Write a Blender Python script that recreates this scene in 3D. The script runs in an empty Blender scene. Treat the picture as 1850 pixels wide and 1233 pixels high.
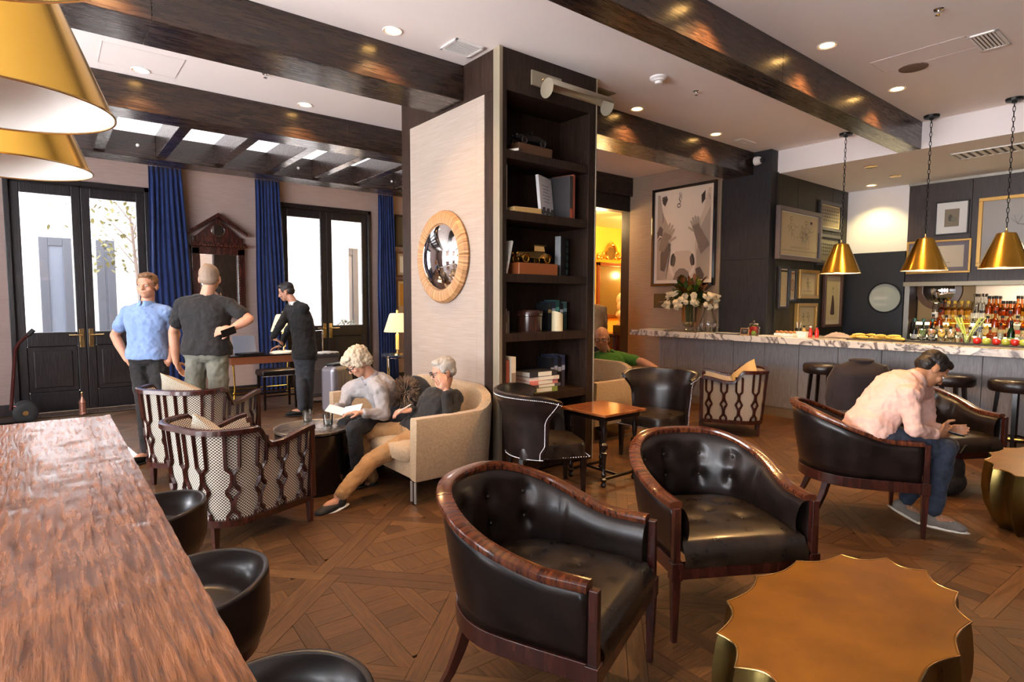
import bpy, math, random
from mathutils import Vector, Matrix
random.seed(7)
S = bpy.context.scene
COL = S.collection
PI = math.pi

# ---------------------------------------------------------------- camera, world, sun, exposure
FPX, CX, CY, H = 1050.68, 925.0, 616.5, 1.6
yaw, pit, rol = 0.896699, -0.069879, 0.003239
FW = Vector((math.cos(yaw)*math.cos(pit), math.sin(yaw)*math.cos(pit), math.sin(pit)))
RT0 = Vector((math.sin(yaw), -math.cos(yaw), 0)); UP0 = RT0.cross(FW)
RT = RT0*math.cos(rol) + UP0*math.sin(rol); UP = -RT0*math.sin(rol) + UP0*math.cos(rol)
CAM = Vector((0, 0, H))
cd = bpy.data.cameras.new('camera'); co = bpy.data.objects.new('camera', cd); COL.objects.link(co)
m = Matrix((RT, UP, -FW)).transposed().to_4x4(); m.translation = CAM
co.matrix_world = m
cd.sensor_width = 36; cd.lens = FPX/1850*36; cd.clip_start = .05; cd.clip_end = 200
S.camera = co
vs = S.view_settings
vs.view_transform = 'Standard'; vs.look = 'None'; vs.gamma = 1; vs.use_curve_mapping = False
vs.exposure = 0.40
w = bpy.data.worlds.new('world'); S.world = w; w.use_nodes = True
w.node_tree.nodes['Background'].inputs[0].default_value = (.93, .94, 1, 1)
w.node_tree.nodes['Background'].inputs[1].default_value = 8.0
def light(name, typ, loc, energy, color=(1, 1, 1), size=.1, target=None, **k):
    l = bpy.data.lights.new(name, typ); l.energy = energy; l.color = color
    if typ == 'SUN': l.angle = size
    elif typ == 'AREA':
        l.size = size
        if 'sy' in k: l.shape = 'RECTANGLE'; l.size_y = k['sy']
        if k.get('portal'): l.cycles.is_portal = True
    else: l.shadow_soft_size = size
    if typ == 'SPOT': l.spot_size = k.get('spot', 1.2); l.spot_blend = k.get('blend', .6)
    o = bpy.data.objects.new(name, l); COL.objects.link(o); o.location = loc
    if target is not None:
        o.rotation_euler = (Vector(target)-Vector(loc)).to_track_quat('-Z', 'Y').to_euler()
    return o
light('sun', 'SUN', (0, 20, 20), 60, (1, .95, .88), .01, (0.12*20, -5.0, 0))
# added fill lamp inside the left windows, imitating daylight bounced to the ceiling
light('window_glow', 'AREA', (-4.0, 2.4, 2.1), 950, (.97, .98, 1), 8.5, target=(0, 2.4, 7.0), sy=2.4)
# daylight portals at the two french doors and at the tall windows of the left and rear walls
for i, x in enumerate((.43, 4.0)):
    light('door_portal', 'AREA', (x, 10.62, 2.1), 1, size=1.7, target=(x, 0, 2.1), sy=2.2, portal=True)
for y in (-1.6, 1.2, 4.0, 6.8):
    light('window_portal', 'AREA', (-4.15, y, 1.9), 1, size=1.5, target=(0, y, 1.9), sy=3.4, portal=True)

def at(u, v, x=None, y=None, z=None, d=None):
    """point of the room seen at picture position (u,v) on a plane x=, y=, z= or at depth d"""
    r = FW*FPX + RT*(u-CX) - UP*(v-CY)
    if x is not None: k = x/r.x
    elif y is not None: k = y/r.y
    elif z is not None: k = (z-H)/r.z
    else: k = d/FPX
    return CAM + r*k

# ---------------------------------------------------------------- materials
def mat(name, c1, c2=None, tex=None, sc=(1, 1, 1), ns=5, rough=.5, metal=0, bump=0, coat=0, spec=.5,
        lo=.35, hi=.65, emit=0, ec=None, sheen=0, uv=False, detail=6, dist=0, r2=None, aniso=0):
    m = bpy.data.materials.new(name); m.use_nodes = True
    nt = m.node_tree; N = nt.nodes; L = nt.links; b = N['Principled BSDF']
    b.inputs['Base Color'].default_value = (*c1, 1); b.inputs['Roughness'].default_value = rough
    b.inputs['Metallic'].default_value = metal; b.inputs['Specular IOR Level'].default_value = spec
    b.inputs['Coat Weight'].default_value = coat; b.inputs['Coat Roughness'].default_value = .12
    if sheen: b.inputs['Sheen Weight'].default_value = sheen; b.inputs['Sheen Roughness'].default_value = .4
    if aniso: b.inputs['Anisotropic'].default_value = aniso
    if emit:
        b.inputs['Emission Color'].default_value = (*(ec or c1), 1); b.inputs['Emission Strength'].default_value = emit
    if tex:
        tc = N.new('ShaderNodeTexCoord'); mp = N.new('ShaderNodeMapping'); mp.inputs['Scale'].default_value = sc
        L.new(tc.outputs['UV' if uv else 'Object'], mp.inputs[0]); v = mp.outputs[0]
        if tex in ('noise', 'wood'):
            t = N.new('ShaderNodeTexNoise'); t.inputs['Scale'].default_value = ns; t.inputs['Detail'].default_value = detail
            t.inputs['Distortion'].default_value = dist; L.new(v, t.inputs['Vector']); f = t.outputs['Fac']
        elif tex == 'wave':
            t = N.new('ShaderNodeTexWave'); t.inputs['Scale'].default_value = ns; t.inputs['Distortion'].default_value = dist
            t.inputs['Detail'].default_value = 2; L.new(v, t.inputs['Vector']); f = t.outputs['Fac']
        elif tex == 'voronoi':
            t = N.new('ShaderNodeTexVoronoi'); t.inputs['Scale'].default_value = ns; L.new(v, t.inputs['Vector']); f = t.outputs['Distance']
        elif tex == 'check':
            t = N.new('ShaderNodeTexChecker'); t.inputs['Scale'].default_value = ns; L.new(v, t.inputs['Vector']); f = t.outputs['Fac']
            lo, hi = .4, .6
        elif tex == 'marble':
            t = N.new('ShaderNodeTexNoise'); t.inputs['Scale'].default_value = ns; t.inputs['Detail'].default_value = 8
            t.inputs['Distortion'].default_value = 1.6; L.new(v, t.inputs['Vector'])
            s = N.new('ShaderNodeMath'); s.operation = 'SUBTRACT'; s.inputs[1].default_value = .5; L.new(t.outputs['Fac'], s.inputs[0])
            a = N.new('ShaderNodeMath'); a.operation = 'ABSOLUTE'; L.new(s.outputs[0], a.inputs[0]); f = a.outputs[0]
        cr = N.new('ShaderNodeValToRGB'); cr.color_ramp.elements[0].position = lo; cr.color_ramp.elements[1].position = hi
        cr.color_ramp.elements[0].color = (*c1, 1); cr.color_ramp.elements[1].color = (*(c2 or c1), 1)
        L.new(f, cr.inputs[0]); L.new(cr.outputs[0], b.inputs['Base Color'])
        if emit and not ec: L.new(cr.outputs[0], b.inputs['Emission Color'])
        if r2 is not None:
            mr = N.new('ShaderNodeMapRange'); mr.inputs[1].default_value = lo; mr.inputs[2].default_value = hi
            mr.inputs[3].default_value = rough; mr.inputs[4].default_value = r2; L.new(f, mr.inputs[0]); L.new(mr.outputs[0], b.inputs['Roughness'])
        if bump:
            bp = N.new('ShaderNodeBump'); bp.inputs['Strength'].default_value = bump; bp.inputs['Distance'].default_value = .01
            L.new(f, bp.inputs['Height']); L.new(bp.outputs[0], b.inputs['Normal'])
    return m
def glassy(name, tint=(1, 1, 1), g=.12, rough=.03):
    m = bpy.data.materials.new(name); m.use_nodes = True; nt = m.node_tree; N = nt.nodes; L = nt.links
    N.remove(N['Principled BSDF']); o = N['Material Output']
    t = N.new('ShaderNodeBsdfTransparent'); t.inputs[0].default_value = (*tint, 1)
    gl = N.new('ShaderNodeBsdfGlossy'); gl.inputs['Roughness'].default_value = rough
    lw = N.new('ShaderNodeLayerWeight'); lw.inputs[0].default_value = .3
    mr = N.new('ShaderNodeMapRange'); mr.inputs[3].default_value = g*.4; mr.inputs[4].default_value = min(1, g*5)
    L.new(lw.outputs['Fresnel'], mr.inputs[0]); mx = N.new('ShaderNodeMixShader')
    L.new(mr.outputs[0], mx.inputs[0]); L.new(t.outputs[0], mx.inputs[1]); L.new(gl.outputs[0], mx.inputs[2]); L.new(mx.outputs[0], o.inputs[0])
    return m
M = {}
M['ceiling'] = mat('ceiling_plaster', (.84, .77, .75), rough=.9)
M['white'] = mat('white_paint', (.82, .79, .78), rough=.6)
M['oakx'] = mat('dark_oak_beam', (.011, .006, .0045), (.036, .018, .011), 'wood', (.8, 9, 9), 5, rough=.22, bump=.10, coat=.25, dist=1.0, r2=.34)
M['oakz'] = mat('dark_oak_upright', (.014, .007, .0045), (.036, .019, .012), 'wood', (14, 14, .9), 5, rough=.5, bump=.12, dist=.8, spec=.25)
M['oakdoor'] = mat('dark_oak_door', (.008, .006, .007), (.022, .017, .019), 'wood', (12, 12, .8), 6, rough=.35, bump=.25, coat=.15, dist=.8)
M['floor1'] = mat('parquet_brown', (.060, .032, .015), (.115, .065, .032), 'wood', (1.5, 22, 10), 4, rough=.36, bump=.12, dist=.6)
M['floor2'] = mat('parquet_dark', (.042, .023, .012), (.085, .047, .024), 'wood', (1.5, 22, 10), 4, rough=.34, bump=.12, dist=.6)
M['floor3'] = mat('parquet_light', (.085, .046, .022), (.15, .085, .042), 'wood', (1.5, 22, 10), 4, rough=.38, bump=.12, dist=.6)
M['subfloor'] = mat('subfloor_dark', (.13, .075, .038), rough=.8)
M['grass'] = mat('beige_grasscloth', (.30, .235, .19), (.38, .31, .26), 'noise', (1.2, 1.2, 110), 3, rough=.85, bump=.15)
M['grassw'] = mat('taupe_grasscloth', (.30, .215, .195), (.38, .285, .26), 'noise', (1.5, 1.5, 110), 3, rough=.85, bump=.2)
M['grassd'] = mat('dark_taupe_grasscloth', (.26, .19, .14), (.36, .27, .20), 'noise', (1.5, 1.5, 110), 3, rough=.85, bump=.15)
M['bronze'] = mat('champagne_metal', (.34, .29, .21), rough=.4, metal=.45)
M['brass'] = mat('brushed_brass', (.60, .35, .055), (.63, .375, .065), 'noise', (1, 1, 3), 2, rough=.24, metal=1)
M['brassp'] = mat('polished_brass', (.82, .58, .25), rough=.18, metal=1)
M['shadein'] = mat('white_shade_lining', (.88, .86, .82), rough=.35)
M['black'] = mat('black_metal', (.012, .011, .010), rough=.4, metal=.6)
M['velvet'] = mat('blue_velvet', (.002, .013, .075), (.004, .024, .13), 'noise', (6, 6, 1), 4, rough=.8, sheen=.25)
M['leather'] = mat('black_brown_leather', (.007, .0045, .004), (.016, .009, .007), 'noise', (1, 1, 1), 9, rough=.28, bump=.03, coat=.08, r2=.34, spec=.4, detail=3)
M['leather2'] = mat('worn_seat_leather', (.010, .006, .004), (.026, .016, .009), 'noise', (1, 1, 1), 12, rough=.27, bump=.06, coat=.12, r2=.38, spec=.4, detail=4)
M['mahog'] = mat('striped_mahogany', (.036, .008, .005), (.15, .040, .013), 'wood', (34, 2.5, 1), 1.6, rough=.2, coat=.5, detail=4, uv=True, dist=.3)
M['mahogd'] = mat('dark_mahogany', (.022, .005, .004), (.055, .013, .008), 'wood', (30, 30, 4), 1, rough=.25, coat=.4, detail=3)
M['ebony'] = mat('ebonised_wood', (.007, .004, .0035), rough=.22, coat=.3)
M['hounds'] = mat('houndstooth_check', (.030, .022, .018), (.70, .63, .52), 'check', (1, 1, 1), 105, rough=.85, uv=True)
M['houndp'] = mat('houndstooth_pillow', (.05, .038, .028), (.72, .62, .48), 'check', (1, 1, 1), 170, rough=.85, uv=True)
M['cream'] = mat('cream_chenille', (.37, .26, .155), (.46, .34, .21), 'noise', (1, 1, 1), 60, rough=.9, bump=.25, sheen=.2)
M['silverm'] = mat('aged_nickel', (.42, .39, .34), rough=.3, metal=1)
M['chrome'] = mat('polished_steel', (.85, .86, .88), rough=.05, metal=1)
M['mirror'] = mat('mirror_glass', (.93, .93, .94), rough=.01, metal=1)
M['marble'] = mat('white_veined_marble', (.12, .10, .10), (.74, .69, .62), 'marble', (1, 1, 1), 3.2, rough=.15, coat=.3, lo=.0, hi=.055)
M['greywood'] = mat('grey_limed_oak', (.20, .18, .175), (.29, .265, .26), 'wood', (10, 10, .8), 6, rough=.45, bump=.15, dist=1.5)
M['bluewood'] = mat('blue_black_panel', (.020, .019, .023), (.034, .032, .037), 'wood', (18, 18, .8), 5, rough=.5, bump=.12, spec=.3)
M['greenwood'] = mat('dark_olive_panel', (.016, .012, .006), (.028, .022, .011), 'wood', (18, 18, .8), 5, rough=.45, spec=.3, bump=.1)
M['redwood'] = mat('dark_red_oak_panel', (.022, .011, .009), (.044, .024, .020), 'wood', (12, 12, .8), 5, rough=.4, bump=.1)
M['orange'] = mat('amber_plaster', (.82, .46, .07), rough=.7)
M['table'] = mat('worn_plank_top', (.075, .022, .007), (.25, .085, .026), 'wood', (24, 2.4, 6), 3.0, rough=.13, bump=.55, coat=.2, dist=.25, r2=.34, lo=.32, hi=.68, detail=12)
M['tabled'] = mat('dent_dark', (.05, .022, .014), rough=.3)
M['agedbrass'] = mat('aged_brass_top', (.15, .052, .001), (.24, .092, .003), 'noise', (1, 1, 1), 4, rough=.38, metal=.3, spec=.3, r2=.42, detail=8)
M['brassside'] = mat('antique_brass_side', (.14, .095, .025), (.28, .21, .07), 'noise', (1, 1, .5), 3, rough=.26, metal=1, r2=.34)
M['rosewood'] = mat('copper_lacquer', (.10, .030, .012), rough=.2, metal=.6)
M['zebra'] = mat('radial_zebrano', (.20, .085, .030), (.58, .32, .14), 'noise', (26, 1.2, 1), 1.4, rough=.4, uv=True)
M['glass'] = glassy('window_glass', (.97, .98, 1), .06)
M['clear'] = glassy('clear_glass', (.96, .97, .96), .16)
M['water'] = glassy('water', (.80, .84, .84), .25)
M['paper'] = mat('white_paper', (.80, .78, .74), rough=.7)
M['cream_paper'] = mat('aged_paper', (.60, .49, .30), rough=.7)
M['ink'] = mat('ink', (.04, .03, .025), rough=.7)
M['inklight'] = mat('pale_ink', (.25, .20, .14), rough=.7)
M['rubber'] = mat('black_rubber', (.015, .015, .016), rough=.6)
M['skin'] = mat('skin', (.46, .22, .135), (.54, .27, .17), 'noise', (1, 1, 1), 12, rough=.5)
M['skin2'] = mat('tan_skin', (.34, .15, .075), (.40, .19, .095), 'noise', (1, 1, 1), 12, rough=.5)
M['lamp_on'] = mat('lit_lamp', (1, .82, .5), emit=14, ec=(1, .56, .17))
M['shade'] = mat('lit_pleated_shade', (.95, .78, .48), (.85, .62, .34), 'wave', (1, 1, 0), 22, rough=.8, emit=.75, ec=(1, .72, .36))
M['clap'] = mat('white_clapboard', (.86, .86, .84), rough=.6)
M['outgrey'] = mat('grey_door_paint', (.045, .052, .065), rough=.5)
M['paving'] = mat('pale_paving', (.62, .60, .57), (.70, .68, .65), 'noise', (1, 1, 1), 3, rough=.8)
def flat(name, c, rough=.6, **k): 
    if name not in M: M[name] = mat(name, c, rough=rough, **k)
    return M[name]

# ---------------------------------------------------------------- geometry helpers
class MB:
    def __init__(s): s.v = []; s.f = []; s.uv = {}
    def add(s, vs, fs, uvs=None, T=None):
        n = len(s.v)
        for p in vs: s.v.append(tuple(T @ Vector(p)) if T is not None else tuple(p))
        for i, f in enumerate(fs):
            if uvs: s.uv[len(s.f)] = [uvs[j] for j in f]
            s.f.append(tuple(n+j for j in f))
        return s
    def box(s, c, d, rz=0, T=None, top=None):
        x, y, z = d[0]/2, d[1]/2, d[2]/2; k = top if top else (1, 1)
        R = Matrix.Rotation(rz, 4, 'Z'); R.translation = Vector(c)
        if T is not None: R = T @ R
        vs = [(-x, -y, -z), (x, -y, -z), (x, y, -z), (-x, y, -z), (-x*k[0], -y*k[1], z), (x*k[0], -y*k[1], z), (x*k[0], y*k[1], z), (-x*k[0], y*k[1], z)]
        return s.add(vs, [(3, 2, 1, 0), (4, 5, 6, 7), (0, 1, 5, 4), (1, 2, 6, 5), (2, 3, 7, 6), (3, 0, 4, 7)], T=R)
    def bb(s, x0, x1, y0, y1, z0, z1): return s.box(((x0+x1)/2, (y0+y1)/2, (z0+z1)/2), (abs(x1-x0), abs(y1-y0), abs(z1-z0)))
    def lathe(s, prof, n=24, c=(0, 0, 0), T=None, sx=1, sy=1, cap=True):
        vs = []; fs = []; uv = []
        for i, (r, z) in enumerate(prof):
            for k in range(n):
                a = 2*PI*k/n; vs.append((c[0]+r*sx*math.cos(a), c[1]+r*sy*math.sin(a), c[2]+z)); uv.append((k/n, z))
        for i in range(len(prof)-1):
            for k in range(n):
                k2 = (k+1) % n; fs.append((i*n+k, i*n+k2, (i+1)*n+k2, (i+1)*n+k))
        if cap:
            if prof[0][0] > 1e-4: fs.append(tuple(range(n))[::-1])
            if prof[-1][0] > 1e-4: fs.append(tuple((len(prof)-1)*n+k for k in range(n)))
        return s.add(vs, fs, T=T)
    def tube(s, pts, r, n=8, closed=False, sq=None, cap=True, T=None):
        P = [Vector(p) for p in pts]; N = len(P); R = r if isinstance(r, (list, tuple)) else [r]*N
        vs = []; fs = []; nrm = None
        for i, p in enumerate(P):
            a = P[(i-1) % N] if (closed or i > 0) else p; b = P[(i+1) % N] if (closed or i < N-1) else p
            t = (b-a).normalized() if (b-a).length > 1e-9 else Vector((0, 0, 1))
            if nrm is None:
                nrm = t.orthogonal().normalized() if abs(t.z) > .95 else Vector((0, 0, 1)).cross(t).normalized()
            nrm = (nrm - t*nrm.dot(t)); nrm = nrm.normalized() if nrm.length > 1e-6 else t.orthogonal().normalized()
            bn = t.cross(nrm)
            for k in range(n):
                an = 2*PI*(k+.5)/n; ca, sa = math.cos(an), math.sin(an)
                if sq: ca, sa = ca*sq[0], sa*sq[1]
                vs.append(p+(nrm*ca+bn*sa)*R[i])
        for i in range(N if closed else N-1):
            j = (i+1) % N
            for k in range(n):
                k2 = (k+1) % n; fs.append((i*n+k, i*n+k2, j*n+k2, j*n+k))
        if cap and not closed: fs += [tuple(range(n))[::-1], tuple((N-1)*n+k for k in range(n))]
        return s.add(vs, fs, T=T)
    def ball(s, c, r, n=12, m=8, T=None):
        if not isinstance(r, (list, tuple)): r = (r, r, r)
        vs = [(0, 0, -1)]; fs = []
        for i in range(1, m):
            t = PI*i/m-PI/2
            for k in range(n): vs.append((math.cos(t)*math.cos(2*PI*k/n), math.cos(t)*math.sin(2*PI*k/n), math.sin(t)))
        vs.append((0, 0, 1)); L = len(vs)-1
        for k in range(n): fs.append((0, 1+(k+1) % n, 1+k))
        for i in range(m-2):
            for k in range(n): fs.append((1+i*n+k, 1+i*n+(k+1) % n, 1+(i+1)*n+(k+1) % n, 1+(i+1)*n+k))
        for k in range(n): fs.append((L, 1+(m-2)*n+k, 1+(m-2)*n+(k+1) % n))
        if isinstance(c, Matrix): return s.add([(x*r[0], y*r[1], z*r[2]) for x, y, z in vs], fs, T=c)
        return s.add([(c[0]+x*r[0], c[1]+y*r[1], c[2]+z*r[2]) for x, y, z in vs], fs, T=T)
    def grid(s, G, flip=False, close=False, uvs=None):
        h = len(G); w = len(G[0]); vs = [p for row in G for p in row]; fs = []
        uv = None
        if uvs == 'auto':
            uv = []
            for row in G:
                a = 0
                for k, p in enumerate(row):
                    if k: a += (Vector(p)-Vector(row[k-1])).length
                    uv.append([a, 0])
            for k in range(w):
                b = 0
                for i in range(h):
                    if i: b += (Vector(G[i][k])-Vector(G[i-1][k])).length
                    uv[i*w+k][1] = b
            if True:   # straighten u with the middle row
                mid = h//2
                for i in range(h):
                    for k in range(w): uv[i*w+k][0] = uv[mid*w+k][0] if i != mid else uv[i*w+k][0]
        elif uvs: uv = [q for row in uvs for q in row]
        for i in range(h-1):
            for k in range(w if close else w-1):
                k2 = (k+1) % w; q = (i*w+k, i*w+k2, (i+1)*w+k2, (i+1)*w+k); fs.append(q[::-1] if flip else q)
        return s.add(vs, fs, uvs=uv)
    def prism(s, poly, z0, z1, T=None):
        n = len(poly); vs = [(x, y, z0) for x, y in poly]+[(x, y, z1) for x, y in poly]
        fs = [tuple(range(n))[::-1], tuple(range(n, 2*n))]+[(i, (i+1) % n, n+(i+1) % n, n+i) for i in range(n)]
        return s.add(vs, fs, T=T)
    def sweep(s, path, prof, closed=False, ups=None):
        """horizontal path, profile points (outward, z); profile is closed"""
        P = [Vector(p) for p in path]; N = len(P); vs = []; fs = []; n = len(prof)
        for i, p in enumerate(P):
            a = P[(i-1) % N] if (closed or i > 0) else p; b = P[(i+1) % N] if (closed or i < N-1) else p
            t = b-a; t.z = 0; t.normalize(); o = Vector((t.y, -t.x, 0))
            for q in prof: vs.append(p+o*q[0]+Vector((0, 0, q[1])))
        for i in range(N if closed else N-1):
            j = (i+1) % N
            for k in range(n):
                k2 = (k+1) % n; fs.append((i*n+k, i*n+k2, j*n+k2, j*n+k))
        if not closed: fs += [tuple(range(n))[::-1], tuple((N-1)*n+k for k in range(n))]
        return s.add(vs, fs)
    def build(s, name, m, parent=None, smooth=35, bevel=0, seg=2, sub=0, solid=0, loc=None, noclean=False):
        me = bpy.data.meshes.new(name); me.from_pydata(s.v, [], s.f)
        if s.uv:
            ul = me.uv_layers.new(name='UVMap'); i = 0
            for fi, f in enumerate(me.polygons):
                q = s.uv.get(fi)
                for j, li in enumerate(f.loop_indices): ul.data[li].uv = q[j] if q else (0, 0)
        me.update()
        if smooth:
            me.shade_smooth(); me.set_sharp_from_angle(angle=math.radians(smooth))
        me.materials.append(m)
        o = bpy.data.objects.new(name, me); COL.objects.link(o)
        if parent is not None: o.parent = parent
        if loc: o.location = loc
        if solid:
            q = o.modifiers.new('solid', 'SOLIDIFY'); q.thickness = solid; q.offset = 0
        if bevel:
            q = o.modifiers.new('bevel', 'BEVEL'); q.width = bevel; q.segments = seg; q.limit_method = 'ANGLE'; q.angle_limit = .6
            if smooth: q.harden_normals = True
        if sub:
            q = o.modifiers.new('sub', 'SUBSURF'); q.levels = sub; q.render_levels = sub
        return o
def root(name, loc, label, cat, group=None, rz=0):
    o = bpy.data.objects.new(name, None); COL.objects.link(o); o.empty_display_size = .1
    o.location = loc; o.rotation_euler = (0, 0, rz); o['label'] = label; o['category'] = cat
    if group: o['group'] = group
    return o
def tag(o, label, cat, group=None):
    o['label'] = label; o['category'] = cat
    if group: o['group'] = group
    return o
def struct(o): o['kind'] = 'structure'; return o
def dup(r, loc=None, rz=None, label=None, group=None):
    c = r.copy(); COL.objects.link(c)
    if loc is not None: c.location = loc
    if rz is not None: c.rotation_euler = (0, 0, rz)
    if label: c['label'] = label
    if group: c['group'] = group
    for ch in list(r.children):
        a = ch.copy(); COL.objects.link(a); a.parent = c
        for g in list(ch.children):
            b = g.copy(); COL.objects.link(b); b.parent = a
    return c
ORD = ['first', 'second', 'third', 'fourth', 'fifth', 'sixth', 'seventh', 'eighth', 'ninth', 'tenth', 'eleventh', 'twelfth', 'thirteenth', 'fourteenth', 'fifteenth', 'sixteenth', 'seventeenth', 'eighteenth', 'nineteenth', 'twentieth']
def sm(a, b, x):
    t = max(0, min(1, (x-a)/(b-a))); return t*t*(3-2*t)
def lerp(a, b, t): return a+(b-a)*t


def proj(p):
    q = Vector(p)-CAM; d = max(q.dot(FW), 1e-3); return (CX+FPX*q.dot(RT)/d, CY-FPX*q.dot(UP)/d, q.dot(FW))
# ================================================================ THE SETTING
CZ, BZ, SZ = 3.75, 3.43, 3.43      # ceiling, beam underside, soffit underside
floor = struct(MB().bb(-4.2, 11.4, -3.7, 10.6, -.12, -.012).build('floor', M['subfloor'], smooth=0))
# --- parquet: square framed panels laid on the diagonal, with a lattice of boards inside
for k in ('floor1', 'floor2', 'floor3'):
    c = {'floor1': ((.060, .025, .008), (.125, .056, .018)), 'floor2': ((.044, .018, .006), (.095, .042, .014)), 'floor3': ((.085, .037, .012), (.155, .072, .024))}[k]
    M[k] = mat('parquet_'+k[-1], c[0], c[1], 'wood', (2.2, 26, 1), 3, rough=.46, bump=.15, dist=.8, uv=True, r2=.58, spec=.35)
def clip(poly, n, d):
    out = []
    for i, p in enumerate(poly):
        q = poly[(i+1) % len(poly)]; a = p[0]*n[0]+p[1]*n[1]-d; b = q[0]*n[0]+q[1]*n[1]-d
        if a <= 0: out.append(p)
        if a*b < 0: t = a/(a-b); out.append((p[0]+(q[0]-p[0])*t, p[1]+(q[1]-p[1])*t))
    return out
def panel_pieces(s=.85, f=.085):
    h = s/2; g = .0011; P = []
    for k in range(4):    # frame strips, pinwheel joints
        c, sn = math.cos(k*PI/2), math.sin(k*PI/2)
        pl = [(-h+g, -h+g), (h-f-g, -h+g), (h-f-g, -h+f-g), (-h+g, -h+f-g)]
        P.append(([(x*c-y*sn, x*sn+y*c) for x, y in pl], k*PI/2))
    i = h-f; W = .088; Bw = .19; a = PI/4; c, sn = math.cos(a), math.sin(a); u = -1.0; row = 0
    cells = []
    u = -(W+Bw)*2-W/2
    while u < .7:
        cells.append((u, u+W, -.62, .62, 0)); v = -.62+(row % 2)*.07
        while v < .62: cells.append((u+W, u+W+Bw, v, v+.14, 1)); v += .14
        u += W+Bw; row += 1
    for u0, u1, v0, v1, d in cells:
        pl = [(v0+g, u0+g), (v1-g, u0+g), (v1-g, u1-g), (v0+g, u1-g)]
        pl = [(x*c-y*sn, x*sn+y*c) for x, y in pl]
        for n in ((1, 0), (-1, 0), (0, 1), (0, -1)):
            pl = clip(pl, n, i-g)
            if len(pl) < 3: break
        if len(pl) >= 3:
            ar = abs(sum(pl[q][0]*pl[(q+1) % len(pl)][1]-pl[(q+1) % len(pl)][0]*pl[q][1] for q in range(len(pl))))/2
            if ar > .0006: P.append((pl, a+(PI/2 if d else 0)))
    return P
PP = panel_pieces(); FA = math.radians(42.5); fc, fs_ = math.cos(FA), math.sin(FA); pieces = []
corner = Vector((1.22, 3.25)); s = .85
for I in range(-13, 14):
    for J in range(-13, 14):
        lx, ly = (I+.5)*s, (J+.5)*s
        cx, cy = corner.x+lx*fc-ly*fs_, corner.y+lx*fs_+ly*fc
        if not (-3.6 < cx < 10.4 and -2.9 < cy < 9.9): continue
        flip = (I+J) % 2
        for pl, an in PP:
            if flip: pl = [(-y, x) for x, y in pl]; an2 = an+PI/2
            else: an2 = an
            wp = [(cx+x*fc-y*fs_, cy+x*fs_+y*fc) for x, y in pl]
            px = [proj((x, y, 0)) for x, y in wp]
            if min(p[2] for p in px) < .3: ar = 0
            else:
                ar = abs(sum(px[q][0]*px[(q+1) % len(px)][1]-px[(q+1) % len(px)][0]*px[q][1] for q in range(len(px))))/2
                mx = sum(p[0] for p in px)/len(px); my = sum(p[1] for p in px)/len(px)
                if not (0 < mx < 1850 and 0 < my < 1233): ar = 0
                if 1300 < mx < 1750 and my > 1000: ar = 0
                if mx < 400 and my > 740+(mx-200)*2.2: ar = 0
            pieces.append((ar, wp, an2+FA))
pieces.sort(key=lambda t: -t[0])
def piece_geo(wp, an, o):
    n = len(wp); z = -random.random()*.0008; ca, sa = math.cos(-an), math.sin(-an)
    vs = [(x-o[0], y-o[1], z) for x, y in wp]+[(x-o[0], y-o[1], -.012) for x, y in wp]
    ru, rv = random.random()*9, random.random()*9
    uv = [(x*ca-y*sa+ru, x*sa+y*ca+rv) for x, y in wp]*2
    if sum(wp[q][0]*wp[(q+1) % n][1]-wp[(q+1) % n][0]*wp[q][1] for q in range(n)) < 0:
        vs = vs[:n][::-1]+vs[n:][::-1]; uv = uv[:n][::-1]*2
    return vs, [tuple(range(n))]+[(i, n+i, n+(i+1) % n, (i+1) % n) for i in range(n)], uv
rest = [MB(), MB(), MB()]
for k, (ar, wp, an) in enumerate(pieces):
    mi = random.choice((0, 0, 1, 2, 0, 1))
    if k < 296:
        o = (sum(p[0] for p in wp)/len(wp), sum(p[1] for p in wp)/len(wp))
        b = MB(); v, f, uv = piece_geo(wp, an, o); b.add(v, f, uvs=uv); b.build('parquet_board', M['floor%d' % (mi+1)], floor, smooth=0, loc=(o[0], o[1], 0))
    else:
        v, f, uv = piece_geo(wp, an, (0, 0)); rest[mi].add(v, f, uvs=uv)
for i in range(3): rest[i].build('parquet', M['floor%d' % (i+1)], floor, smooth=0)['kind'] = 'stuff'

# --- ceiling
c = MB(); c.bb(-4.2, 8.29, -3.7, 10.6, CZ, CZ+.1); c.bb(8.29, 11.4, 4.4, 10.6, CZ, CZ+.1)
ceil = struct(c.build('ceiling', M['ceiling'], smooth=0))
c = MB(); c.bb(8.29, 10.85, -3.7, 4.4, SZ, CZ+.1)
struct(c.build('trim_1', M['ceiling'], smooth=0)); 
def beam(x0, x1, y0, y1, n=0, joints=(), z0=BZ):
    b = MB(); xs = [x0]+list(joints)+[x1]
    r = struct(MB().bb(x0+.01, x1-.01, y0+.012, y1-.012, z0+.012, CZ+.02).build('trim_%d' % n, M['oakx'], smooth=0))
    for a, bb_ in zip(xs, xs[1:]):
        for nm, g in (('beam_panel', (a+.001, bb_-.001, y0, y0+.012, z0, CZ)), ('beam_panel', (a+.001, bb_-.001, y1-.012, y1, z0, CZ)), ('beam_panel', (a+.001, bb_-.001, y0+.012, y1-.012, z0, z0+.012))):
            o = MB().bb(*g).build(nm, M['oakx'], r, smooth=0, bevel=.002, seg=1)
    return r
beam(-4.2, 3.08, 4.58, 5.05, 2, (.62,))
beam(-4.2, 8.15, 6.80, 7.16, 3, (2.9, 4.4))
beam(-4.2, 6.0, 9.0, 9.42, 4, (1.2, 3.7))
beam(4.27, 8.1, 4.53, 4.96, 5, (5.85,))
beam(-4.2, 8.29, 2.51, 2.75, 6, (4.9,))
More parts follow.
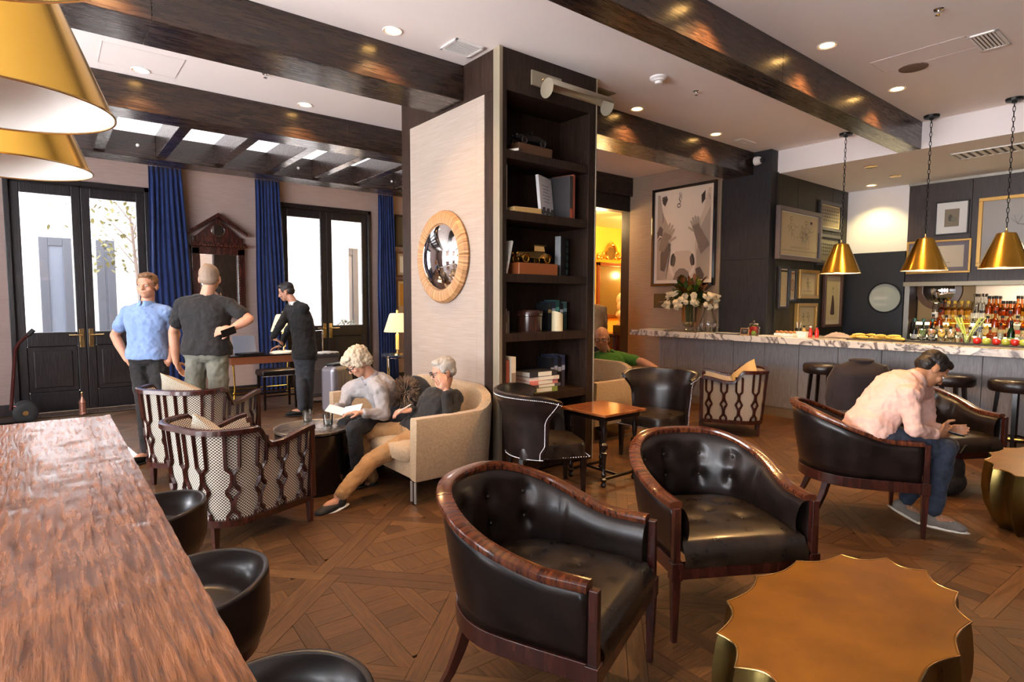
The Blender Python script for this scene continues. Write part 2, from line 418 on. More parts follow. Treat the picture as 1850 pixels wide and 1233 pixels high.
for i, x in enumerate((-.8, -.1, .6, 1.27, 1.97, 2.66, 3.33, 4.0, 4.7, 5.4)):
    struct(MB().bb(x-.07, x+.05, 7.16, 9.0, 3.46, 3.74).build('trim_%d' % (10+i), M['oakx'], smooth=0, bevel=.004, seg=1))
xs_ = (-.8, -.1, .6, 1.27, 1.97, 2.66, 3.33, 4.0, 4.7, 5.4)
ceil_glow_m = mat('skylight_glow', (1, .95, .97), emit=1.15, ec=(1, .94, .97))  # emission imitating a brightly lit ceiling, no real skylight
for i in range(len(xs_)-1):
    struct(MB().bb(xs_[i]+.05, xs_[i+1]-.07, 7.16, 9.0, CZ-.012, CZ-.002).build('window_%d' % (60+i), ceil_glow_m, smooth=0))  # added glow panel between the rafters, not a window opening
for i, x in enumerate((1.0, 2.0, 3.05, 4.6)): 
    o = MB().lathe([(.0, .012), (.014, .010), (.022, 0)], 12, T=Matrix.Translation((x, 9.0, 3.58)) @ Matrix.Rotation(PI/2, 4, 'X')).build('ceiling_beam_stud', M['white'])
    o.data.transform(Matrix.Translation((-x, -9.0, -3.58))); o.location = (x, 8.998, 3.58)
    tag(o, 'small round white button on the far dark beam, %s of four from the left' % ORD[i], 'sensor', 'white buttons on the far beam')

# --- door wall (far left) with two openings
DY = 10.4; DT = 3.22; DB = .02
wd = MB()
for a, b_, z0, z1 in ((-4.2, -.40, 0, CZ), (1.27, 3.16, 0, CZ), (4.86, 6.0, 0, CZ), (-.40, 1.27, DT+.05, CZ), (3.16, 4.86, DT+.05, CZ)):
    wd.bb(a, b_, DY, DY+.22, z0, z1)
struct(wd.build('wall_far', M['grassw'], smooth=0))
def french_door(x0, x1, n, openleaf=False):
    r = struct(MB().bb(x0, x0+.06, DY-.03, DY+.16, 0, DT+.05).bb(x1-.06, x1, DY-.03, DY+.16, 0, DT+.05).bb(x0, x1, DY-.03, DY+.16, DT-.02, DT+.05).build('door_%d' % n, M['oakdoor'], smooth=0, bevel=.006))
    xm = (x0+x1)/2
    MB().bb(xm-.02, xm+.02, DY+.05, DY+.10, DB-.02, DT).build('astragal', M['oakdoor'], r, smooth=0)
    MB().bb(x0+.05, x1-.05, DY+.05, DY+.10, DT-.06, DT+.02).bb(x0+.05, x1-.05, DY+.03, DY+.10, 0, DB+.01).build('door_stop_strip', M['oakdoor'], r, smooth=0)
    for k, (a, b_) in enumerate(((x0+.06, xm-.003), (xm+.003, x1-.06))):
        y0, y1 = DY+.03, DY+.085; st = .105
        L = MB(); L.bb(a, a+st, y0, y1, DB, DT-.03); L.bb(b_-st, b_, y0, y1, DB, DT-.03)
        L.bb(a+st, b_-st, y0, y1, DT-.17, DT-.03); L.bb(a+st, b_-st, y0, y1, .93, 1.13); L.bb(a+st, b_-st, y0, y1, DB, .28)
        leaf = L.build('door_leaf', M['oakdoor'], r, smooth=0, bevel=.008)
        pa, pb = a+st, b_-st
        P = MB(); P.box(((pa+pb)/2, y0+.028, .605), (pb-pa, .02, .65)); P.box(((pa+pb)/2, y0+.012, .605), (pb-pa-.13, .022, .52))
        P.build('door_panel', M['oakdoor'], leaf, smooth=0, bevel=.02, seg=2)
        MB().bb(pa, pb, y0+.02, y0+.026, 1.13, DT-.17).build('pane', M['glass'], leaf, smooth=0)
        hx = xm+(-.055 if k == 0 else .055); sg = -1 if k == 0 else 1
        hb = MB(); hb.bb(hx-.028, hx+.028, y0-.008, y0, .90, 1.17)
        hb.tube([(hx, y0-.008, 1.08), (hx, y0-.055, 1.08), (hx+sg*.05, y0-.06, 1.08), (hx+sg*.15, y0-.055, 1.083)], [.014, .013, .012, .009], 8)
        hb.build('door_handle', M['brassp'], leaf, bevel=.003)
    return r
french_door(-.40, 1.27, 1); french_door(3.16, 4.86, 2)
bb1 = MB()
for a, b_ in ((-4.2, -.42), (1.29, 3.14), (4.88, 6.0)): bb1.bb(a, b_, DY-.02, DY, 0, .16)
struct(bb1.build('baseboard_far', M['oakdoor'], smooth=0, bevel=.005))
# bright threshold tiles in front of the first door
th = struct(MB().bb(-.4, 1.3, 9.98, 10.38, -.001, .0).build('trim_40', M['subfloor'], smooth=0))
for i in range(13): MB().bb(-.39+i*.13, -.39+i*.13+.122, 10.02, 10.2, 0, .006).build('tile', flat('threshold', (.10, .07, .06), .35), th, smooth=0)
# --- left and rear walls with tall daylight windows (seen in the convex mirror)
def window_wall(name, axis, pos, out, a0, a1, wins, wm, n0):
    wb = MB(); e = a0
    def put(b, p, q, z0, z1, t0=0, t1=.2):
        if axis == 'x': b.bb(pos+out*t0, pos+out*t1, p, q, z0, z1)
        else: b.bb(p, q, pos+out*t0, pos+out*t1, z0, z1)
    for c_ in wins:
        put(wb, e, c_-.75, 0, CZ); put(wb, c_-.75, c_+.75, 0, .2); put(wb, c_-.75, c_+.75, 3.62, CZ); e = c_+.75
    put(wb, e, a1, 0, CZ); struct(wb.build(name, wm, smooth=0))
    for i, c_ in enumerate(wins):
        f = MB()
        for p, q, z0, z1 in ((c_-.75, c_-.69, .2, 3.62), (c_+.69, c_+.75, .2, 3.62), (c_-.75, c_+.75, .2, .28), (c_-.75, c_+.75, 3.56, 3.62), (c_-.03, c_+.03, .28, 3.56), (c_-.69, c_+.69, 2.7, 2.74)): put(f, p, q, z0, z1, .06, .12)
        r = struct(f.build('window_%d' % (n0+i), M['oakdoor'], smooth=0))
        g = MB(); put(g, c_-.69, c_+.69, .28, 3.56, .085, .09); g.build('pane', M['glass'], r, smooth=0)
window_wall('wall_left', 'x', -4.2, -1, -3.7, 10.6, (-1.6, 1.2, 4.0, 6.8), M['grassw'], 1)
struct(MB().bb(-4.2, 11.4, -3.9, -3.7, 0, CZ).build('wall_rear', M['redwood'], smooth=0))
# --- horse picture wall, blue column, picture wall, back bar wall
struct(MB().bb(8.15, 8.30, 4.96, 6.86, 0, CZ).build('wall_right', M['grassd'], smooth=0))
bc = struct(MB().bb(8.11, 8.30, 4.27, 5.02, 0, CZ).build('wall_column', M['bluewood'], smooth=0))
MB().bb(8.098, 8.11, 4.262, 5.02, 0, 2.205).build('wall_panel', M['bluewood'], bc, smooth=0, bevel=.003)
MB().bb(8.098, 8.11, 4.262, 5.02, 2.212, CZ).build('wall_panel', M['bluewood'], bc, smooth=0, bevel=.003)
MB().bb(8.09, 8.15, 5.03, 5.055, 1.09, 3.43).build('edge_strip', M['bronze'], bc, smooth=0)
pw = struct(MB().bb(8.28, 10.75, 4.25, 4.40, 0, SZ+.02).build('wall_pictures', M['greenwood'], smooth=0))
for a, b_ in ((8.28, 8.86), (8.865, 9.45), (9.455, 10.04), (10.045, 10.63)):
    MB().bb(a, b_, 4.238, 4.25, 0, SZ).build('wall_panel', M['greenwood'], pw, smooth=0, bevel=.003)
bw = struct(MB().bb(10.63, 10.8, 3.34, 4.26, 2.40, SZ+.02).build('wall_bar', M['white'], smooth=0))
bw2 = struct(MB().bb(10.63, 11.0, -3.7, 3.34, 1.90, SZ+.02).bb(10.63, 11.0, -3.7, 3.34, 0, .95).bb(11.0, 11.06, -3.7, 3.34, .9, 1.95).bb(10.63, 11.0, 3.27, 3.34, .95, 1.9).build('wall_back_bar', M['redwood'], smooth=0))
for a, b_ in ((3.34, 1.98+.56), (2.535, 1.2), (1.195, 0), (-.005, -1.6)):
    MB().bb(10.615, 10.63, b_, a, 1.90, SZ-.03).build('wall_panel', M['redwood'], bw2, smooth=0, bevel=.003)
MB().bb(10.60, 10.64, -3.7, 3.36, 1.84, 1.905).build('shelf_edge', M['bronze'], bw2, smooth=0, bevel=.003)
MB().bb(10.60, 10.64, 3.27, 3.335, 1.0, 1.84).build('edge_strip', M['silverm'], bw2, smooth=0)
MB().bb(10.985, 10.999, -1.5, 3.25, 1.0, 1.88).build('mirror_panel', flat('antique_mirror', (.20, .15, .10), .22, metal=1), bw2, smooth=0)
MB().bb(10.978, 10.984, 2.52, 3.26, 1.30, 1.88).build('amber_panel', flat('amber_panel', (.36, .22, .07), .5), bw2, smooth=0)  # solid panel imitating the amber wall reflected in the back bar mirror
MB().bb(10.58, 10.62, -3.7, 3.34, 3.39, 3.43).build('cornice', M['silverm'], bw2, smooth=0)
dr = struct(MB().bb(10.63, 10.72, 3.36, 4.25, 0, 2.40).build('door_3', flat('door_black', (.016, .016, .020), .35), smooth=0, bevel=.004))
MB().lathe([(.225, 0), (.25, 0), (.25, .02), (.225, .02)], 40, T=Matrix.Translation((10.62, 3.62, 1.66)) @ Matrix.Rotation(-PI/2, 4, 'Y') @ Matrix.Translation((0, 0, -.01)), cap=False).build('porthole_ring', M['black'], dr)
MB().lathe([(.001, .004), (.225, .004)], 40, T=Matrix.Translation((10.625, 3.62, 1.66)) @ Matrix.Rotation(-PI/2, 4, 'Y'), cap=False).build('porthole_glass', flat('porthole', (.42, .44, .38), .08, coat=.4), dr)
# --- portal to the amber room behind, its walls
pf = MB(); pf.bb(5.5, 6.0, 6.86, 7.05, 0, BZ); pf.bb(8.15, 8.62, 6.86, 7.05, 0, BZ+.3); pf.bb(6.0, 8.15, 6.86, 7.05, 3.17, BZ)
struct(pf.build('door_4', M['bluewood'], smooth=0, bevel=.004))
am = MB(); am.bb(6.0, 11.4, 9.3, 9.45, 0, CZ); am.bb(11.2, 11.4, 6.9, 9.3, 0, CZ); am.bb(8.62, 11.2, 6.86, 7.0, 0, CZ); am.bb(5.9, 6.0, 6.9, 10.6, 0, CZ)
struct(am.build('wall_amber_room', M['orange'], smooth=0))
struct(MB().bb(6.0, 11.2, 7.05, 9.3, 3.30, 3.36).build('trim_41', flat('amber_ceiling', (.75, .60, .40)), smooth=0))
light('amber_front', 'POINT', (8.0, 7.5, 3.0), 70, (1, .66, .28), .15)  # added fill lamp for the figure and the front of the amber room
light('amber_wash', 'AREA', (9.6, 7.6, 3.25), 130, (1, .62, .22), 1.0, target=(10.2, 9.3, 1.6))
# --- right end
struct(MB().bb(11.1, 11.4, -3.7, 4.4, 0, CZ).build('wall_right_end', M['redwood'], smooth=0))
# --- soffit air vents etc. (flat grilles)
def grille(loc, lx, ly, rz, label, n=8, z=CZ, mm='white'):
    r = root('ceiling_vent', (loc[0], loc[1], z), label, 'vent', rz=rz)
    f = MB(); t = .025
    for g in ((-lx/2, lx/2, -ly/2, -ly/2+t), (-lx/2, lx/2, ly/2-t, ly/2), (-lx/2, -lx/2+t, -ly/2, ly/2), (lx/2-t, lx/2, -ly/2, ly/2)): f.bb(*g, -.012, 0)
    f.build('frame', M[mm], r, smooth=0, bevel=.003)
    MB().bb(-lx/2+t, lx/2-t, -ly/2+t, ly/2-t, -.003, -.001).build('backing', flat('vent_dark', (.12, .10, .09)), r, smooth=0)
    for i in range(n):
        y = -ly/2+t+(i+.5)*(ly-2*t)/n
        MB().box((0, y, -.008), (lx-2*t, (ly-2*t)/n*.55, .004)).build('slat', M[mm], r, smooth=0)
grille((2.86, 4.27), .30, .26, 0, 'white slatted air vent in the bright ceiling beside the bookcase column', 9)
grille((6.15, 1.42), .42, .20, .0, 'square metal air vent in the ceiling at the top right corner', 6)
grille((7.45, 4.30), .34, .12, 0, 'thin white vent slot above the security camera', 3)
grille((4.55, 4.25), .30, .16, 0, 'dark little vent just right of the bookcase top', 4, mm='bronze')
grille((9.05, 2.0), .42, .75, 0, 'wide slatted grille under the lowered ceiling above the bar', 9, z=SZ)
# --- exterior
struct(MB().bb(-14, 16, 10.6, 24, -.35, -.15).build('ground_outside', M['paving'], smooth=0))
struct(MB().bb(-30, -4.4, -12, 22, -.45, -.30).build('ground_side', flat('pale_terrace', (.80, .78, .76), .8), smooth=0))
struct(MB().bb(-4.4, 20, -14, -3.9, -.45, -.30).build('ground_rear', M['paving'], smooth=0))
ow = struct(MB().bb(-5.5, 3.3, 14.4, 14.6, -.2, 5.4).bb(3.3, 9, 13.2, 13.4, -.2, 5.2).bb(3.3, 3.5, 13.2, 14.6, -.2, 5.2).build('wall_outside', M['clap'], smooth=0))
for i in range(17):
    MB().box((-1.1, 14.39, -.1+i*.32+.16), (8.8, .03, .312), T=None).build('board', M['clap'], ow, smooth=0, bevel=.006, seg=1)
    MB().box((6.2, 13.19, -.1+i*.32+.16), (5.6, .03, .312)).build('board', M['clap'], ow, smooth=0, bevel=.006, seg=1)
def outdoor(px0, px1, pt, Y, n, z0=-.1):
    a = at(px0, pt, y=Y); b_ = at(px1, pt, y=Y); x0, x1, z1 = a.x, b_.x, a.z
    r = struct(MB().bb(x0, x0+.14, Y-.06, Y, z0, z1).bb(x1-.14, x1, Y-.06, Y, z0, z1).bb(x0+.14, x1-.14, Y-.06, Y, z1-.16, z1).bb(x0+.14, x1-.14, Y-.05, Y, z0, .75).build('window_%d' % n, M['outgrey'], smooth=0, bevel=.01))
    MB().bb(x0+.14, x1-.14, Y-.03, Y-.02, .75, z1-.16).build('pane', flat('far_glass', (.10, .12, .15), .3), r, smooth=0)
    MB().box(((x0+x1)/2, Y-.045, .32), (x1-x0-.5, .03, .5)).build('door_panel', M['outgrey'], r, smooth=0, bevel=.02)
    return r
outdoor(68, 128, 428, 14.34, 21); outdoor(172, 206, 434, 14.34, 22); 
# doorway recess seen through the second door
struct(MB().bb(5.05, 5.35, 12.6, 13.2, -.2, 3.05).bb(5.05, 7.4, 12.6, 13.2, 3.05, 3.4).build('trim_42', M['clap'], smooth=0, bevel=.01))
outdoor(612, 645, 448, 12.95, 23)

# ================================================================ COLUMN WITH BOOKCASE
cx0, cx1, cy0, cy1 = 3.08, 4.27, 4.03, 5.78
col_ = root('column', (3.7, 4.9, 0), 'broad square column clad in dark oak with a pale grasscloth panel on its left side', 'column')
def cbox(name, m, x0, x1, y0, y1, z0, z1, par=col_, bevel=.003, smooth=0):
    o = MB().bb(x0-3.7, x1-3.7, y0-4.9, y1-4.9, z0, z1).build(name, m, par, smooth=smooth, bevel=bevel); return o
cbox('core', M['oakz'], cx0+.012, cx1-.012, cy0+.44, cy1, 0, CZ)
cbox('side_board', M['oakz'], cx1-.012, cx1, cy0+.01, cy1, 0, CZ)
cbox('side_board', M['oakz'], cx0, cx0+.012, cy0+.09, cy1, 3.41, CZ)
cbox('side_board', M['oakz'], cx0, cx0+.012, 5.60, cy1, 0, 3.41)
cbox('side_board', M['oakz'], cx0, cx0+.012, cy0+.09, 4.25, 0, 3.41)
gp = cbox('grasscloth_panel', M['grass'], cx0-.002, cx0+.014, 4.255, 5.595, .12, 3.405)
cbox('panel_joint', flat('joint', (.30, .24, .19)), cx0-.0025, cx0-.0018, 4.372, 4.376, .12, 3.40, bevel=0)
cbox('panel_joint', flat('joint', (.30, .24, .19)), cx0-.0025, cx0-.0018, 5.468, 5.472, .12, 3.40, bevel=0)
cbox('corner_strip', M['bronze'], cx0-.004, cx0+.02, cy0-.0, cy0+.09, 0, CZ)
cbox('corner_strip', M['bronze'], cx0-.012, cx0+.006, cy0-.008, cy0+.02, 0, CZ)
cbox('corner_strip', M['bronze'], cx0+.006, cx0+.028, cy0-.004, cy0+.01, 0, CZ)
cbox('corner_strip', M['bronze'], cx1-.012, cx1+.003, cy0-.005, cy0+.01, 0, CZ)
# bookcase carcass, front at y=4.03
bk = root('bookcase', (3.7, 4.2, 0), 'tall dark oak bookcase with five shelves built into the front of the column', 'bookcase')
def bbox(name, x0, x1, y0, y1, z0, z1, m=None): return MB().bb(x0-3.7, x1-3.7, y0-4.2, y1-4.2, z0, z1).build(name, m or M['oakz'], bk, smooth=0, bevel=.003)
bbox('side_panel', cx0+.028, 3.155, cy0, 4.46, 0, CZ); bbox('side_panel', 4.165, cx1-.012, cy0, 4.46, 0, CZ)
bbox('back_panel', 3.155, 4.165, 4.44, 4.46, 0, CZ); bbox('top_panel', 3.155, 4.165, cy0, 4.44, 3.40, CZ)
SH = [(2.83, 2.905), (2.305, 2.385), (1.76, 1.835), (1.23, 1.305), (.66, .735), (.02, .12)]
for z0, z1 in SH: bbox('shelf', 3.155, 4.165, cy0+.004, 4.44, z0, z1)
# picture light on top
pl = root('picture_light', (3.78, 4.03, 3.5), 'long brass picture light mounted above the bookcase opening', 'lamp')
MB().bb(-.36, -.0, -.018, 0, .0, .13).build('back_plate', M['bronze'], pl, bevel=.004)
sh = MB(); pr = []
for k in range(10):
    a = PI*.05+PI*.85*k/9; pr.append((-.15-.085*math.cos(a), -.06+.09*math.sin(a)))
G = [[(x, y, z) for x in (-.30, .47)] for y, z in pr]
sh.grid(G); sh.build('shade', M['bronze'], pl, solid=.004)
for x in (-.30, .47): MB().lathe([(.001, 0), (.085, 0)], 16, T=Matrix.Translation((x, -.15, -.055)) @ Matrix.Rotation(PI/2, 4, 'Y')).build('end_cap', M['bronze'], pl, solid=.003)
for x in (-.20, .16):
    MB().tube([(x-.03, -.02, .07), (x-.02, -.06, .06), (x+.01, -.11, .03)], .007, 8).ball((x-.03, -.02, .07), .014).ball((x+.01, -.12, .025), .012).build('arm', M['brassp'], pl)
# convex mirror on the column
mr = root('convex_mirror', (3.072, 4.925, 2.02), 'round convex mirror in a wide radial striped wooden frame on the pale column panel', 'mirror', rz=-PI/2)
TX = Matrix.Rotation(PI/2, 4, 'X')
ring = MB(); G = []; U = []; n = 120
for r_, z in ((.325, .03), (.33, .050), (.38, .058), (.43, .05), (.452, .02), (.45, 0)):
    G.append([(r_*math.cos(2*PI*k/n), -z, r_*math.sin(2*PI*k/n)) for k in range(n+1)]); U.append([(k/n*4, r_*.12) for k in range(n+1)])
ring.grid(G, uvs=U, flip=True); ring.build('frame', M['zebra'], mr, solid=.002)
md = MB(); G = []
for j in range(13):
    a = max(.002, j/12); G.append([(.33*a*math.cos(2*PI*k/48), -.035-.12*(math.sqrt(max(0, 1.35-a*a))-math.sqrt(.35))/(math.sqrt(1.35)-math.sqrt(.35)), .33*a*math.sin(2*PI*k/48)) for k in range(48)])
md.grid(G, close=True, flip=False); md.build('mirror_glass', M['mirror'], mr, smooth=80)

# ================================================================ BOOKCASE CONTENTS
def book(loc, w, d, h, color, label, rz=0, tilt=0, pages=(.72, .66, .55), upright=True, name='book', group='books in the bookcase', stripe=None):
    """upright: w thick (x), d deep (y), h high; lying: w wide(x) d deep h thick"""
    T0 = Matrix.Rotation(tilt, 4, 'Y')
    r = root(name, loc, label, 'book', group, rz)
    c = flat('book_%02x%02x%02x' % tuple(int(v*255) for v in color), color, .45)
    t = .004
    b = MB()
    if upright:
        b.box((t/2, 0, h/2), (t, d, h), T=T0); b.box((w-t/2, 0, h/2), (t, d, h), T=T0); b.box((w/2, -d/2+t/2, h/2), (w-2*t, t, h), T=T0)
        p = MB().box((w/2, t/2, h/2), (w-2*t, d-t-.006, h-.008), T=T0)
    else:
        b.box((0, 0, t/2), (w, d, t)); b.box((0, 0, h-t/2), (w, d, t)); b.box((0, -d/2+t/2, h/2), (w, t, h-2*t))
        p = MB().box((0, t/2, h/2), (w-.008, d-t-.004, h-2*t))
    b.build('cover', c, r, smooth=0); p.build('page_block', flat('pages_%d' % int(pages[0]*99), pages, .8), r, smooth=0)
    if stripe:
        q = MB()
        if upright: q.box((w/2, -d/2-.0006, h*stripe[1]), (w*.98, .001, h*stripe[2]), T=T0)
        else: q.box((w*stripe[1], -d/2-.0006, h/2), (w*stripe[2], .001, h*.8))
        q.build('spine_label', flat('stripe_%02x%02x%02x' % tuple(int(v*255) for v in stripe[0]), stripe[0]), r, smooth=0)
    return r
sz = [a[1] for a in SH]
# shelf 1: dark model car on a plinth
def model_car(name, loc, sc_, body, wheel, plinth, label, open_top, rz=0, cat='model car'):
    r = root(name, loc, label, cat, rz=rz)
    MB().box((0, 0, .045*sc_), (.40*sc_, .17*sc_, .09*sc_)).build('plinth', plinth, r, bevel=.006)
    z0 = .09*sc_; k = sc_
    b = MB(); secs = [(-.17, .018, .05, .062), (-.15, .03, .05, .095), (-.05, .034, .05, .098), (-.02, .045, .048, .10), (.08, .047, .045, .10), (.12, .042, .045, .09), (.155, .02, .05, .065)]
    G = [[(x*k, -hw*k, z0+a*k), (x*k, -hw*k, z0+(c_-.01)*k), (x*k, -hw*.6*k, z0+c_*k), (x*k, hw*.6*k, z0+c_*k), (x*k, hw*k, z0+(c_-.01)*k), (x*k, hw*k, z0+a*k)] for x, hw, a, c_ in secs]
    b.grid(G, close=True); b.box((0, 0, z0+.048*k), (.26*k, .075*k, .012*k))
    if not open_top: b.box((.045*k, 0, z0+.118*k), (.11*k, .082*k, .042*k), top=(.9, .85)); b.box((.05*k, 0, z0+.142*k), (.125*k, .086*k, .006*k))
    else: b.tube([(.0, -.035*k, z0+.10*k), (.0, -.035*k, z0+.13*k), (.0, .035*k, z0+.13*k), (.0, .035*k, z0+.10*k)], .003*k, 6)
    b.build('body', body, r)
    for x in (-.115, .105):
        for y in (-.062, .062):
            wv = MB(); TT = Matrix.Translation((x*k, y*k, z0+.034*k)) @ TX
            wv.tube([(x*k+.028*k*math.cos(a), y*k, z0+.034*k+.028*k*math.sin(a)) for a in [2*PI*i/16 for i in range(16)]], .007*k, 6, closed=True)
            for a in range(6): wv.tube([(x*k, y*k, z0+.034*k), (x*k+.026*k*math.cos(a*PI/3), y*k, z0+.034*k+.026*k*math.sin(a*PI/3))], .002*k, 4)
            wv.build('wheel', wheel, r)
            MB().tube([(x*k+.040*k*math.cos(a), y*k, z0+.034*k+.042*k*math.sin(a)) for a in [PI*(.05+.9*i/8) for i in range(9)]], .006*k, 6, sq=(2.2, .5)).build('fender', body, r)
    for y in (-.03, .03): MB().ball((-.172*k, y*k, z0+.075*k), .012*k).build('headlamp', wheel, r)
model_car('model_car', (3.52, 4.16, sz[0]), 1.05, flat('dark_bronze', (.05, .045, .045), .3, metal=.8), flat('dark_bronze2', (.10, .09, .09), .3, metal=.8), flat('plinth_brown', (.10, .045, .02), .35), 'dark open vintage model car on a low wooden plinth on the top shelf', True, rz=.05)
book((3.30, 4.14, sz[0]), .16, .2, .028, (.10, .05, .04), 'dark red book lying flat beside the dark model car on the top shelf', rz=.5, upright=False)
# shelf 2
book((3.165, 4.18, sz[1]), .026, .22, .40, (.62, .58, .54), 'tall pale grey book standing at the left end of the second shelf', stripe=((.5, .46, .42), .5, .5))
r = root('papyrus_scroll_book', (3.42, 4.14, sz[1]), 'old yellow bound book lying flat on the second shelf', 'book', 'books in the bookcase', rz=-.08)
MB().box((0, 0, .025), (.31, .20, .05)).build('cover', flat('old_gold', (.50, .30, .10), .6), r, bevel=.012)
MB().box((-.01, -.004, .025), (.312, .19, .036)).build('page_block', flat('old_pages', (.62, .42, .18), .8), r)
r.name = 'old_book'
wb_ = root('book', (3.74, 4.16, sz[1]), 'large white book facing out with grey lettering and a photo strip on the second shelf', 'book', 'books in the bookcase', rz=.42)
MB().box((0, 0, .19), (.30, .03, .38), T=Matrix.Rotation(-.10, 4, 'X')).build('cover', flat('book_white', (.74, .73, .74), .5), wb_, bevel=.003)
b = MB()
for i in range(6): b.box((-.01+.01*(i % 2), -.0163, .25-.03*i+.04), (.16-.02*(i % 3), .001, .006), T=Matrix.Rotation(-.10, 4, 'X'))
b.build('lettering', flat('grey_print', (.25, .25, .27)), wb_, smooth=0)
b = MB()
for i in range(9): b.box((-.13+i*.032, -.0163, .035+.012*((i*7) % 3)), (.026, .001, .045+.012*((i*5) % 3)), T=Matrix.Rotation(-.10, 4, 'X'))
b.build('photo_strip', flat('dark_print', (.06, .06, .06)), wb_, smooth=0)
book((3.90, 4.16, sz[1]), .05, .24, .40, (.03, .028, .03), 'black spined book with red ends leaning beside the white one', rz=.25, stripe=((.50, .10, .04), .12, .22))
book((3.965, 4.18, sz[1]), .03, .24, .42, (.42, .10, .06), 'dark red book behind the black spined one on the second shelf', rz=.25)
# shelf 3
model_car('model_car', (3.55, 4.15, sz[2]), 1.18, M['brassp'], M['brass'], flat('plinth_red', (.30, .085, .025), .3, coat=.3), 'brass vintage saloon model car on a thick reddish wood plinth on the third shelf', False)
book((3.17, 4.17, sz[2]), .02, .22, .30, (.70, .66, .58), 'thin white book leaning at the left end of the third shelf', tilt=.22)
r = root('book', (3.98, 4.20, sz[2]), 'big dark book with a teal patterned spine standing at the right of the third shelf', 'book', 'books in the bookcase', rz=.55)
MB().box((0, 0, .19), (.30, .06, .38)).build('cover', flat('book_dark', (.03, .035, .04), .35), r, bevel=.003)
b = MB()
for i in range(5): b.ball((.085, -.032, .05+.07*i), (.045, .003, .028), 8, 4)
b.build('pattern', flat('teal_print', (.10, .22, .22), .4), r, smooth=0)
# shelf 4
r = root('round_box', (3.58, 4.22, sz[3]), 'round dark brown lacquered box with a lid on the fourth shelf', 'box')
MB().lathe([(.0, 0), (.12, 0), (.123, .02), (.123, .145), (.118, .15)], 36).build('body', flat('lacquer', (.045, .016, .010), .2, coat=.4), r)
MB().lathe([(.128, .15), (.128, .19), (.118, .205), (0, .212)], 36).build('lid', flat('lacquer', (.045, .016, .010), .2, coat=.4), r)
r = root('candle', (3.86, 4.13, sz[3]), 'ivory pillar candle with a slanted worn top on the fourth shelf', 'candle')
MB().add(*(lambda n: ([(.055*math.cos(2*PI*k/n), .055*math.sin(2*PI*k/n), 0) for k in range(n)]+[(.055*math.cos(2*PI*k/n), .055*math.sin(2*PI*k/n), .175-.02*math.cos(2*PI*k/n)) for k in range(n)]+[(.045*math.cos(2*PI*k/n), .045*math.sin(2*PI*k/n), .160-.02*math.cos(2*PI*k/n)) for k in range(n)], [(k, (k+1) % n, n+(k+1) % n, n+k) for k in range(n)]+[(n+k, n+(k+1) % n, 2*n+(k+1) % n, 2*n+k) for k in range(n)]+[tuple(range(2*n, 3*n))]))(28)).build('wax', flat('wax', (.80, .68, .42), .45), r)
MB().tube([(0, 0, .155), (.003, 0, .175)], .0015, 6).build('wick', M['ink'], r)
cols4 = [((.015, .018, .02), 'black'), ((.02, .03, .05), 'navy'), ((.03, .09, .07), 'dark green'), ((.012, .012, .014), 'matt black'), ((.05, .10, .09), 'teal black')]
for i, (c_, nm) in enumerate(cols4):
    book((3.84+i*.052, 4.33, sz[3]), .045, .18, .27+.015*(i % 3), c_, '%s spined book, %s from the left in the dark row behind the candle' % (nm, ORD[i]), stripe=(((.45, .30, .10), (.30, .35, .40), (.10, .35, .25), (.5, .5, .5), (.2, .3, .3))[i], .7, .12))
for i in range(2): book((3.165+i*.03, 4.16, sz[3]), .026, .18, .22-.02*i, ((.45, .35, .25), (.08, .07, .07))[i], ('tan', 'black')[i]+' small book at the left end of the fourth shelf', stripe=((.1, .08, .06), .6, .3))
# shelf 5
book((3.17, 4.15, sz[4]), .035, .20, .33, (.26, .06, .03), 'rust red book at the left end of the fifth shelf')
book((3.215, 4.13, sz[4]), .05, .20, .36, (.60, .52, .38), 'cream spined book beside the rust red one on the fifth shelf', stripe=((.25, .18, .12), .45, .3))
stk = [((.20, .28, .06), 'green', .36), ((.10, .09, .09), 'dark brown', .40), ((.62, .20, .18), 'pink', .37), ((.60, .52, .46), 'pale cream', .36), ((.03, .03, .035), 'black', .34), ]
z = sz[4]
for i, (c_, nm, w_) in enumerate(stk):
    h_ = (.045, .03, .04, .035, .05)[i]
    book((3.63+.02*(i % 2), 4.20, z), w_, .27, h_, c_, '%s book lying %s in the flat stack on the fifth shelf' % (nm, ('at the bottom', 'second from the bottom', 'in the middle', 'second from the top', 'on top')[i]), rz=.05*(i % 3-1), upright=False, stripe=((.7, .7, .6), .05, .5)); z += h_
for i in range(4): book((3.86+i*.05, 4.32, sz[4]), .045, .2, .30+.02*(i % 2), ((.012, .013, .016), (.02, .03, .06), (.012, .012, .012), (.05, .05, .09))[i], ('black', 'navy', 'deep black', 'slate blue')[i]+' book standing %s in the dark row at the right of the fifth shelf' % ('leftmost', 'second', 'third', 'rightmost')[i], stripe=((.30, .35, .45), .6, .15))
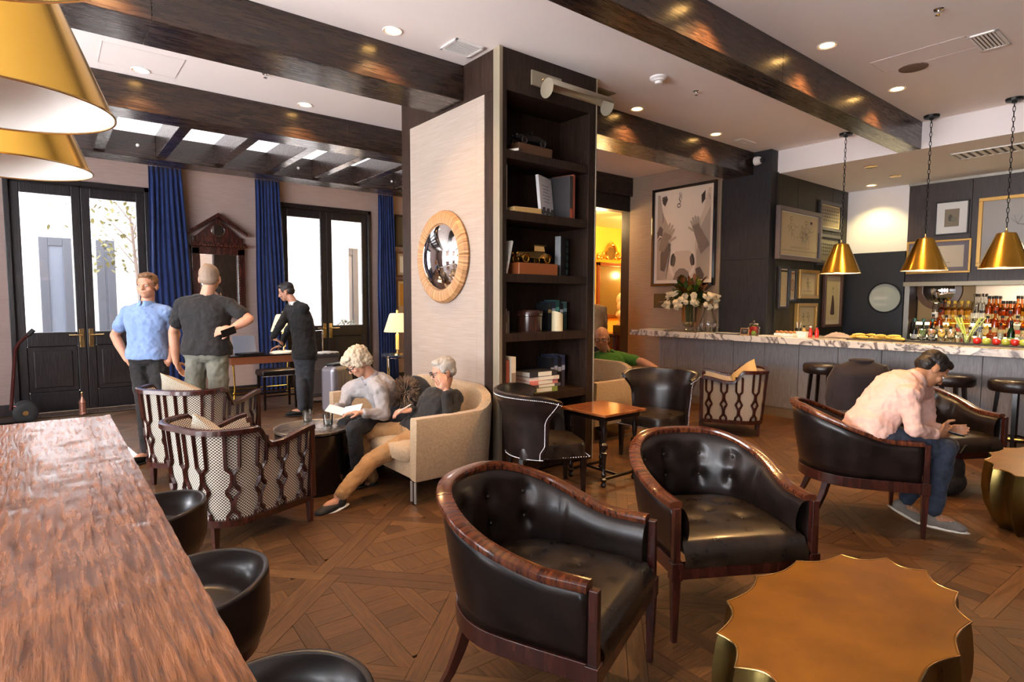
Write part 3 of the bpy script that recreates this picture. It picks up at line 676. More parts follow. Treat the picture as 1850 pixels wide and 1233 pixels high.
# bottom shelf
r = root('framed_plate', (3.95, 4.22, sz[5]), 'round grey plate leaning in a pale square mount on the bottom shelf', 'plate', rz=.2)
MB().box((0, .03, .22), (.40, .02, .42), T=Matrix.Rotation(-.1, 4, 'X')).build('mount', flat('mount_grey', (.24, .21, .17)), r)
MB().lathe([(.001, 0), (.12, .004), (.15, .02), (.13, .02)], 30, T=Matrix.Rotation(-.1, 4, 'X') @ Matrix.Translation((0, .01, .2)) @ TX, cap=False).build('plate', flat('plate_dark', (.07, .06, .055), .3), r, solid=.004)
book((3.62, 4.16, sz[5]), .26, .2, .04, (.55, .36, .22), 'tan book lying flat on the bottom shelf', upright=False)
book((3.63, 4.16, sz[5]+.04), .24, .18, .03, (.62, .55, .46), 'white book lying on the tan one on the bottom shelf', upright=False)

# ================================================================ BAR
bar = root('bar_counter', (8.4, 2.5, 0), 'long bar with a white marble top over grey limed oak panels', 'bar counter')
ob = (8.4, 2.5)
def barb(name, m, x0, x1, y0, y1, z0, z1, bevel=.004): return MB().bb(x0-ob[0], x1-ob[0], y0-ob[1], y1-ob[1], z0, z1).build(name, m, bar, smooth=0, bevel=bevel)
MB().prism([(7.6-8.4, -5.1), (8.5-8.4, -5.1), (8.5-8.4, 1.72), (8.08-8.4, 1.72), (8.08-8.4, 3.86), (7.6-8.4, 3.86)], 1.035, 1.12).build('marble_top', M['marble'], bar, smooth=0, bevel=.006)
barb('core', M['greywood'], 7.94, 8.40, -2.6, 4.20, .06, 1.035); barb('core', M['greywood'], 7.94, 8.06, 4.20, 5.96, .06, 1.035)
ys = [5.98, 5.64, 5.16, 4.66, 4.18, 3.70, 3.20, 2.70, 2.20, 1.72, 1.22, .72, .2, -.4, -1.0, -1.6, -2.6]
for a, b_ in zip(ys, ys[1:]): barb('front_panel', M['greywood'], 7.92, 7.94, b_+.003, a-.003, .125, 1.033, .003)
barb('plinth', flat('step_brown', (.16, .12, .08), .4), 7.88, 7.94, -2.6, 5.9, 0, .12)
barb('end_leg', flat('pale_end', (.26, .28, .34), .4), 7.99, 8.06, 5.99, 6.05, 0, 1.035)
fr = MB().tube([(7.62-ob[0], y-ob[1], .20) for y in (-2.6, 0, 2.15)], .022, 10).build('foot_rail', M['brassp'], bar)
for y in (2.0, .5, -1): MB().tube([(7.62-ob[0], y-ob[1], .2), (7.74-ob[0], y-ob[1], .2), (7.92-ob[0], y-ob[1], .2)], .014, 8).build('rail_bracket', M['brassp'], bar)
# back bar worktop and bottle shelves
bbk = root('back_bar', (10.5, 1, 0), 'dark back bar counter with stepped bottle shelves', 'back bar')
for nm, x0, x1, z0, z1, m_ in (('cabinet', 10.15, 10.62, 0, .93, M['redwood']), ('worktop', 10.1, 10.98, .93, .97, flat('worktop_dark', (.03, .028, .028), .2)), ('step', 10.55, 10.98, .97, 1.10, flat('worktop_dark', (.03, .028, .028), .2)), ('step', 10.75, 10.98, 1.10, 1.28, flat('worktop_dark', (.03, .028, .028), .2))):
    MB().bb(x0-10.5, x1-10.5, -3-1, 3.26-1, z0, z1).build(nm, m_, bbk, smooth=0, bevel=.004)
MB().bb(10.52-10.5, 10.548-10.5, -4, 3.2-1, 1.06, 1.10).build('light_strip', mat('bottle_light', (1, .8, .4), emit=5, ec=(1, .80, .40)), bbk, smooth=0)
MB().bb(10.72-10.5, 10.748-10.5, -4, 3.2-1, 1.24, 1.28).build('light_strip', bpy.data.materials['bottle_light'], bbk, smooth=0)
light('back_bar_light', 'AREA', (10.9, 1.4, 1.86), 50, (1, .80, .42), .12, target=(10.6, 1.4, 1.0), sy=3.4)
bottles = {}
def bottle(kind, glass, label_c, cap_c, liquid=None):
    r = root('bottle', (0, 0, 0), '', 'bottle')
    P = {'tall': [(.0, 0), (.036, 0), (.038, .01), (.038, .19), (.030, .225), (.014, .25), (.013, .31), (.015, .312)],
         'square': [(.0, 0), (.043, 0), (.045, .01), (.045, .15), (.038, .175), (.016, .195), (.015, .25), (.017, .252)],
         'round': [(.0, 0), (.045, 0), (.056, .03), (.056, .10), (.035, .155), (.015, .18), (.013, .24), (.016, .243)],
         'wine': [(.0, 0), (.037, 0), (.038, .01), (.038, .18), (.025, .22), (.014, .245), (.014, .30), (.016, .302)]}[kind]
    hh = P[-1][1]; n = 4 if kind == 'square' else 12
    MB().lathe(P, n if n > 4 else 8).build('glass_body', glass, r)
    if liquid: MB().lathe([(q*.88, z_+.004) for q, z_ in P if z_ < hh*.62]+[(0, hh*.62)], 8).build('liquid', liquid, r)
    MB().lathe([(.018, hh-.012), (.018, hh+.022), (0, hh+.024)], 10).build('stopper', cap_c, r)
    rr = max(q for q, _ in P)+.0008
    g = [[(rr*math.cos(a), rr*math.sin(a), z_) for a in [PI*.55+PI*.9*k/6 for k in range(7)]] for z_ in (hh*.18, hh*.38)]
    MB().grid(g, flip=True).build('label', label_c, r)
    return r
G_ = {'clear': M['clear'], 'amber': glassy('amber_glass', (.85, .42, .06), .2), 'green': glassy('green_glass', (.08, .42, .10), .2), 'dark': flat('dark_bottle', (.012, .014, .010), .08, coat=.5), 'yellow': glassy('yellow_glass', (.95, .72, .20), .2)}
Lq = {'amber': mat('amber_spirit', (.80, .30, .03), rough=.1), 'gold': flat('gold_spirit', (.85, .55, .08), .1), 'red': flat('red_spirit', (.45, .05, .02), .1), 'pale': flat('pale_spirit', (.8, .74, .55), .1)}
lb = {'cream': flat('label_cream', (.52, .40, .20)), 'white': M['paper'], 'black': flat('label_black', (.02, .02, .02)), 'blue': flat('label_blue', (.10, .14, .32)), 'red': flat('label_red', (.45, .04, .03))}
kinds = [('amber', 'square', G_['amber'], lb['cream'], lb['black'], Lq['amber']), ('golden', 'square', G_['yellow'], lb['cream'], Lq['gold'], Lq['gold']),
         ('clear', 'tall', G_['clear'], lb['white'], M['chrome'], None), ('orange brown', 'tall', G_['amber'], lb['cream'], lb['black'], Lq['amber']),
         ('green', 'wine', G_['green'], lb['cream'], lb['black'], None), ('dark wine', 'wine', G_['dark'], lb['white'], flat('foil', (.05, .22, .16), .3), None),
         ('pale gold', 'round', G_['clear'], lb['cream'], lb['black'], Lq['gold']), ('red labelled', 'square', G_['clear'], lb['red'], lb['black'], Lq['pale']),
         ('blue labelled', 'tall', G_['clear'], lb['blue'], lb['black'], Lq['pale'])]
proto = [None]*len(kinds)
def put_bottle(k, loc, label, sc_=1, group='bottles on the back bar'):
    if proto[k] is None:
        nm, kd, g, l_, c_, q = kinds[k]; proto[k] = bottle(kd, g, l_, c_, q); r = proto[k]; r.location = loc
    else: r = dup(proto[k], loc)
    r['label'] = label; r['group'] = group; r.scale = (sc_,)*3; r.rotation_euler = (0, 0, 0)
upper = [2, 0, 1, 1, 1, 1, 2, 2, 3, 3, 0, 0, 3, 1, 6, 2, 6, 2, 0, 6, 2]
for i, k in enumerate(upper):
    put_bottle(k, (10.86, 2.98-i*.078*1.05, 1.28), '%s bottle, %s from the left in the raised rear row of the back bar' % (kinds[k][0], ORD[i] if i < 20 else 'last'), 1.22+.1*(k == 2), 'bottles in the rear row')
middle = [0, 3, 6, 1, 7, 1, 2, 8, 6, 3, 0, 3, 7, 0, 6, 1, 8, 6, 2, 0]
for i, k in enumerate(middle):
    put_bottle(k, (10.66, 2.95-i*.083, 1.10), '%s bottle, %s from the left in the middle row of the back bar' % (kinds[k][0], ORD[i]), 1.12, 'bottles in the middle row')
front = [5, 5, 5, 0, 6, 7, 6, 8, 0, 8, 4, 7, 4, 5]
for i, k in enumerate(front):
    put_bottle(k, (10.42, 3.12-i*.115, .97), '%s bottle, %s from the left in the front row of the back bar' % (kinds[k][0], ORD[i]), 1.15 if k in (4, 5) else 1, 'bottles in the front row')

r = root('round_wall_mirror', (10.975, 2.98, 1.78), 'round convex mirror in a dark frame on the back bar wall above the bottles', 'mirror', rz=-PI/2)  # solid stand-in for a reflection in the back bar mirror
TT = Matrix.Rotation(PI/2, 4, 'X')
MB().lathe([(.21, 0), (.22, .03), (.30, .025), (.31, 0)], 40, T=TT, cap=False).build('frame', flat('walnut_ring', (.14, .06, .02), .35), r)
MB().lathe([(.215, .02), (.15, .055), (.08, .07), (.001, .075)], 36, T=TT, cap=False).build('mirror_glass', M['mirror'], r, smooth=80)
# ---- things on the bar top
CT = 1.12
def onbar(u, v, dx=0): 
    p = at(u, v, z=CT); return (min(max(p.x+dx, 7.68), 8.0), p.y, CT)
def leafm(b, base, d, L, W, droop=.3):
    d = Vector(d).normalized(); sd = d.cross(Vector((0, 0, 1))); sd = sd.normalized() if sd.length > .01 else Vector((1, 0, 0))
    up = sd.cross(d); P = []
    for i in range(5):
        t = i/4; c_ = Vector(base)+d*L*t-Vector((0, 0, 1))*droop*L*t*t; ww = W*math.sin(PI*min(1, t*.9+.08))
        P.append([c_-sd*ww, c_+up*ww*.25, c_+sd*ww])
    b.grid(P)
vase = root('flower_vase', (7.82, 5.36, CT), 'tall ribbed glass vase filled with green stems on the marble bar', 'vase')
MB().lathe([(.0, 0), (.085, 0), (.09, .015), (.045, .05), (.04, .065), (.10, .10), (.115, .16), (.118, .42), (.125, .43), (.118, .42), (.108, .16), (.03, .08)], 28, cap=False).build('glass_body', M['clear'], vase)
b = MB()
for i in range(26):
    a = random.random()*6.28; q = random.random()*.075; b.tube([(q*math.cos(a), q*math.sin(a), .10), (q*1.2*math.cos(a+.5), q*1.2*math.sin(a+.5), .43)], .006, 5)
b.build('stems', flat('stem_green', (.06, .10, .02)), vase)
bq = root('flower_bouquet', (7.82, 5.36, CT+.42), 'large bouquet of cream roses with glossy green and copper leaves in the ribbed vase', 'flowers')
lg = [MB(), MB(), MB()]
for i in range(360):
    a = random.random()*2*PI; e = random.uniform(-.15, 1.25); d = Vector((math.cos(a)*math.cos(e), math.sin(a)*math.cos(e), math.sin(e)))
    q = random.uniform(.05, .26)*(1+.45*max(0, math.sin(e))); base = d*q+Vector((0, 0, .03))
    k = 2 if (d.z > .5 and random.random() < .6 and d.y < .3) else random.choice((0, 0, 1))
    if base.x+.1*d.x > .20: continue
    leafm(lg[k], base, (d+Vector((random.uniform(-.5, .5), random.uniform(-.5, .5), random.uniform(-.2, .5)))), random.uniform(.12, .19), random.uniform(.026, .045), .2)
lg[0].build('green_leaves', flat('leaf_green', (.035, .085, .012), .35), bq)['kind'] = 'stuff'
lg[1].build('yellow_green_leaves', flat('leaf_yellow', (.20, .24, .03), .4), bq)['kind'] = 'stuff'
lg[2].build('copper_leaves', flat('leaf_copper', (.16, .055, .012), .4), bq)['kind'] = 'stuff'
rose = None
for i in range(46):
    a = random.uniform(2.2, 5.6); e = random.uniform(-.30, .40); q = random.uniform(.31, .38)
    p = (math.cos(a)*math.cos(e)*q, math.sin(a)*math.cos(e)*q*1.15, .06+math.sin(e)*q)
    if rose is None:
        b = MB()
        for ring_, (rr, zz, n_) in enumerate(((.012, .022, 4), (.024, .014, 5), (.036, .0, 7))):
            for k in range(n_):
                an = 2*PI*k/n_+ring_; T = Matrix.Rotation(an, 4, 'Z') @ Matrix.Translation((rr*.55, 0, zz)) @ Matrix.Rotation(.9-.3*ring_, 4, 'Y')
                b.ball(T @ Matrix.Identity(4), (.022, .018, .006), 6, 4)
        b.ball((0, 0, .018), .016, 8, 6); rose = b.build('rose', flat('rose_cream', (.80, .70, .50), .6), bq, loc=p); o = rose
    else: o = rose.copy(); COL.objects.link(o); o.location = p
    o.rotation_euler = Vector((p[0], p[1], p[2]-.03)).to_track_quat('Z', 'Y').to_euler(); s_ = random.uniform(1.0, 1.4); o.scale = (s_,)*3
jug = root('glass_pitcher', (7.93, 5.10, CT), 'clear bulbous glass pitcher behind the vase on the marble bar', 'pitcher')
MB().lathe([(.0, 0), (.08, 0), (.12, .06), (.125, .16), (.08, .27), (.06, .36), (.075, .42), (.07, .42), (.055, .36)], 24, cap=False).build('glass_body', M['clear'], jug)
def tumbler(loc, label, r_=.036, h_=.085, fill=0, group=None, m_='clear', cat='glass', lc=None):
    t = root('tumbler', loc, label, cat, group)
    MB().lathe([(0, 0), (r_*.82, 0), (r_, h_), (r_*.94, h_), (r_*.78, .008), (0, .008)], 16, cap=False).build('glass_body', M[m_], t)
    if fill: MB().lathe([(0, .009), (r_*.76, .009), (r_*.8, h_*fill), (0, h_*fill)], 14, cap=False).build('drink', lc or M['water'], t)
    return t
for i, (u, v) in enumerate(((1285, 598), (1294, 600), (1303, 598), (1312, 600))):
    tumbler(onbar(u, v), 'small empty tumbler, %s from the left of four beside the vase' % ORD[i], .035, .075, .3, 'tumblers beside the vase', lc=flat('lime_drink', (.5, .5, .15), .1))
def flat_sheet(name, loc, w_, d_, rz, c_, label, cat, h_=.006, n=1):
    r = root(name, loc, label, cat, rz=rz)
    for i in range(n): MB().box((.008*i, .006*(i % 2), h_*(i+.5)/n), (w_, d_, h_/n*.9)).build('page' if n > 1 else 'sheet', flat('%s_%d' % (name, i), tuple(min(1, q*(1-.15*i)) for q in c_)), r, smooth=0)
flat_sheet('newspaper', (7.80, 5.97, CT), .36, .42, .2, (.66, .62, .54), 'folded newspaper at the far left end of the marble bar', 'newspaper', .02, 3)
flat_sheet('menu_sheet', (7.76, 4.97, CT), .22, .30, .1, (.70, .66, .56), 'open white menu lying on the bar in front of the tumblers', 'menu')
flat_sheet('bar_mat', (7.82, 4.66, CT), .26, .42, .05, (.05, .045, .04), 'black bar mat under the white napkins', 'mat', .008)
flat_sheet('napkin', (7.82, 4.68, CT+.008), .2, .34, .1, (.74, .70, .60), 'flat white napkins on the black bar mat', 'napkin', .008, 2)
jar = root('candy_jar', (7.88, 4.33, CT), 'round glass jar of red and green fruit with a silver lid on the bar', 'jar')
MB().lathe([(0, 0), (.07, 0), (.085, .03), (.085, .11), (.06, .14), (.055, .15)], 24, cap=False).build('glass_body', M['clear'], jar)
MB().lathe([(.066, .148), (.07, .155), (.045, .18), (.012, .188), (.014, .205), (0, .212)], 24).build('lid', M['chrome'], jar)
for i, (x, y, z_, c_) in enumerate(((-.03, .03, .035, 'r'), (-.035, -.02, .03, 'g'), (.03, 0, .035, 'r'), (-.02, .02, .09, 'r'), (.0, -.03, .085, 'p'), (.03, .02, .10, 'g'), (-.03, -.03, .09, 'r'))):
    o = MB().ball((0, 0, 0), .034, 12, 8).build('fruit', flat('fruit_'+c_, {'r': (.55, .03, .02), 'g': (.35, .5, .06), 'p': (.4, .02, .10)}[c_], .3), None, loc=(7.88+x, 4.33+y, CT+z_))
    tag(o, {'r': 'red', 'g': 'green', 'p': 'purple'}[c_]+' fruit in the silver lidded jar, '+('low at the back', 'low at the left', 'low at the right', 'upper middle', 'upper front', 'topmost', 'upper left front')[i], 'fruit', 'fruit in the jar')
sg = root('small_chalkboard', (7.72, 4.38, CT), 'tiny wooden framed chalkboard sign beside the fruit jar', 'sign', rz=-PI/2)
MB().box((0, 0, .05), (.13, .012, .10), T=Matrix.Rotation(-.2, 4, 'X')).build('frame', flat('tan_frame', (.42, .22, .08)), sg)
MB().box((0, -.007, .05), (.105, .004, .075), T=Matrix.Rotation(-.2, 4, 'X')).build('board', M['ink'], sg)
MB().tube([(-.03, -.0095, .06), (-.015, -.0095, .07), (0, -.0095, .058), (.02, -.0095, .066), (.034, -.0095, .06)], .0015, 4, T=Matrix.Rotation(-.2, 4, 'X')).tube([(-.02, -.0095, .042), (.02, -.0095, .045)], .0012, 4, T=Matrix.Rotation(-.2, 4, 'X')).build('chalk_writing', M['paper'], sg)
flat_sheet('leaflets', (7.74, 4.02, CT), .12, .26, 0, (.76, .74, .66), 'spread of small white leaflets on the bar below the big picture', 'leaflets', .012, 3)
r = root('snack_tray', (7.95, 3.90, CT), 'white tray of small brown pastries on the bar', 'tray')
MB().box((0, 0, .02), (.16, .26, .04)).build('tray', M['white'], r, bevel=.005)
for i in range(8): MB().ball((-.05+.1*(i % 2), -.1+.065*(i//2), .055), (.026, .028, .02), 8, 6).build('pastry', flat('pastry', (.40, .18, .06)), r)
r = root('sugar_bowl', (7.92, 3.65, CT), 'white square ceramic bowl on the bar', 'bowl')
MB().add([(-.05, -.05, 0), (.05, -.05, 0), (.05, .05, 0), (-.05, .05, 0), (-.065, -.065, .075), (.065, -.065, .075), (.065, .065, .075), (-.065, .065, .075)], [(3, 2, 1, 0), (0, 1, 5, 4), (1, 2, 6, 5), (2, 3, 7, 6), (3, 0, 4, 7)]).build('bowl', M['white'], r, smooth=0, solid=.006)
r = root('straw_cup', (8.11, 3.81, CT), 'black cup of stirrers and straws on the bar', 'cup')
MB().lathe([(0, 0), (.035, 0), (.04, .11)], 16, cap=False).build('cup', M['black'], r, solid=.003)
for i in range(6): MB().tube([(0, 0, .02), (.035*math.cos(i*1.1), .035*math.sin(i*1.1), .19)], .003, 5).build('straw', M['paper'] if i % 2 else M['ink'], r)
for i, (y, c_, nm) in enumerate(((3.74, (.50, .02, .015), 'red'), (3.80, (.42, .03, .02), 'dark red'), (3.86, (.45, .28, .08), 'amber'))):
    r = root('sauce_bottle', (8.02-.06*i, y*.941, CT), '%s sauce bottle on the bar beside the square bowl' % nm, 'bottle')
    MB().lathe([(0, 0), (.024, 0), (.026, .01), (.026, .085), (.012, .115), (.012, .13)], 14).build('body', flat('sauce_%d' % i, c_, .25), r)
    MB().lathe([(.014, .13), (.014, .15), (0, .152)], 12).build('cap', M['white'] if i == 1 else M['black'], r)
r = root('folded_cloth', (8.13, 3.29, CT), 'grey crumpled cloth on the bar in front of the framed drawings', 'cloth')
G = [[(-.1+.02*i, -.17+.034*j, .01+.05*math.sin(PI*i/10)*math.sin(PI*j/10)*(1+.5*math.sin(i*1.3+j))) for j in range(11)] for i in range(11)]
MB().grid(G).build('cloth', flat('cloth_grey', (.28, .22, .20), .9), r, solid=.006)
# bananas / bread on a dark board
r = root('banana_board', (8.00, 2.78, CT), 'flat dark board under the yellow bananas on the bar', 'board')
MB().box((0, 0, .006), (.26, .62, .012)).build('board', flat('board_dark', (.03, .02, .015)), r)
def banana(loc, rz, label, sc_=1.):
    pts = [(.10*math.sin(a)*sc_, .11*(1-math.cos(a))*sc_, 0) for a in [-.9+1.8*k/8 for k in range(9)]]
    o = MB().tube(pts, [.006, .013, .018, .020, .021, .020, .018, .012, .005], 7).build('banana', flat('banana_yellow', (.68, .42, .07), .5), None, loc=loc)
    o.rotation_euler = (0, 0, rz); tag(o, label, 'banana', 'bananas on the dark board')
for i in range(9):
    banana((7.95+.04*(i % 3), 2.52+.065*i, CT+.034+.028*(i % 2)), 1.2+.3*math.sin(i*2.1), 'ripe yellow banana, %s from the right on the dark bar board' % ORD[i])
fb = root('bar_rail_mat', (8.10, 1.72, CT), 'long black rubber mat under the glasses and apples on the bar', 'mat')
MB().box((0, 0, .006), (.30, 1.75, .012)).build('mat', M['rubber'], fb, smooth=0)
def goblet(loc, label, c_):
    t = root('stemmed_glass', loc, label, 'glass', 'stemmed garnish glasses on the bar mat')
    MB().lathe([(.0, 0), (.035, 0), (.034, .004), (.006, .01), (.006, .025), (.04, .055), (.05, .10), (.047, .15), (.044, .15), (.046, .10), (.035, .06), (0, .035)], 18, cap=False).build('glass_body', M['clear'], t)
    b = MB()
    for i in range(14): b.ball((random.uniform(-.025, .025), random.uniform(-.025, .025), random.uniform(.06, .14)), random.uniform(.010, .016), 6, 5)
    b.build('garnish', flat('garnish_'+c_, {'mint': (.12, .22, .04), 'pink': (.50, .28, .16), 'lemon': (.80, .55, .06), 'almond': (.55, .36, .16)}[c_]), t)
for (u, v, c_, lab) in ((1665, 618, 'mint', 'stemmed glass of green mint leaves on the bar mat'), (1682, 620, 'pink', 'stemmed glass of pink brown garnish on the bar mat'), (1700, 621, 'lemon', 'stemmed glass of lemon slices on the bar mat'), (1717, 622, 'almond', 'stemmed glass of tan nuts on the bar mat')):
    p = at(u, v, x=8.10); goblet((8.10, p.y, CT+.012), lab, c_)
p = at(1730, 622, x=8.1); tumbler((8.1, p.y, CT+.012), 'short tumbler of pale orange drink on the bar mat', .032, .07, .8, lc=flat('orange_drink', (.7, .42, .15), .3))
p = at(1746, 622, x=8.08); ce = root('celery_jar', (8.08, p.y, CT+.012), 'glass of tall pale green celery sticks on the bar mat', 'celery glass')
MB().lathe([(0, 0), (.035, 0), (.045, .11), (.042, .11), (.03, .01)], 16, cap=False).build('glass_body', M['clear'], ce)
for i in range(6):
    a = i*1.05; s_ = (-.16 if i % 2 else .13)*(.6+.1*i)
    MB().tube([(.01*math.cos(a), .01*math.sin(a), .01), (.02*math.cos(a), s_*.35, .14), (.03*math.cos(a), s_*.9, .29)], [.012, .012, .015], 6, sq=(1, .5)).build('celery_stick', flat('celery', (.50, .62, .14), .5), ce)
for i, u in enumerate((1765, 1782, 1800, 1817, 1834, 1850, 1867)):
    p = at(u, 624, x=8.06); o = MB().lathe([(0, .006), (.016, .001), (.034, .012), (.041, .036), (.037, .060), (.02, .070), (.008, .062), (0, .058)], 20, cap=False).build('apple', flat(('apple_red', 'apple_green')[i % 2], ((.62, .02, .012), (.48, .52, .06))[i % 2], .22, coat=.3), None, loc=(8.06, p.y, CT+.012))
    tag(o, '%s apple, %s from the left in the row on the bar mat' % (('red', 'green')[i % 2], ORD[i]), 'apple', 'row of apples on the bar')
# bar pendants
def pendant(loc, label, rim_r, hh, top_r, ceil_z, group, m_in='shadein', power=30, chain=True):
    r = root('pendant_lamp', loc, label, 'pendant lamp', group)       # origin at rim centre
    MB().lathe([(rim_r, 0), (top_r, hh), (top_r-.01, hh+.006), (.012, hh+.008)], 56, cap=False).build('shade', M['brass'], r)
    inn = MB(); G = [[(q*math.cos(2*PI*k/56), q*math.sin(2*PI*k/56), z_) for k in range(56)] for q, z_ in ((rim_r-.003, .002), (top_r-.004, hh-.004), (.01, hh-.003))]
    inn.grid(G, close=True, flip=True); inn.build('shade_lining', M[m_in], r)
    MB().tube([(rim_r*math.cos(2*PI*k/56), rim_r*math.sin(2*PI*k/56), 0) for k in range(56)], .003, 6, closed=True).build('rim', M['brassp'], r)
    MB().lathe([(0, hh*.45), (.03, hh*.5), (.03, hh*.62), (.015, hh*.72), (.015, hh)], 14).build('bulb', M['lamp_on'] if power else M['white'], r)
    MB().lathe([(.02, hh+.005), (.014, hh+.03), (.008, hh+.035), (.008, hh+.06)], 12).build('finial', M['brassp'], r)
    top = ceil_z-loc[2]; z_ = hh+.06; i = 0
    n = max(1, int((top-.03-z_)/.052)); st = (top-.03-z_)/n
    lk = None
    for i in range(n):
        if lk is None:
            lk = MB().tube([(.011*math.cos(a), 0, (st*.62)*math.sin(a)) for a in [2*PI*k/10 for k in range(10)]], .0035, 5, closed=True).build('chain_link', M['black'], r, loc=(0, 0, z_+st/2))
        else: c2 = lk.copy(); COL.objects.link(c2); c2.location = (0, 0, z_+st*(i+.5)); c2.rotation_euler = (0, 0, (i % 2)*PI/2)
    MB().lathe([(.0, top-.05), (.02, top-.05), (.025, top-.035), (.075, top-.028), (.08, top-.001)], 24).build('ceiling_canopy', M['black'], r)
    if power: light('pendant_glow', 'SPOT', (loc[0], loc[1], loc[2]+hh*.4), power, (1, .74, .42), .04, target=(loc[0], loc[1], 0), spot=2.3, blend=.5)
    return r
for i, y in enumerate((3.285, 2.36, 1.62)):
    pendant((8.09, y, 1.965), ('leftmost', 'middle', 'rightmost')[i]+' of the three brass cone pendants hanging over the bar', .235, .37, .085, CZ, 'brass pendants over the bar')
for i, (x, y) in enumerate(((-.145, 1.085), (-.095, 2.06), (-.10, 2.98))):
    pendant((x, y, 2.105), ('nearest', 'middle', 'farthest')[i]+' of the three large brass cone pendants over the plank table, cut by the edge', .272, .43, .10, CZ, 'brass pendants over the plank table', power=0)

# ================================================================ SEATING
def resample(P, n):
    P = [Vector(p) for p in P]; L = [0]
    for a, b in zip(P, P[1:]): L.append(L[-1]+(b-a).length)
    out = []
    for i in range(n):
        s_ = L[-1]*i/(n-1); k = 0
        while k < len(L)-2 and L[k+1] < s_: k += 1
        t = (s_-L[k])/max(1e-9, L[k+1]-L[k]); out.append(P[k].lerp(P[k+1], t))
    return out, L[-1]
def outn(P, i):
    a = P[max(0, i-1)]; b = P[min(len(P)-1, i+1)]; t = b-a; t.z = 0; t.normalize(); return Vector((t.y, -t.x, 0))
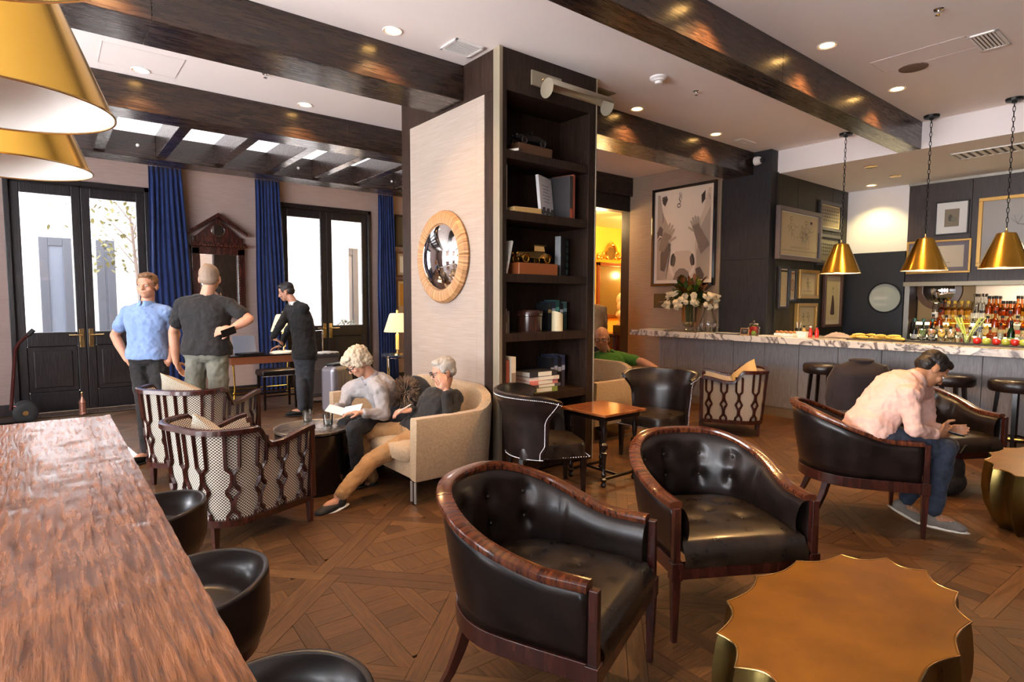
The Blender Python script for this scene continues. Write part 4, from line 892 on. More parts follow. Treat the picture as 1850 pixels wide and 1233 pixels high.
# ---- leather tub armchair. local: faces -Y
def tub_plan(n=49, w=.345, yf=-.35, back=.34):
    P = [(-w, yf, 0), (-w-.005, yf*.5, 0), (-w-.005, 0, 0)]
    P += [(-(w+.005)*math.cos(a), back*math.sin(a), 0) for a in [PI*k/24 for k in range(1, 24)]]
    P += [(w+.005, 0, 0), (w+.005, yf*.5, 0), (w, yf, 0)]
    return resample(P, n)[0]
def rimh(s, top=.84, arm=.655):      # s in -1..1
    a = abs(s); return arm+(top-arm)*(1-sm(.12, .86, a))
def tub_chair(name, loc, rz, label, group):
    r = root(name, loc, label, 'armchair', group, rz)
    P = tub_plan(); n = len(P); S_ = [2*i/(n-1)-1 for i in range(n)]
    hs = [rimh(s) for s in S_]
    lean = [.055*(1-sm(.2, .9, abs(s))) for s in S_]
    N = [outn(P, i) for i in range(n)]
    # sense of outward: pointing away from centre
    N = [v if v.dot(P[i]-Vector((0, -.05, 0))) > 0 else -v for i, v in enumerate(N)]
    def surf(i, z, off): 
        t = (z-.36)/(hs[i]-.36); return P[i]+N[i]*(off+lean[i]*t-.02*(1-t))+Vector((0, 0, z))
    # wooden top rail
    G = []
    for i in range(n):
        c = surf(i, hs[i], 0); o = N[i]; zz = Vector((0, 0, 1))
        G.append([c+o*a+zz*b for a, b in ((-.032, -.004), (-.030, .006), (0, .012), (.030, .006), (.034, -.004), (.030, -.022), (-.028, -.022))])
    b = MB(); b.grid([[g[k] for g in G] for k in list(range(7))+[0]], flip=True, uvs=[[(i*.042, kk*.02) for i in range(n)] for kk in range(8)])
    m0 = len(b.v); b.add(G[0], [tuple(range(7))]); b.add(G[-1], [tuple(range(7))[::-1]])
    b.build('top_rail', M['mahog'], r, smooth=50)
    # outer leather
    G = [[surf(i, lerp(.375, hs[i]-.02, k/6), .012+.006*math.sin(PI*k/6)) for i in range(n)] for k in range(7)]
    MB().grid(G).build('outer_back', M['leather'], r, solid=.01)
    # inner padded back with buttons
    bt = [(-.34, .70), (-.12, .70), (.12, .70), (.34, .70), (-.34, .58), (-.12, .58), (.12, .58), (.34, .58)]
    nn = 97; PF = resample(P, nn)[0]; G = []
    NF = [outn(PF, i) for i in range(nn)]; NF = [v if v.dot(PF[i]-Vector((0, -.05, 0))) > 0 else -v for i, v in enumerate(NF)]
    def inner(i, k, K=16):
        s = 2*i/(nn-1)-1; h = rimh(s)-.018; ln = .055*(1-sm(.2, .9, abs(s))); z = lerp(.44, h, k/K); t = (z-.36)/(h-.36)
        bul = -.028-.035*math.sin(PI*min(1, k/K*1.0))**.6
        for bs, bz in bt:
            d = math.hypot((s-bs)*1.05, z-bz); bul += .030*math.exp(-(d/.045)**2)
        for q in (-.56, .56): bul += .008*math.exp(-((s-q)/.008)**2)
        if k == K: bul = -.018
        return PF[i]+NF[i]*(bul+ln*t-.02*(1-t))+Vector((0, 0, z))
    G = [[inner(i, k) for i in range(nn)] for k in range(17)]
    MB().grid(G, flip=True).build('inner_back', M['leather'], r, smooth=80)
    for bs, bz in bt:
        i = round((bs+1)/2*(nn-1)); k = round((bz-.44)/(rimh(bs)-.018-.44)*16); p = inner(i, max(0, min(15, k)))
        MB().ball((0, 0, 0), .010, 8, 6).build('button', M['leather2'], r, loc=p-NF[i]*.004)
    # seat
    sb = [(-.13, -.12), (.13, -.12), (-.11, .10), (.11, .10), (0, -.01)]
    G = []; K = 30
    def hw(y): return .315 if y < 0 else .315*math.sqrt(max(0.0, 1-(y/.33)**2))**.8+.0
    def ztop(x, y, ex):
        z = .455+.035*(1-ex**6)
        for a, c_ in sb: z -= .020*math.exp(-(math.hypot(x-a, y-c_)/.035)**2)
        return z
    rows = [-.385+(.385+.31)*j/K for j in range(K+1)]
    for j, y in enumerate(rows):
        w_ = max(.05, hw(y)); row = []
        for i in range(K+1):
            e = 2*i/K-1; x = w_*math.sin(e*PI/2)*1.0; ey = abs((y+.04)/.345); ex = max(abs(e), min(1, ey))
            row.append(Vector((x, y, ztop(x, y, ex)-.03*max(0, ex-.93)/.07)))
        G.append(row)
    b = MB(); b.grid(G)
    # skirt of the cushion
    edge = [G[0][i] for i in range(K+1)]
    b.grid([edge, [p+Vector((0, -.012, -.022)) for p in edge], [p+Vector((0, -.008, -.065)) for p in edge], [Vector((p.x, p.y+.004, .378)) for p in edge]], flip=True)
    b.build('seat', M['leather2'], r, smooth=60)
    for a, c_ in sb: MB().ball((0, 0, 0), .010, 8, 6).build('button', M['leather'], r, loc=(a, c_, ztop(a, c_, 0)+.001))
    # seat rail, front rail, posts
    prof = [(-.022, .305), (.022, .305), (.024, .378), (-.022, .378)]
    PR = [p-N[i]*.012 for i, p in enumerate(P)]
    b = MB(); b.sweep(PR, prof); b.build('seat_rail', M['mahogd'], r, smooth=40, bevel=.003)
    MB().box((0, -.372, .342), (.70, .035, .074)).build('front_rail', M['mahogd'], r, bevel=.004)
    for s in (-1, 1):
        MB().box((s*.352, -.372, .51), (.036, .036, .27), top=(.95, .95)).box((s*.352, -.372, .345), (.055, .05, .085)).build('arm_post', M['mahogd'], r, bevel=.004)
        MB().box((s*.352, -.372, .15), (.024, .024, .30), top=(1.75, 1.75)).build('leg', M['mahogd'], r, bevel=.003)
        q = [(s*.25, .20, .31), (s*.262, .225, .22), (s*.275, .265, .11), (s*.30, .32, .0)]
        MB().tube(q, [.030, .027, .022, .017], 4).build('leg', M['mahogd'], r, smooth=30)
    return r
def ang(dx, dy): return math.atan2(dy, dx)+PI/2     # rz so that local -Y faces (dx,dy)
def place(front_mid, face):      # centre of a chair whose front edge middle is given
    f = Vector(face).normalized(); c = Vector(front_mid)-f*.37; return (c.x, c.y, 0)
LG = 'leather tub armchairs'
fA = (.38, -.92); cA = place((1.705, 1.42), fA)
A = tub_chair('tub_armchair', cA+tuple(), ang(*fA), 'nearest dark leather tub armchair with button tufted seat, turned half away in the foreground', LG)
fB = (-.49, -.87); dup(A, place((2.545, 1.405), fB), ang(*fB), 'dark leather tub armchair facing the camera behind the scalloped brass table')
fC = (.55, -.835); cC = (4.65, 1.76)
dup(A, (cC[0], cC[1], 0), ang(*fC), 'dark leather tub armchair in which the man in the pink shirt sits')
fD = (-.47, -.88); dup(A, (6.07, 1.67, 0), ang(*fD), 'empty leather tub armchair in front of the bar, right of the man in pink')
# ---- fretwork armchair, faces -Y
def fret_plan(n=61, w=.33, yf=-.33, back=.34):
    P = [(-w, yf, 0), (-w, 0, 0)]; k = 10
    for i in range(k+1):
        a = PI/2*i/k; P.append((-w+.20*(1-math.cos(a)), back-.20+.20*math.sin(a)*1.0, 0))
    for i in range(k+1):
        a = PI/2*(1-i/k); P.append((w-.20*(1-math.cos(a)), back-.20+.20*math.sin(a), 0))
    P += [(w, 0, 0), (w, yf, 0)]
    return resample(P, n)
def fret_h(s):
    a = abs(s); return .775-.125*sm(.50, .62, a)+.055*sm(.66, 1.0, a)
def fret_chair(loc, rz, label):
    r = root('fretwork_armchair', loc, label, 'armchair', 'fretwork armchairs', rz)
    P, L = fret_plan(); n = len(P); N = [outn(P, i) for i in range(n)]
    N = [v if v.dot(P[i]) > 0 else -v for i, v in enumerate(N)]
    def surf(s, z, off):
        f = (s+1)/2*(n-1); i = min(n-2, int(f)); t = f-i
        return P[i].lerp(P[i+1], t)+N[i].lerp(N[i+1], t)*(off+.06*(z-.16)/.64)+Vector((0, 0, z))
    S_ = [2*i/120-1 for i in range(121)]
    prof = ((-.024, -.018), (-.022, .012), (0, .020), (.024, .012), (.026, -.018), (.0, -.026))
    G = [[surf(s, fret_h(s), 0)+outn(P, min(n-1, int((s+1)/2*(n-1)+.5)))*0+Vector((0, 0, b)) + (N[min(n-1, int((s+1)/2*(n-1)+.5))])*a for a, b in prof] for s in S_]
    b = MB(); b.grid([[g[k] for g in G] for k in list(range(6))+[0]], flip=True); b.add(G[0], [tuple(range(6))]); b.add(G[-1], [tuple(range(6))[::-1]])
    b.build('top_rail', M['mahogd'], r, smooth=50)
    b = MB(); G = [[surf(s, z, a) for s in S_] for z, a in ((.155, -.022), (.155, .022), (.20, .024), (.20, -.022), (.155, -.022))]
    b.grid(G); b.box((0, -.33, .19), (.66, .04, .08)); b.build('base_rail', M['mahogd'], r, smooth=40)
    SF = [2*i/60-1 for i in range(61)]
    U = [[((s+1)/2*L, z) for s in SF] for z in range(9)]
    G = [[surf(s, lerp(.20, fret_h(s)-.012, k/8), -.004) for s in SF] for k in range(9)]
    U = [[((s+1)/2*L, lerp(.20, fret_h(s)-.012, k/8)) for s in SF] for k in range(9)]
    MB().grid(G, uvs=U).build('outer_fabric', M['hounds'], r)
    G = [[surf(s, lerp(.30, fret_h(s)-.012, k/8), -.03-.03*math.sin(PI*k/8)**.5) for s in SF] for k in range(9)]
    MB().grid(G, flip=True, uvs=U).build('inner_fabric', M['hounds'], r)
    # fretwork: strands round two stacked circles
    R = .078; sp = .158; zc = (.475, .295); nu = int(L/sp); zs = [.20+.012*k for k in range(60)]
    for u in range(nu):
        s0 = ((u+.5)/nu)*2-1; hl = fret_h(s0)-.02; sd = sp/L*2/2
        for sg in (-1, 1):
            pts = []
            for z in zs:
                if z > hl: break
                w_ = .033
                for c_ in zc:
                    if abs(z-c_) < R: w_ = min(w_, sp/2-math.sqrt(R*R-(z-c_)**2))
                mid = (zc[0]+zc[1])/2; w_ = min(w_, .036-abs(z-mid)*.55) if abs(z-mid) < .05 else w_
                w_ = max(.0055, w_); pts.append(surf(s0+sg*w_/L*2, z, .006))
            pts.append(surf(s0+sg*w_/L*2, hl, .006))
            if len(pts) > 3: MB().tube(pts, .0125, 4, sq=(1, 1.1)).build('fret_strand', M['mahogd'], r, smooth=0)
        for z in (.222, .60 if hl > .7 else hl):
            pass
    for s in (-1, 1):
        p = surf(s, .4, 0)
        MB().box((p.x, p.y, .44), (.045, .045, .50)).build('arm_post', M['mahogd'], r, bevel=.004)
        MB().box((s*.33, -.33, .085), (.030, .030, .17), top=(1.5, 1.5)).build('leg', M['mahogd'], r, bevel=.003)
        MB().box((s*.20, .31, .085), (.030, .030, .17), top=(1.5, 1.5)).build('leg', M['mahogd'], r, bevel=.003)
    # box seat cushion
    b = MB(); G = []; U = []
    prof = [(.0, .20), (1.0, .20), (1.0, .33), (.99, .335), (1.0, .34), (1.0, .415), (.97, .435), (.0, .45)]
    for q, z in prof:
        row = []; ur = []
        for k in range(49):
            a = 2*PI*k/48; c_, s_ = math.cos(a), math.sin(a); e = .30
            x = .285*math.copysign(abs(c_)**e, c_)*q; y = -.035+.305*math.copysign(abs(s_)**e, s_)*q
            row.append(Vector((x, y, z))); ur.append((a*.28 if q > .5 and z < .43 else x, z if z < .43 else y))
        G.append(row); U.append(ur)
    b.grid(G, uvs=U); b.build('seat_cushion', M['hounds'], r, smooth=50)
    return r
f2 = (.93, .36); F2 = fret_chair((1.00, 4.31, 0), ang(*f2), 'fretwork armchair with houndstooth fabric nearest the plank table, seen from behind')
f1 = (.80, .60); dup(F2, (1.03, 5.80, 0), ang(*f1), 'fretwork houndstooth armchair farther away on the left with a big pillow').scale = (1, 1, 1.07)
f3 = (-.45, .89); dup(F2, (6.53, 3.86, 0), ang(-.52, .85), 'fretwork armchair standing by the bar panels to the right of the wing chair')
def pillow(loc, rot, size, label, m_, th=.07):
    b = MB(); n = 14; G = {}
    for sd in (1, -1):
        rows = []; U = []
        for j in range(n+1):
            row = []; ur = []
            for i in range(n+1):
                x, y = 2*i/n-1, 2*j/n-1; e = (1-x**4)*(1-y**4); pin = 1-.10*(1-abs(x)**2)*(abs(y)**3)-.0; pin2 = 1-.10*(1-abs(y)**2)*(abs(x)**3)
                row.append(Vector((x*size/2*pin2, y*size/2*pin, sd*th*e**.6))); ur.append((x*size/2, y*size/2))
            rows.append(row); U.append(ur)
        b.grid(rows, flip=sd < 0, uvs=U)
    o = b.build('pillow', m_, None, smooth=60); o.location = loc; o.rotation_euler = rot
    return tag(o, label, 'pillow')
def lean(o, nrm, spin):
    q = Vector(nrm).to_track_quat('Z', 'Y').to_matrix() @ Matrix.Rotation(spin, 3, 'Z'); o.rotation_euler = q.to_euler(); return o
g1 = Vector(f1+(0,)).normalized(); g2 = Vector(f2+(0,)).normalized()
lean(pillow(Vector((1.03, 5.80, .70))-g1*.06+Vector((-.04, .06, 0)), (0, 0, 0), .50, 'large houndstooth pillow against the back of the far left fretwork armchair', M['houndp']), g1+Vector((0, 0, .8)), .62)
lean(pillow(Vector((1.00, 4.31, .60))-g2*.10+Vector((-.04, .1, 0)), (0, 0, 0), .40, 'houndstooth pillow with a raised point in the nearer fretwork armchair', M['houndp']), g2+Vector((0, 0, .6)), .75)
lean(pillow(Vector((1.00, 4.31, .52))+g2*.16+Vector((.0, .08, 0)), (0, 0, 0), .40, 'flat houndstooth pillow on the seat front of the nearer fretwork armchair', M['houndp']), g2*.3+Vector((0, 0, 1)), .2)
lean(pillow((6.60, 3.72, .68), (0, 0, 0), .38, 'gold toned pillow standing on its corner in the armchair by the bar', flat('gold_check', (.42, .30, .14), .8)), Vector((-.62, .3, .5)), .95)
# ---- nailhead barrel chairs, face -Y
def barrel_chair(loc, rz, label):
    r = root('barrel_chair', loc, label, 'armchair', 'nailhead barrel chairs', rz)
    def P(a, z, off=0):    # a in -1..1 around the back
        th = a*math.radians(112); rr = .305+.055*((z-.33)/.53)+.05*sm(.66, .86, z)+off
        return Vector((math.sin(th)*rr*1.02, math.cos(th)*rr*.98-.02, z))
    def amax(z): return .66+.06*sm(.38, .46, z)+.13*sm(.62, .82, z)
    n = 40; K = 14; zz = [.33+.53*k/K for k in range(K+1)]
    for nm, off, fl in (('outer_shell', .012, False), ('inner_shell', -.028, True)):
        G = [[P((2*i/n-1)*amax(z), z-(.05*abs(2*i/n-1)**6 if z > .8 else 0), off) for i in range(n+1)] for z in zz]
        MB().grid(G, flip=fl).build(nm, M['leather'], r, smooth=60)
    b = MB()
    for z0, z1 in zip(zz, zz[1:]): pass
    L_ = []
    e = []
    for sg in (-1, 1):
        row = [[P(sg*amax(z), z-(.05 if z > .8 else 0), -.028+q*.04) + Vector((0, -.012*math.sin(PI*q), 0)) for q in (0, .5, 1)] for z in zz]
        b.grid(row, flip=sg > 0)
    top = [[P((2*i/n-1)*amax(.86), .86-.05*abs(2*i/n-1)**6+.014*math.sin(PI*q), -.028+q*.04) for q in (0, .33, .66, 1)] for i in range(n+1)]
    b.grid(top); b.build('piped_edge', M['leather'], r, smooth=60)
    nh = MB(); pts = []
    for i in range(95): a = 2*i/94-1; pts.append(P(a*amax(.84), .835-.05*abs(a)**6, .014))
    for sg in (-1, 1):
        for k in range(48):
            z = .335+.47*k/47; pts.append(P(sg*(amax(z)-.035), z, .013))
    for i in range(70): a = 2*i/69-1; pts.append(P(a*amax(.34), .338, .013))
    for i in range(34): pts.append(Vector((-.265+.53*i/33, -.345, .338)))
    for i in range(18):
        for sg in (-1, 1): pts.append(Vector((sg*.27, -.335+.022*i, .338)))
    for p in pts: nh.ball(p, .0062, 5, 4)
    nh.build('nailhead_trim', M['chrome'], r, smooth=80)['kind'] = 'stuff'
    b = MB(); G = []
    for q, z in ((0, .33), (1, .33), (1.0, .42), (.96, .445), (.6, .462), (0, .468)):
        G.append([Vector((.275*math.copysign(abs(math.cos(2*PI*k/40))**.35, math.cos(2*PI*k/40))*q, -.05+.29*math.copysign(abs(math.sin(2*PI*k/40))**.45, math.sin(2*PI*k/40))*q, z)) for k in range(40)])
    b.grid(G, close=True); b.build('seat', M['leather2'], r, smooth=50)
    for s in (-1, 1):
        MB().box((s*.235, -.30, .165), (.030, .030, .33), top=(1.6, 1.6)).build('leg', M['ebony'], r, bevel=.003)
        MB().tube([(s*.19, .20, .33), (s*.20, .22, .18), (s*.22, .27, 0)], [.028, .024, .018], 4).build('leg', M['ebony'], r)
    return r
W1 = barrel_chair((3.20, 3.62, 0), ang(.62, -.30), 'left black leather barrel chair with nailhead edge, seen from behind beside the small table')
dup(W1, (4.93, 3.74, 0), ang(-1, -.10), 'right black leather barrel chair with nailhead edges facing the small table')
# ---- small turned table
tb = root('side_table', (3.87, 3.53, 0), 'small square side table with glossy wooden top and turned legs between the barrel chairs', 'table')
MB().box((0, 0, .632), (.54, .54, .022)).build('tabletop', mat('inlaid_top', (.16, .04, .010), (.34, .12, .035), 'wood', (4, 1, 4), 3, rough=.14, coat=.5, dist=1), tb, smooth=0, bevel=.004)
MB().box((0, 0, .60), (.46, .46, .05)).build('apron', M['ebony'], tb, smooth=0, bevel=.003)
tp = [(0, 0), (.018, 0), (.026, .02), (.014, .04), (.026, .055), (.030, .07), (.014, .085), (.024, .11), (.014, .13), (.018, .20), (.024, .27), (.030, .30), (.014, .315), (.034, .345), (.034, .37), (.015, .39), (.022, .43), (.026, .50), (.018, .54), (.026, .56), (.026, .62)]
for x in (-.2, .2):
    for y in (-.2, .2): MB().lathe(tp, 12, c=(x, y, 0)).build('leg', M['ebony'], tb)
MB().box((0, .2, .07), (.4, .02, .022)).box((0, -.2, .07), (.4, .02, .022)).box((0, 0, .07), (.02, .4, .022)).build('stretcher', M['ebony'], tb, smooth=0)
# ---- cream sofas
def sofa(loc, label):
    r = root('cream_sofa', loc, label, 'sofa', 'cream curved sofas')
    # local: origin at front-near corner on floor; runs +Y (1.70), back at +X (.86)
    L = 1.72
    path = [(0, 0, 0), (.45, 0, 0), (.66, .02, 0), (.76, .08, 0), (.80, .20, 0), (.80, L/2, 0), (.80, L-.20, 0), (.76, L-.08, 0), (.66, L-.02, 0), (.45, L, 0), (0, L, 0)]
    P, T = resample(path, 60); n = 60
    def hh(i):
        s = abs(2*i/(n-1)-1); return .84-.155*sm(.28, .62, s)+.0*s
    b = MB(); G = []
    for i in range(n):
        o = outn(P, i); o = o if o.dot(P[i]-Vector((.3, L/2, 0))) > 0 else -o
        h = hh(i); ln = .07*sm(.7, .84, h)+.02
        G.append([P[i]+o*a+Vector((0, 0, z)) for a, z in ((-.005, .19), (.0, .20), (ln*.5, h*.6), (ln, h-.02), (ln-.008, h), (ln-.09, h), (ln-.10, h-.02), (-.09, .42), (-.09, .20))])
    b.grid([[g[k] for g in G] for k in range(9)], flip=False)
    b.add(G[0], [tuple(range(9))]); b.add(G[-1], [tuple(range(9))[::-1]])
    b.build('shell', M['cream'], r, smooth=50)
    MB().box((.36, L/2, .26), (.70, L-.14, .13)).build('seat_base', M['cream'], r, bevel=.01)
    for k in (0, 1):
        c_ = MB(); w2 = (L-.18)/2; cy_ = .09+w2*(k+.5)
        G2 = []
        for q, z in ((0, .325), (.96, .325), (1.0, .36), (1, .40), (.97, .435), (.7, .458), (0, .465)):
            G2.append([Vector((.31+.36*math.copysign(abs(math.cos(2*PI*j/40))**.3, math.cos(2*PI*j/40))*q, cy_+(w2/2-.005)*math.copysign(abs(math.sin(2*PI*j/40))**.3, math.sin(2*PI*j/40))*q, z)) for j in range(40)])
        c_.grid(G2, close=True); c_.build('seat_cushion', M['cream'], r, smooth=60)
    t = .011
    for y in (.04, L-.04):
        lg_ = MB(); x0, x1, y2 = .02, .72, y+(.06 if y < 1 else -.06)
        lg_.tube([(x0, y2, .18), (x0, y2, .012), (x0, y, .012), (x0, y, .18), (x0, y, .012), (x1, y, .012), (x1, y, .18)], t*1.3, 4)
        lg_.build('metal_base', M['silverm'], r, smooth=30)
    return r
SF1 = sofa((2.17, 3.90, 0), 'cream upholstered sofa on metal sled legs against the pale column panel')
dup(SF1, (4.72, 4.42, 0), 0, 'cream upholstered sofa behind the table where the man in the green shirt sits')
# ---- round drinks table
rt = root('round_table', (1.72, 4.86, 0), 'round dark drum table with a patterned metal top between the sofa and the armchairs', 'table')
MB().lathe([(0, .50), (.30, .50), (.31, .505), (.31, .52), (.30, .525), (0, .525)], 48).build('tabletop', mat('etched_top', (.05, .04, .035), (.22, .18, .14), 'voronoi', (1, 1, 1), 30, rough=.3, metal=.7), rt)
MB().lathe([(.28, 0), (.29, .02), (.30, .49), (0, .495)], 48).build('drum', M['ebony'], rt)
MB().tube([(.308*math.cos(2*PI*k/48), .308*math.sin(2*PI*k/48), .522) for k in range(48)], .006, 6, closed=True).build('rim', M['silverm'], rt)
def top_at(u, v, z): p = at(u, v, z=z); return (p.x, p.y, z)
tumbler(top_at(556, 762, .525), 'tumbler of water at the left on the round drum table', .045, .10, .3)
tumbler(top_at(593, 769, .525), 'tumbler of water at the right on the round drum table', .045, .10, .45)
# ---- scalloped brass drum tables
def scallop(loc, label, rz=0, R=.53, hh=.44, m_top='agedbrass', m_side='brassside'):
    r = root('scalloped_table', loc, label, 'table', 'scalloped brass drum tables', rz)
    nl = 14; per = 12; n = nl*per
    def rad(k, sc_): t = (k % per)/per; return sc_*(1-.10*math.sin(PI*t)**.9)
    def ringp(sc_, z): return [Vector((1.26*rad(k, sc_)*math.cos(2*PI*(k+.5*per)/n), .68*rad(k, sc_)*math.sin(2*PI*(k+.5*per)/n), z)) for k in range(n)]
    G = [ringp(R*q, z) for q, z in ((.80, .0), (.83, .015), (.97, .14), (1.02, .25), (1.02, .33), (1.0, .405), (.985, hh-.004))]
    b = MB(); b.grid(G, close=True); b.build('drum', M[m_side], r, smooth=30)
    b = MB(); G = [ringp(R*.985, hh-.004), ringp(R*.99, hh), ringp(R*.97, hh+.003), ringp(R*.5, hh+.003), ringp(R*.02, hh+.003)]
    b.grid(G[:3], close=True); b.add(G[2], [tuple(range(n))]); b.build('tabletop', M[m_top], r, smooth=0)
    e = MB(); e.tube(ringp(R*.992, hh+.001), .003, 5, closed=True); e.build('edge_trim', M['brassp'], r)
    return r
T1 = scallop((2.29, .86, 0), 'large foreground drum table with a scalloped aged brass top cut by the bottom edge', 0, R=.52)
dup(T1, (5.62, .80, 0), 0, 'scalloped brass drum table at the right edge beside the man in pink')
# ---- plank table and its stools
pt = root('plank_table', (-.33, 1.88, 0), 'long bar height table with a worn glossy reddish plank top in the left foreground', 'table')
b = MB(); nx, ny = 40, 120; random.seed(3)
from mathutils import noise
def ph(x, y):
    h = .0016*noise.noise(Vector((x*26, y*3.2, 0)))+.0014*noise.noise(Vector((x*60, y*9, 3)))+.0016*noise.noise(Vector((x*14, y*30, 7)))
    q = noise.noise(Vector((x*9, y*7, 11))); h -= .004*sm(.42, .60, q)
    return h
X0, X1, Y0, Y1 = -.54, .54, -1.36, 1.40
G = []
for j in range(ny+1):
    y = lerp(Y0, Y1, j/ny); row = []
    for i in range(nx+1):
        x = lerp(X0, X1, i/nx)
        if i in (nx,): x += .0018*noise.noise(Vector((y*14, 0, 5)))
        row.append(Vector((x, y, 1.06+ph(x, y))))
    G.append(row)
b.grid(G)
eg = [g[-1] for g in G]; b.grid([[p for p in eg], [p+Vector((.002, 0, -.03)) for p in eg], [p+Vector((-.002, 0, -.065)) for p in eg]], flip=True)
eg = G[-1]; b.grid([[p for p in eg], [p+Vector((0, .002, -.065)) for p in eg]])
eg = G[0]; b.grid([[p for p in eg], [p+Vector((0, 0, -.065)) for p in eg]], flip=True)
eg = [g[0] for g in G]; b.grid([[p for p in eg], [p+Vector((0, 0, -.065)) for p in eg]])
b.bb(X0+.01, X1-.01, Y0+.01, Y1-.01, .996, 1.04)
b.build('tabletop', M['table'], pt, smooth=60)
for x in (-.4, .30):
    for y in (-1.2, 1.2): MB().box((x, y, .5), (.10, .10, 1.0)).build('leg', M['mahogd'], pt, smooth=0, bevel=.006)
MB().box((-.05, 1.2, .25), (.7, .06, .08)).box((-.05, -1.2, .25), (.7, .06, .08)).box((.0, 0, .25), (.06, 2.4, .08)).build('stretcher', M['mahogd'], pt, smooth=0, bevel=.004)
def bowl_stool(loc, rz, label, g='bowl seated counter stools'):
    r = root('bowl_stool', loc, label, 'stool', g, rz); r.scale = (1, 1, .905)
    # curved low back rising at rear (local +Y = back), seat top .74, rim up to .82
    def rim(k, n=48): a = 2*PI*k/n; return .80-.045*sm(.1, -1, math.sin(a))+.03*max(0, math.sin(a))
    n = 48; G = []
    for q, dz, base in ((.0, .70, 1), (.60, .702, 1), (.72, .71, 1), (.84, None, .55), (.93, None, .95), (.97, None, 1.0), (1.0, None, .985), (1.01, None, .90)):
        row = []
        for k in range(n):
            a = 2*PI*k/n; top_ = rim(k); z = dz if dz else .70+(top_-.70)*base
            row.append(Vector((.235*q*math.cos(a), .235*q*math.sin(a), z)))
        G.append(row)
    b = MB(); b.grid(G, close=True); b.build('bowl_seat', M['leather'], r, smooth=70)
    b = MB(); G = [[Vector((.235*q*math.cos(2*PI*k/n), .235*q*math.sin(2*PI*k/n), z if z < .7 else .70+(rim(k)-.70)*.9)) for k in range(n)] for q, z in ((.90, .60), (.93, .605), (1.0, .66), (1.015, .69), (1.01, .8))]
    b.grid(G, close=True); b.build('outer_shell', M['leather'], r, smooth=70)
    MB().lathe([(0, .54), (.19, .54), (.205, .56), (.205, .60), (0, .605)], 36).build('seat_ring', M['mahogd'], r)
    for k in range(4):
        a = PI/4+k*PI/2; MB().box((.155*math.cos(a), .155*math.sin(a), .27), (.028, .028, .55), rz=a, top=(1.5, 1.5)).build('leg', M['ebony'], r, bevel=.003)
    MB().tube([(.16*math.cos(2*PI*k/32), .16*math.sin(2*PI*k/32), .22) for k in range(32)], .010, 8, closed=True).build('foot_ring', M['ebony'], r)
    return r
B1 = bowl_stool((.275, 2.80, 0), -PI/2-.3, 'farthest of the three black bowl seated stools tucked under the plank table')
dup(B1, (.30, 1.98, 0), -PI/2-.2, 'middle black bowl seated stool beside the plank table')
dup(B1, (.31, 1.22, 0), -PI/2-.1, 'nearest black bowl seated stool, mostly cut by the bottom edge')
# ---- bar stools
def bar_stool(loc, rz, label):
    r = root('bar_stool', loc, label, 'stool', 'round bar stools', rz); r.scale = (1, 1, 1.08)
    MB().lathe([(0, .66), (.215, .66), (.23, .68), (.23, .745), (.215, .765), (.12, .775), (0, .778)], 32).build('seat', M['leather'], r, smooth=50)
    for k in range(4):
        a = PI/4+k*PI/2; c_, s_ = math.cos(a), math.sin(a)
        MB().tube([(.14*c_, .14*s_, .68), (.20*c_, .20*s_, 0)], [.026, .018], 4).build('leg', M['ebony'], r, smooth=20)
    MB().tube([(.185*math.cos(PI/4+k*PI/2), .185*math.sin(PI/4+k*PI/2), .22) for k in range(4)], .012, 6, closed=True).build('foot_ring', M['ebony'], r, smooth=20)
    return r
BS = None
for i, (u, lab) in enumerate(((1488, 'leftmost black leather bar stool under the marble bar top'), (1574, 'black bar stool half hidden by the hanging jacket'), (1715, 'black bar stool directly behind the head of the man in pink'), (1838, 'black bar stool at the right edge of the picture'))):
    p = at(u, (655, 660, 680, 688)[i], x=7.50)
    if BS is None: BS = bar_stool((p.x, p.y, 0), 0, lab)
    else: dup(BS, (p.x, p.y, 0), .3*i, lab)

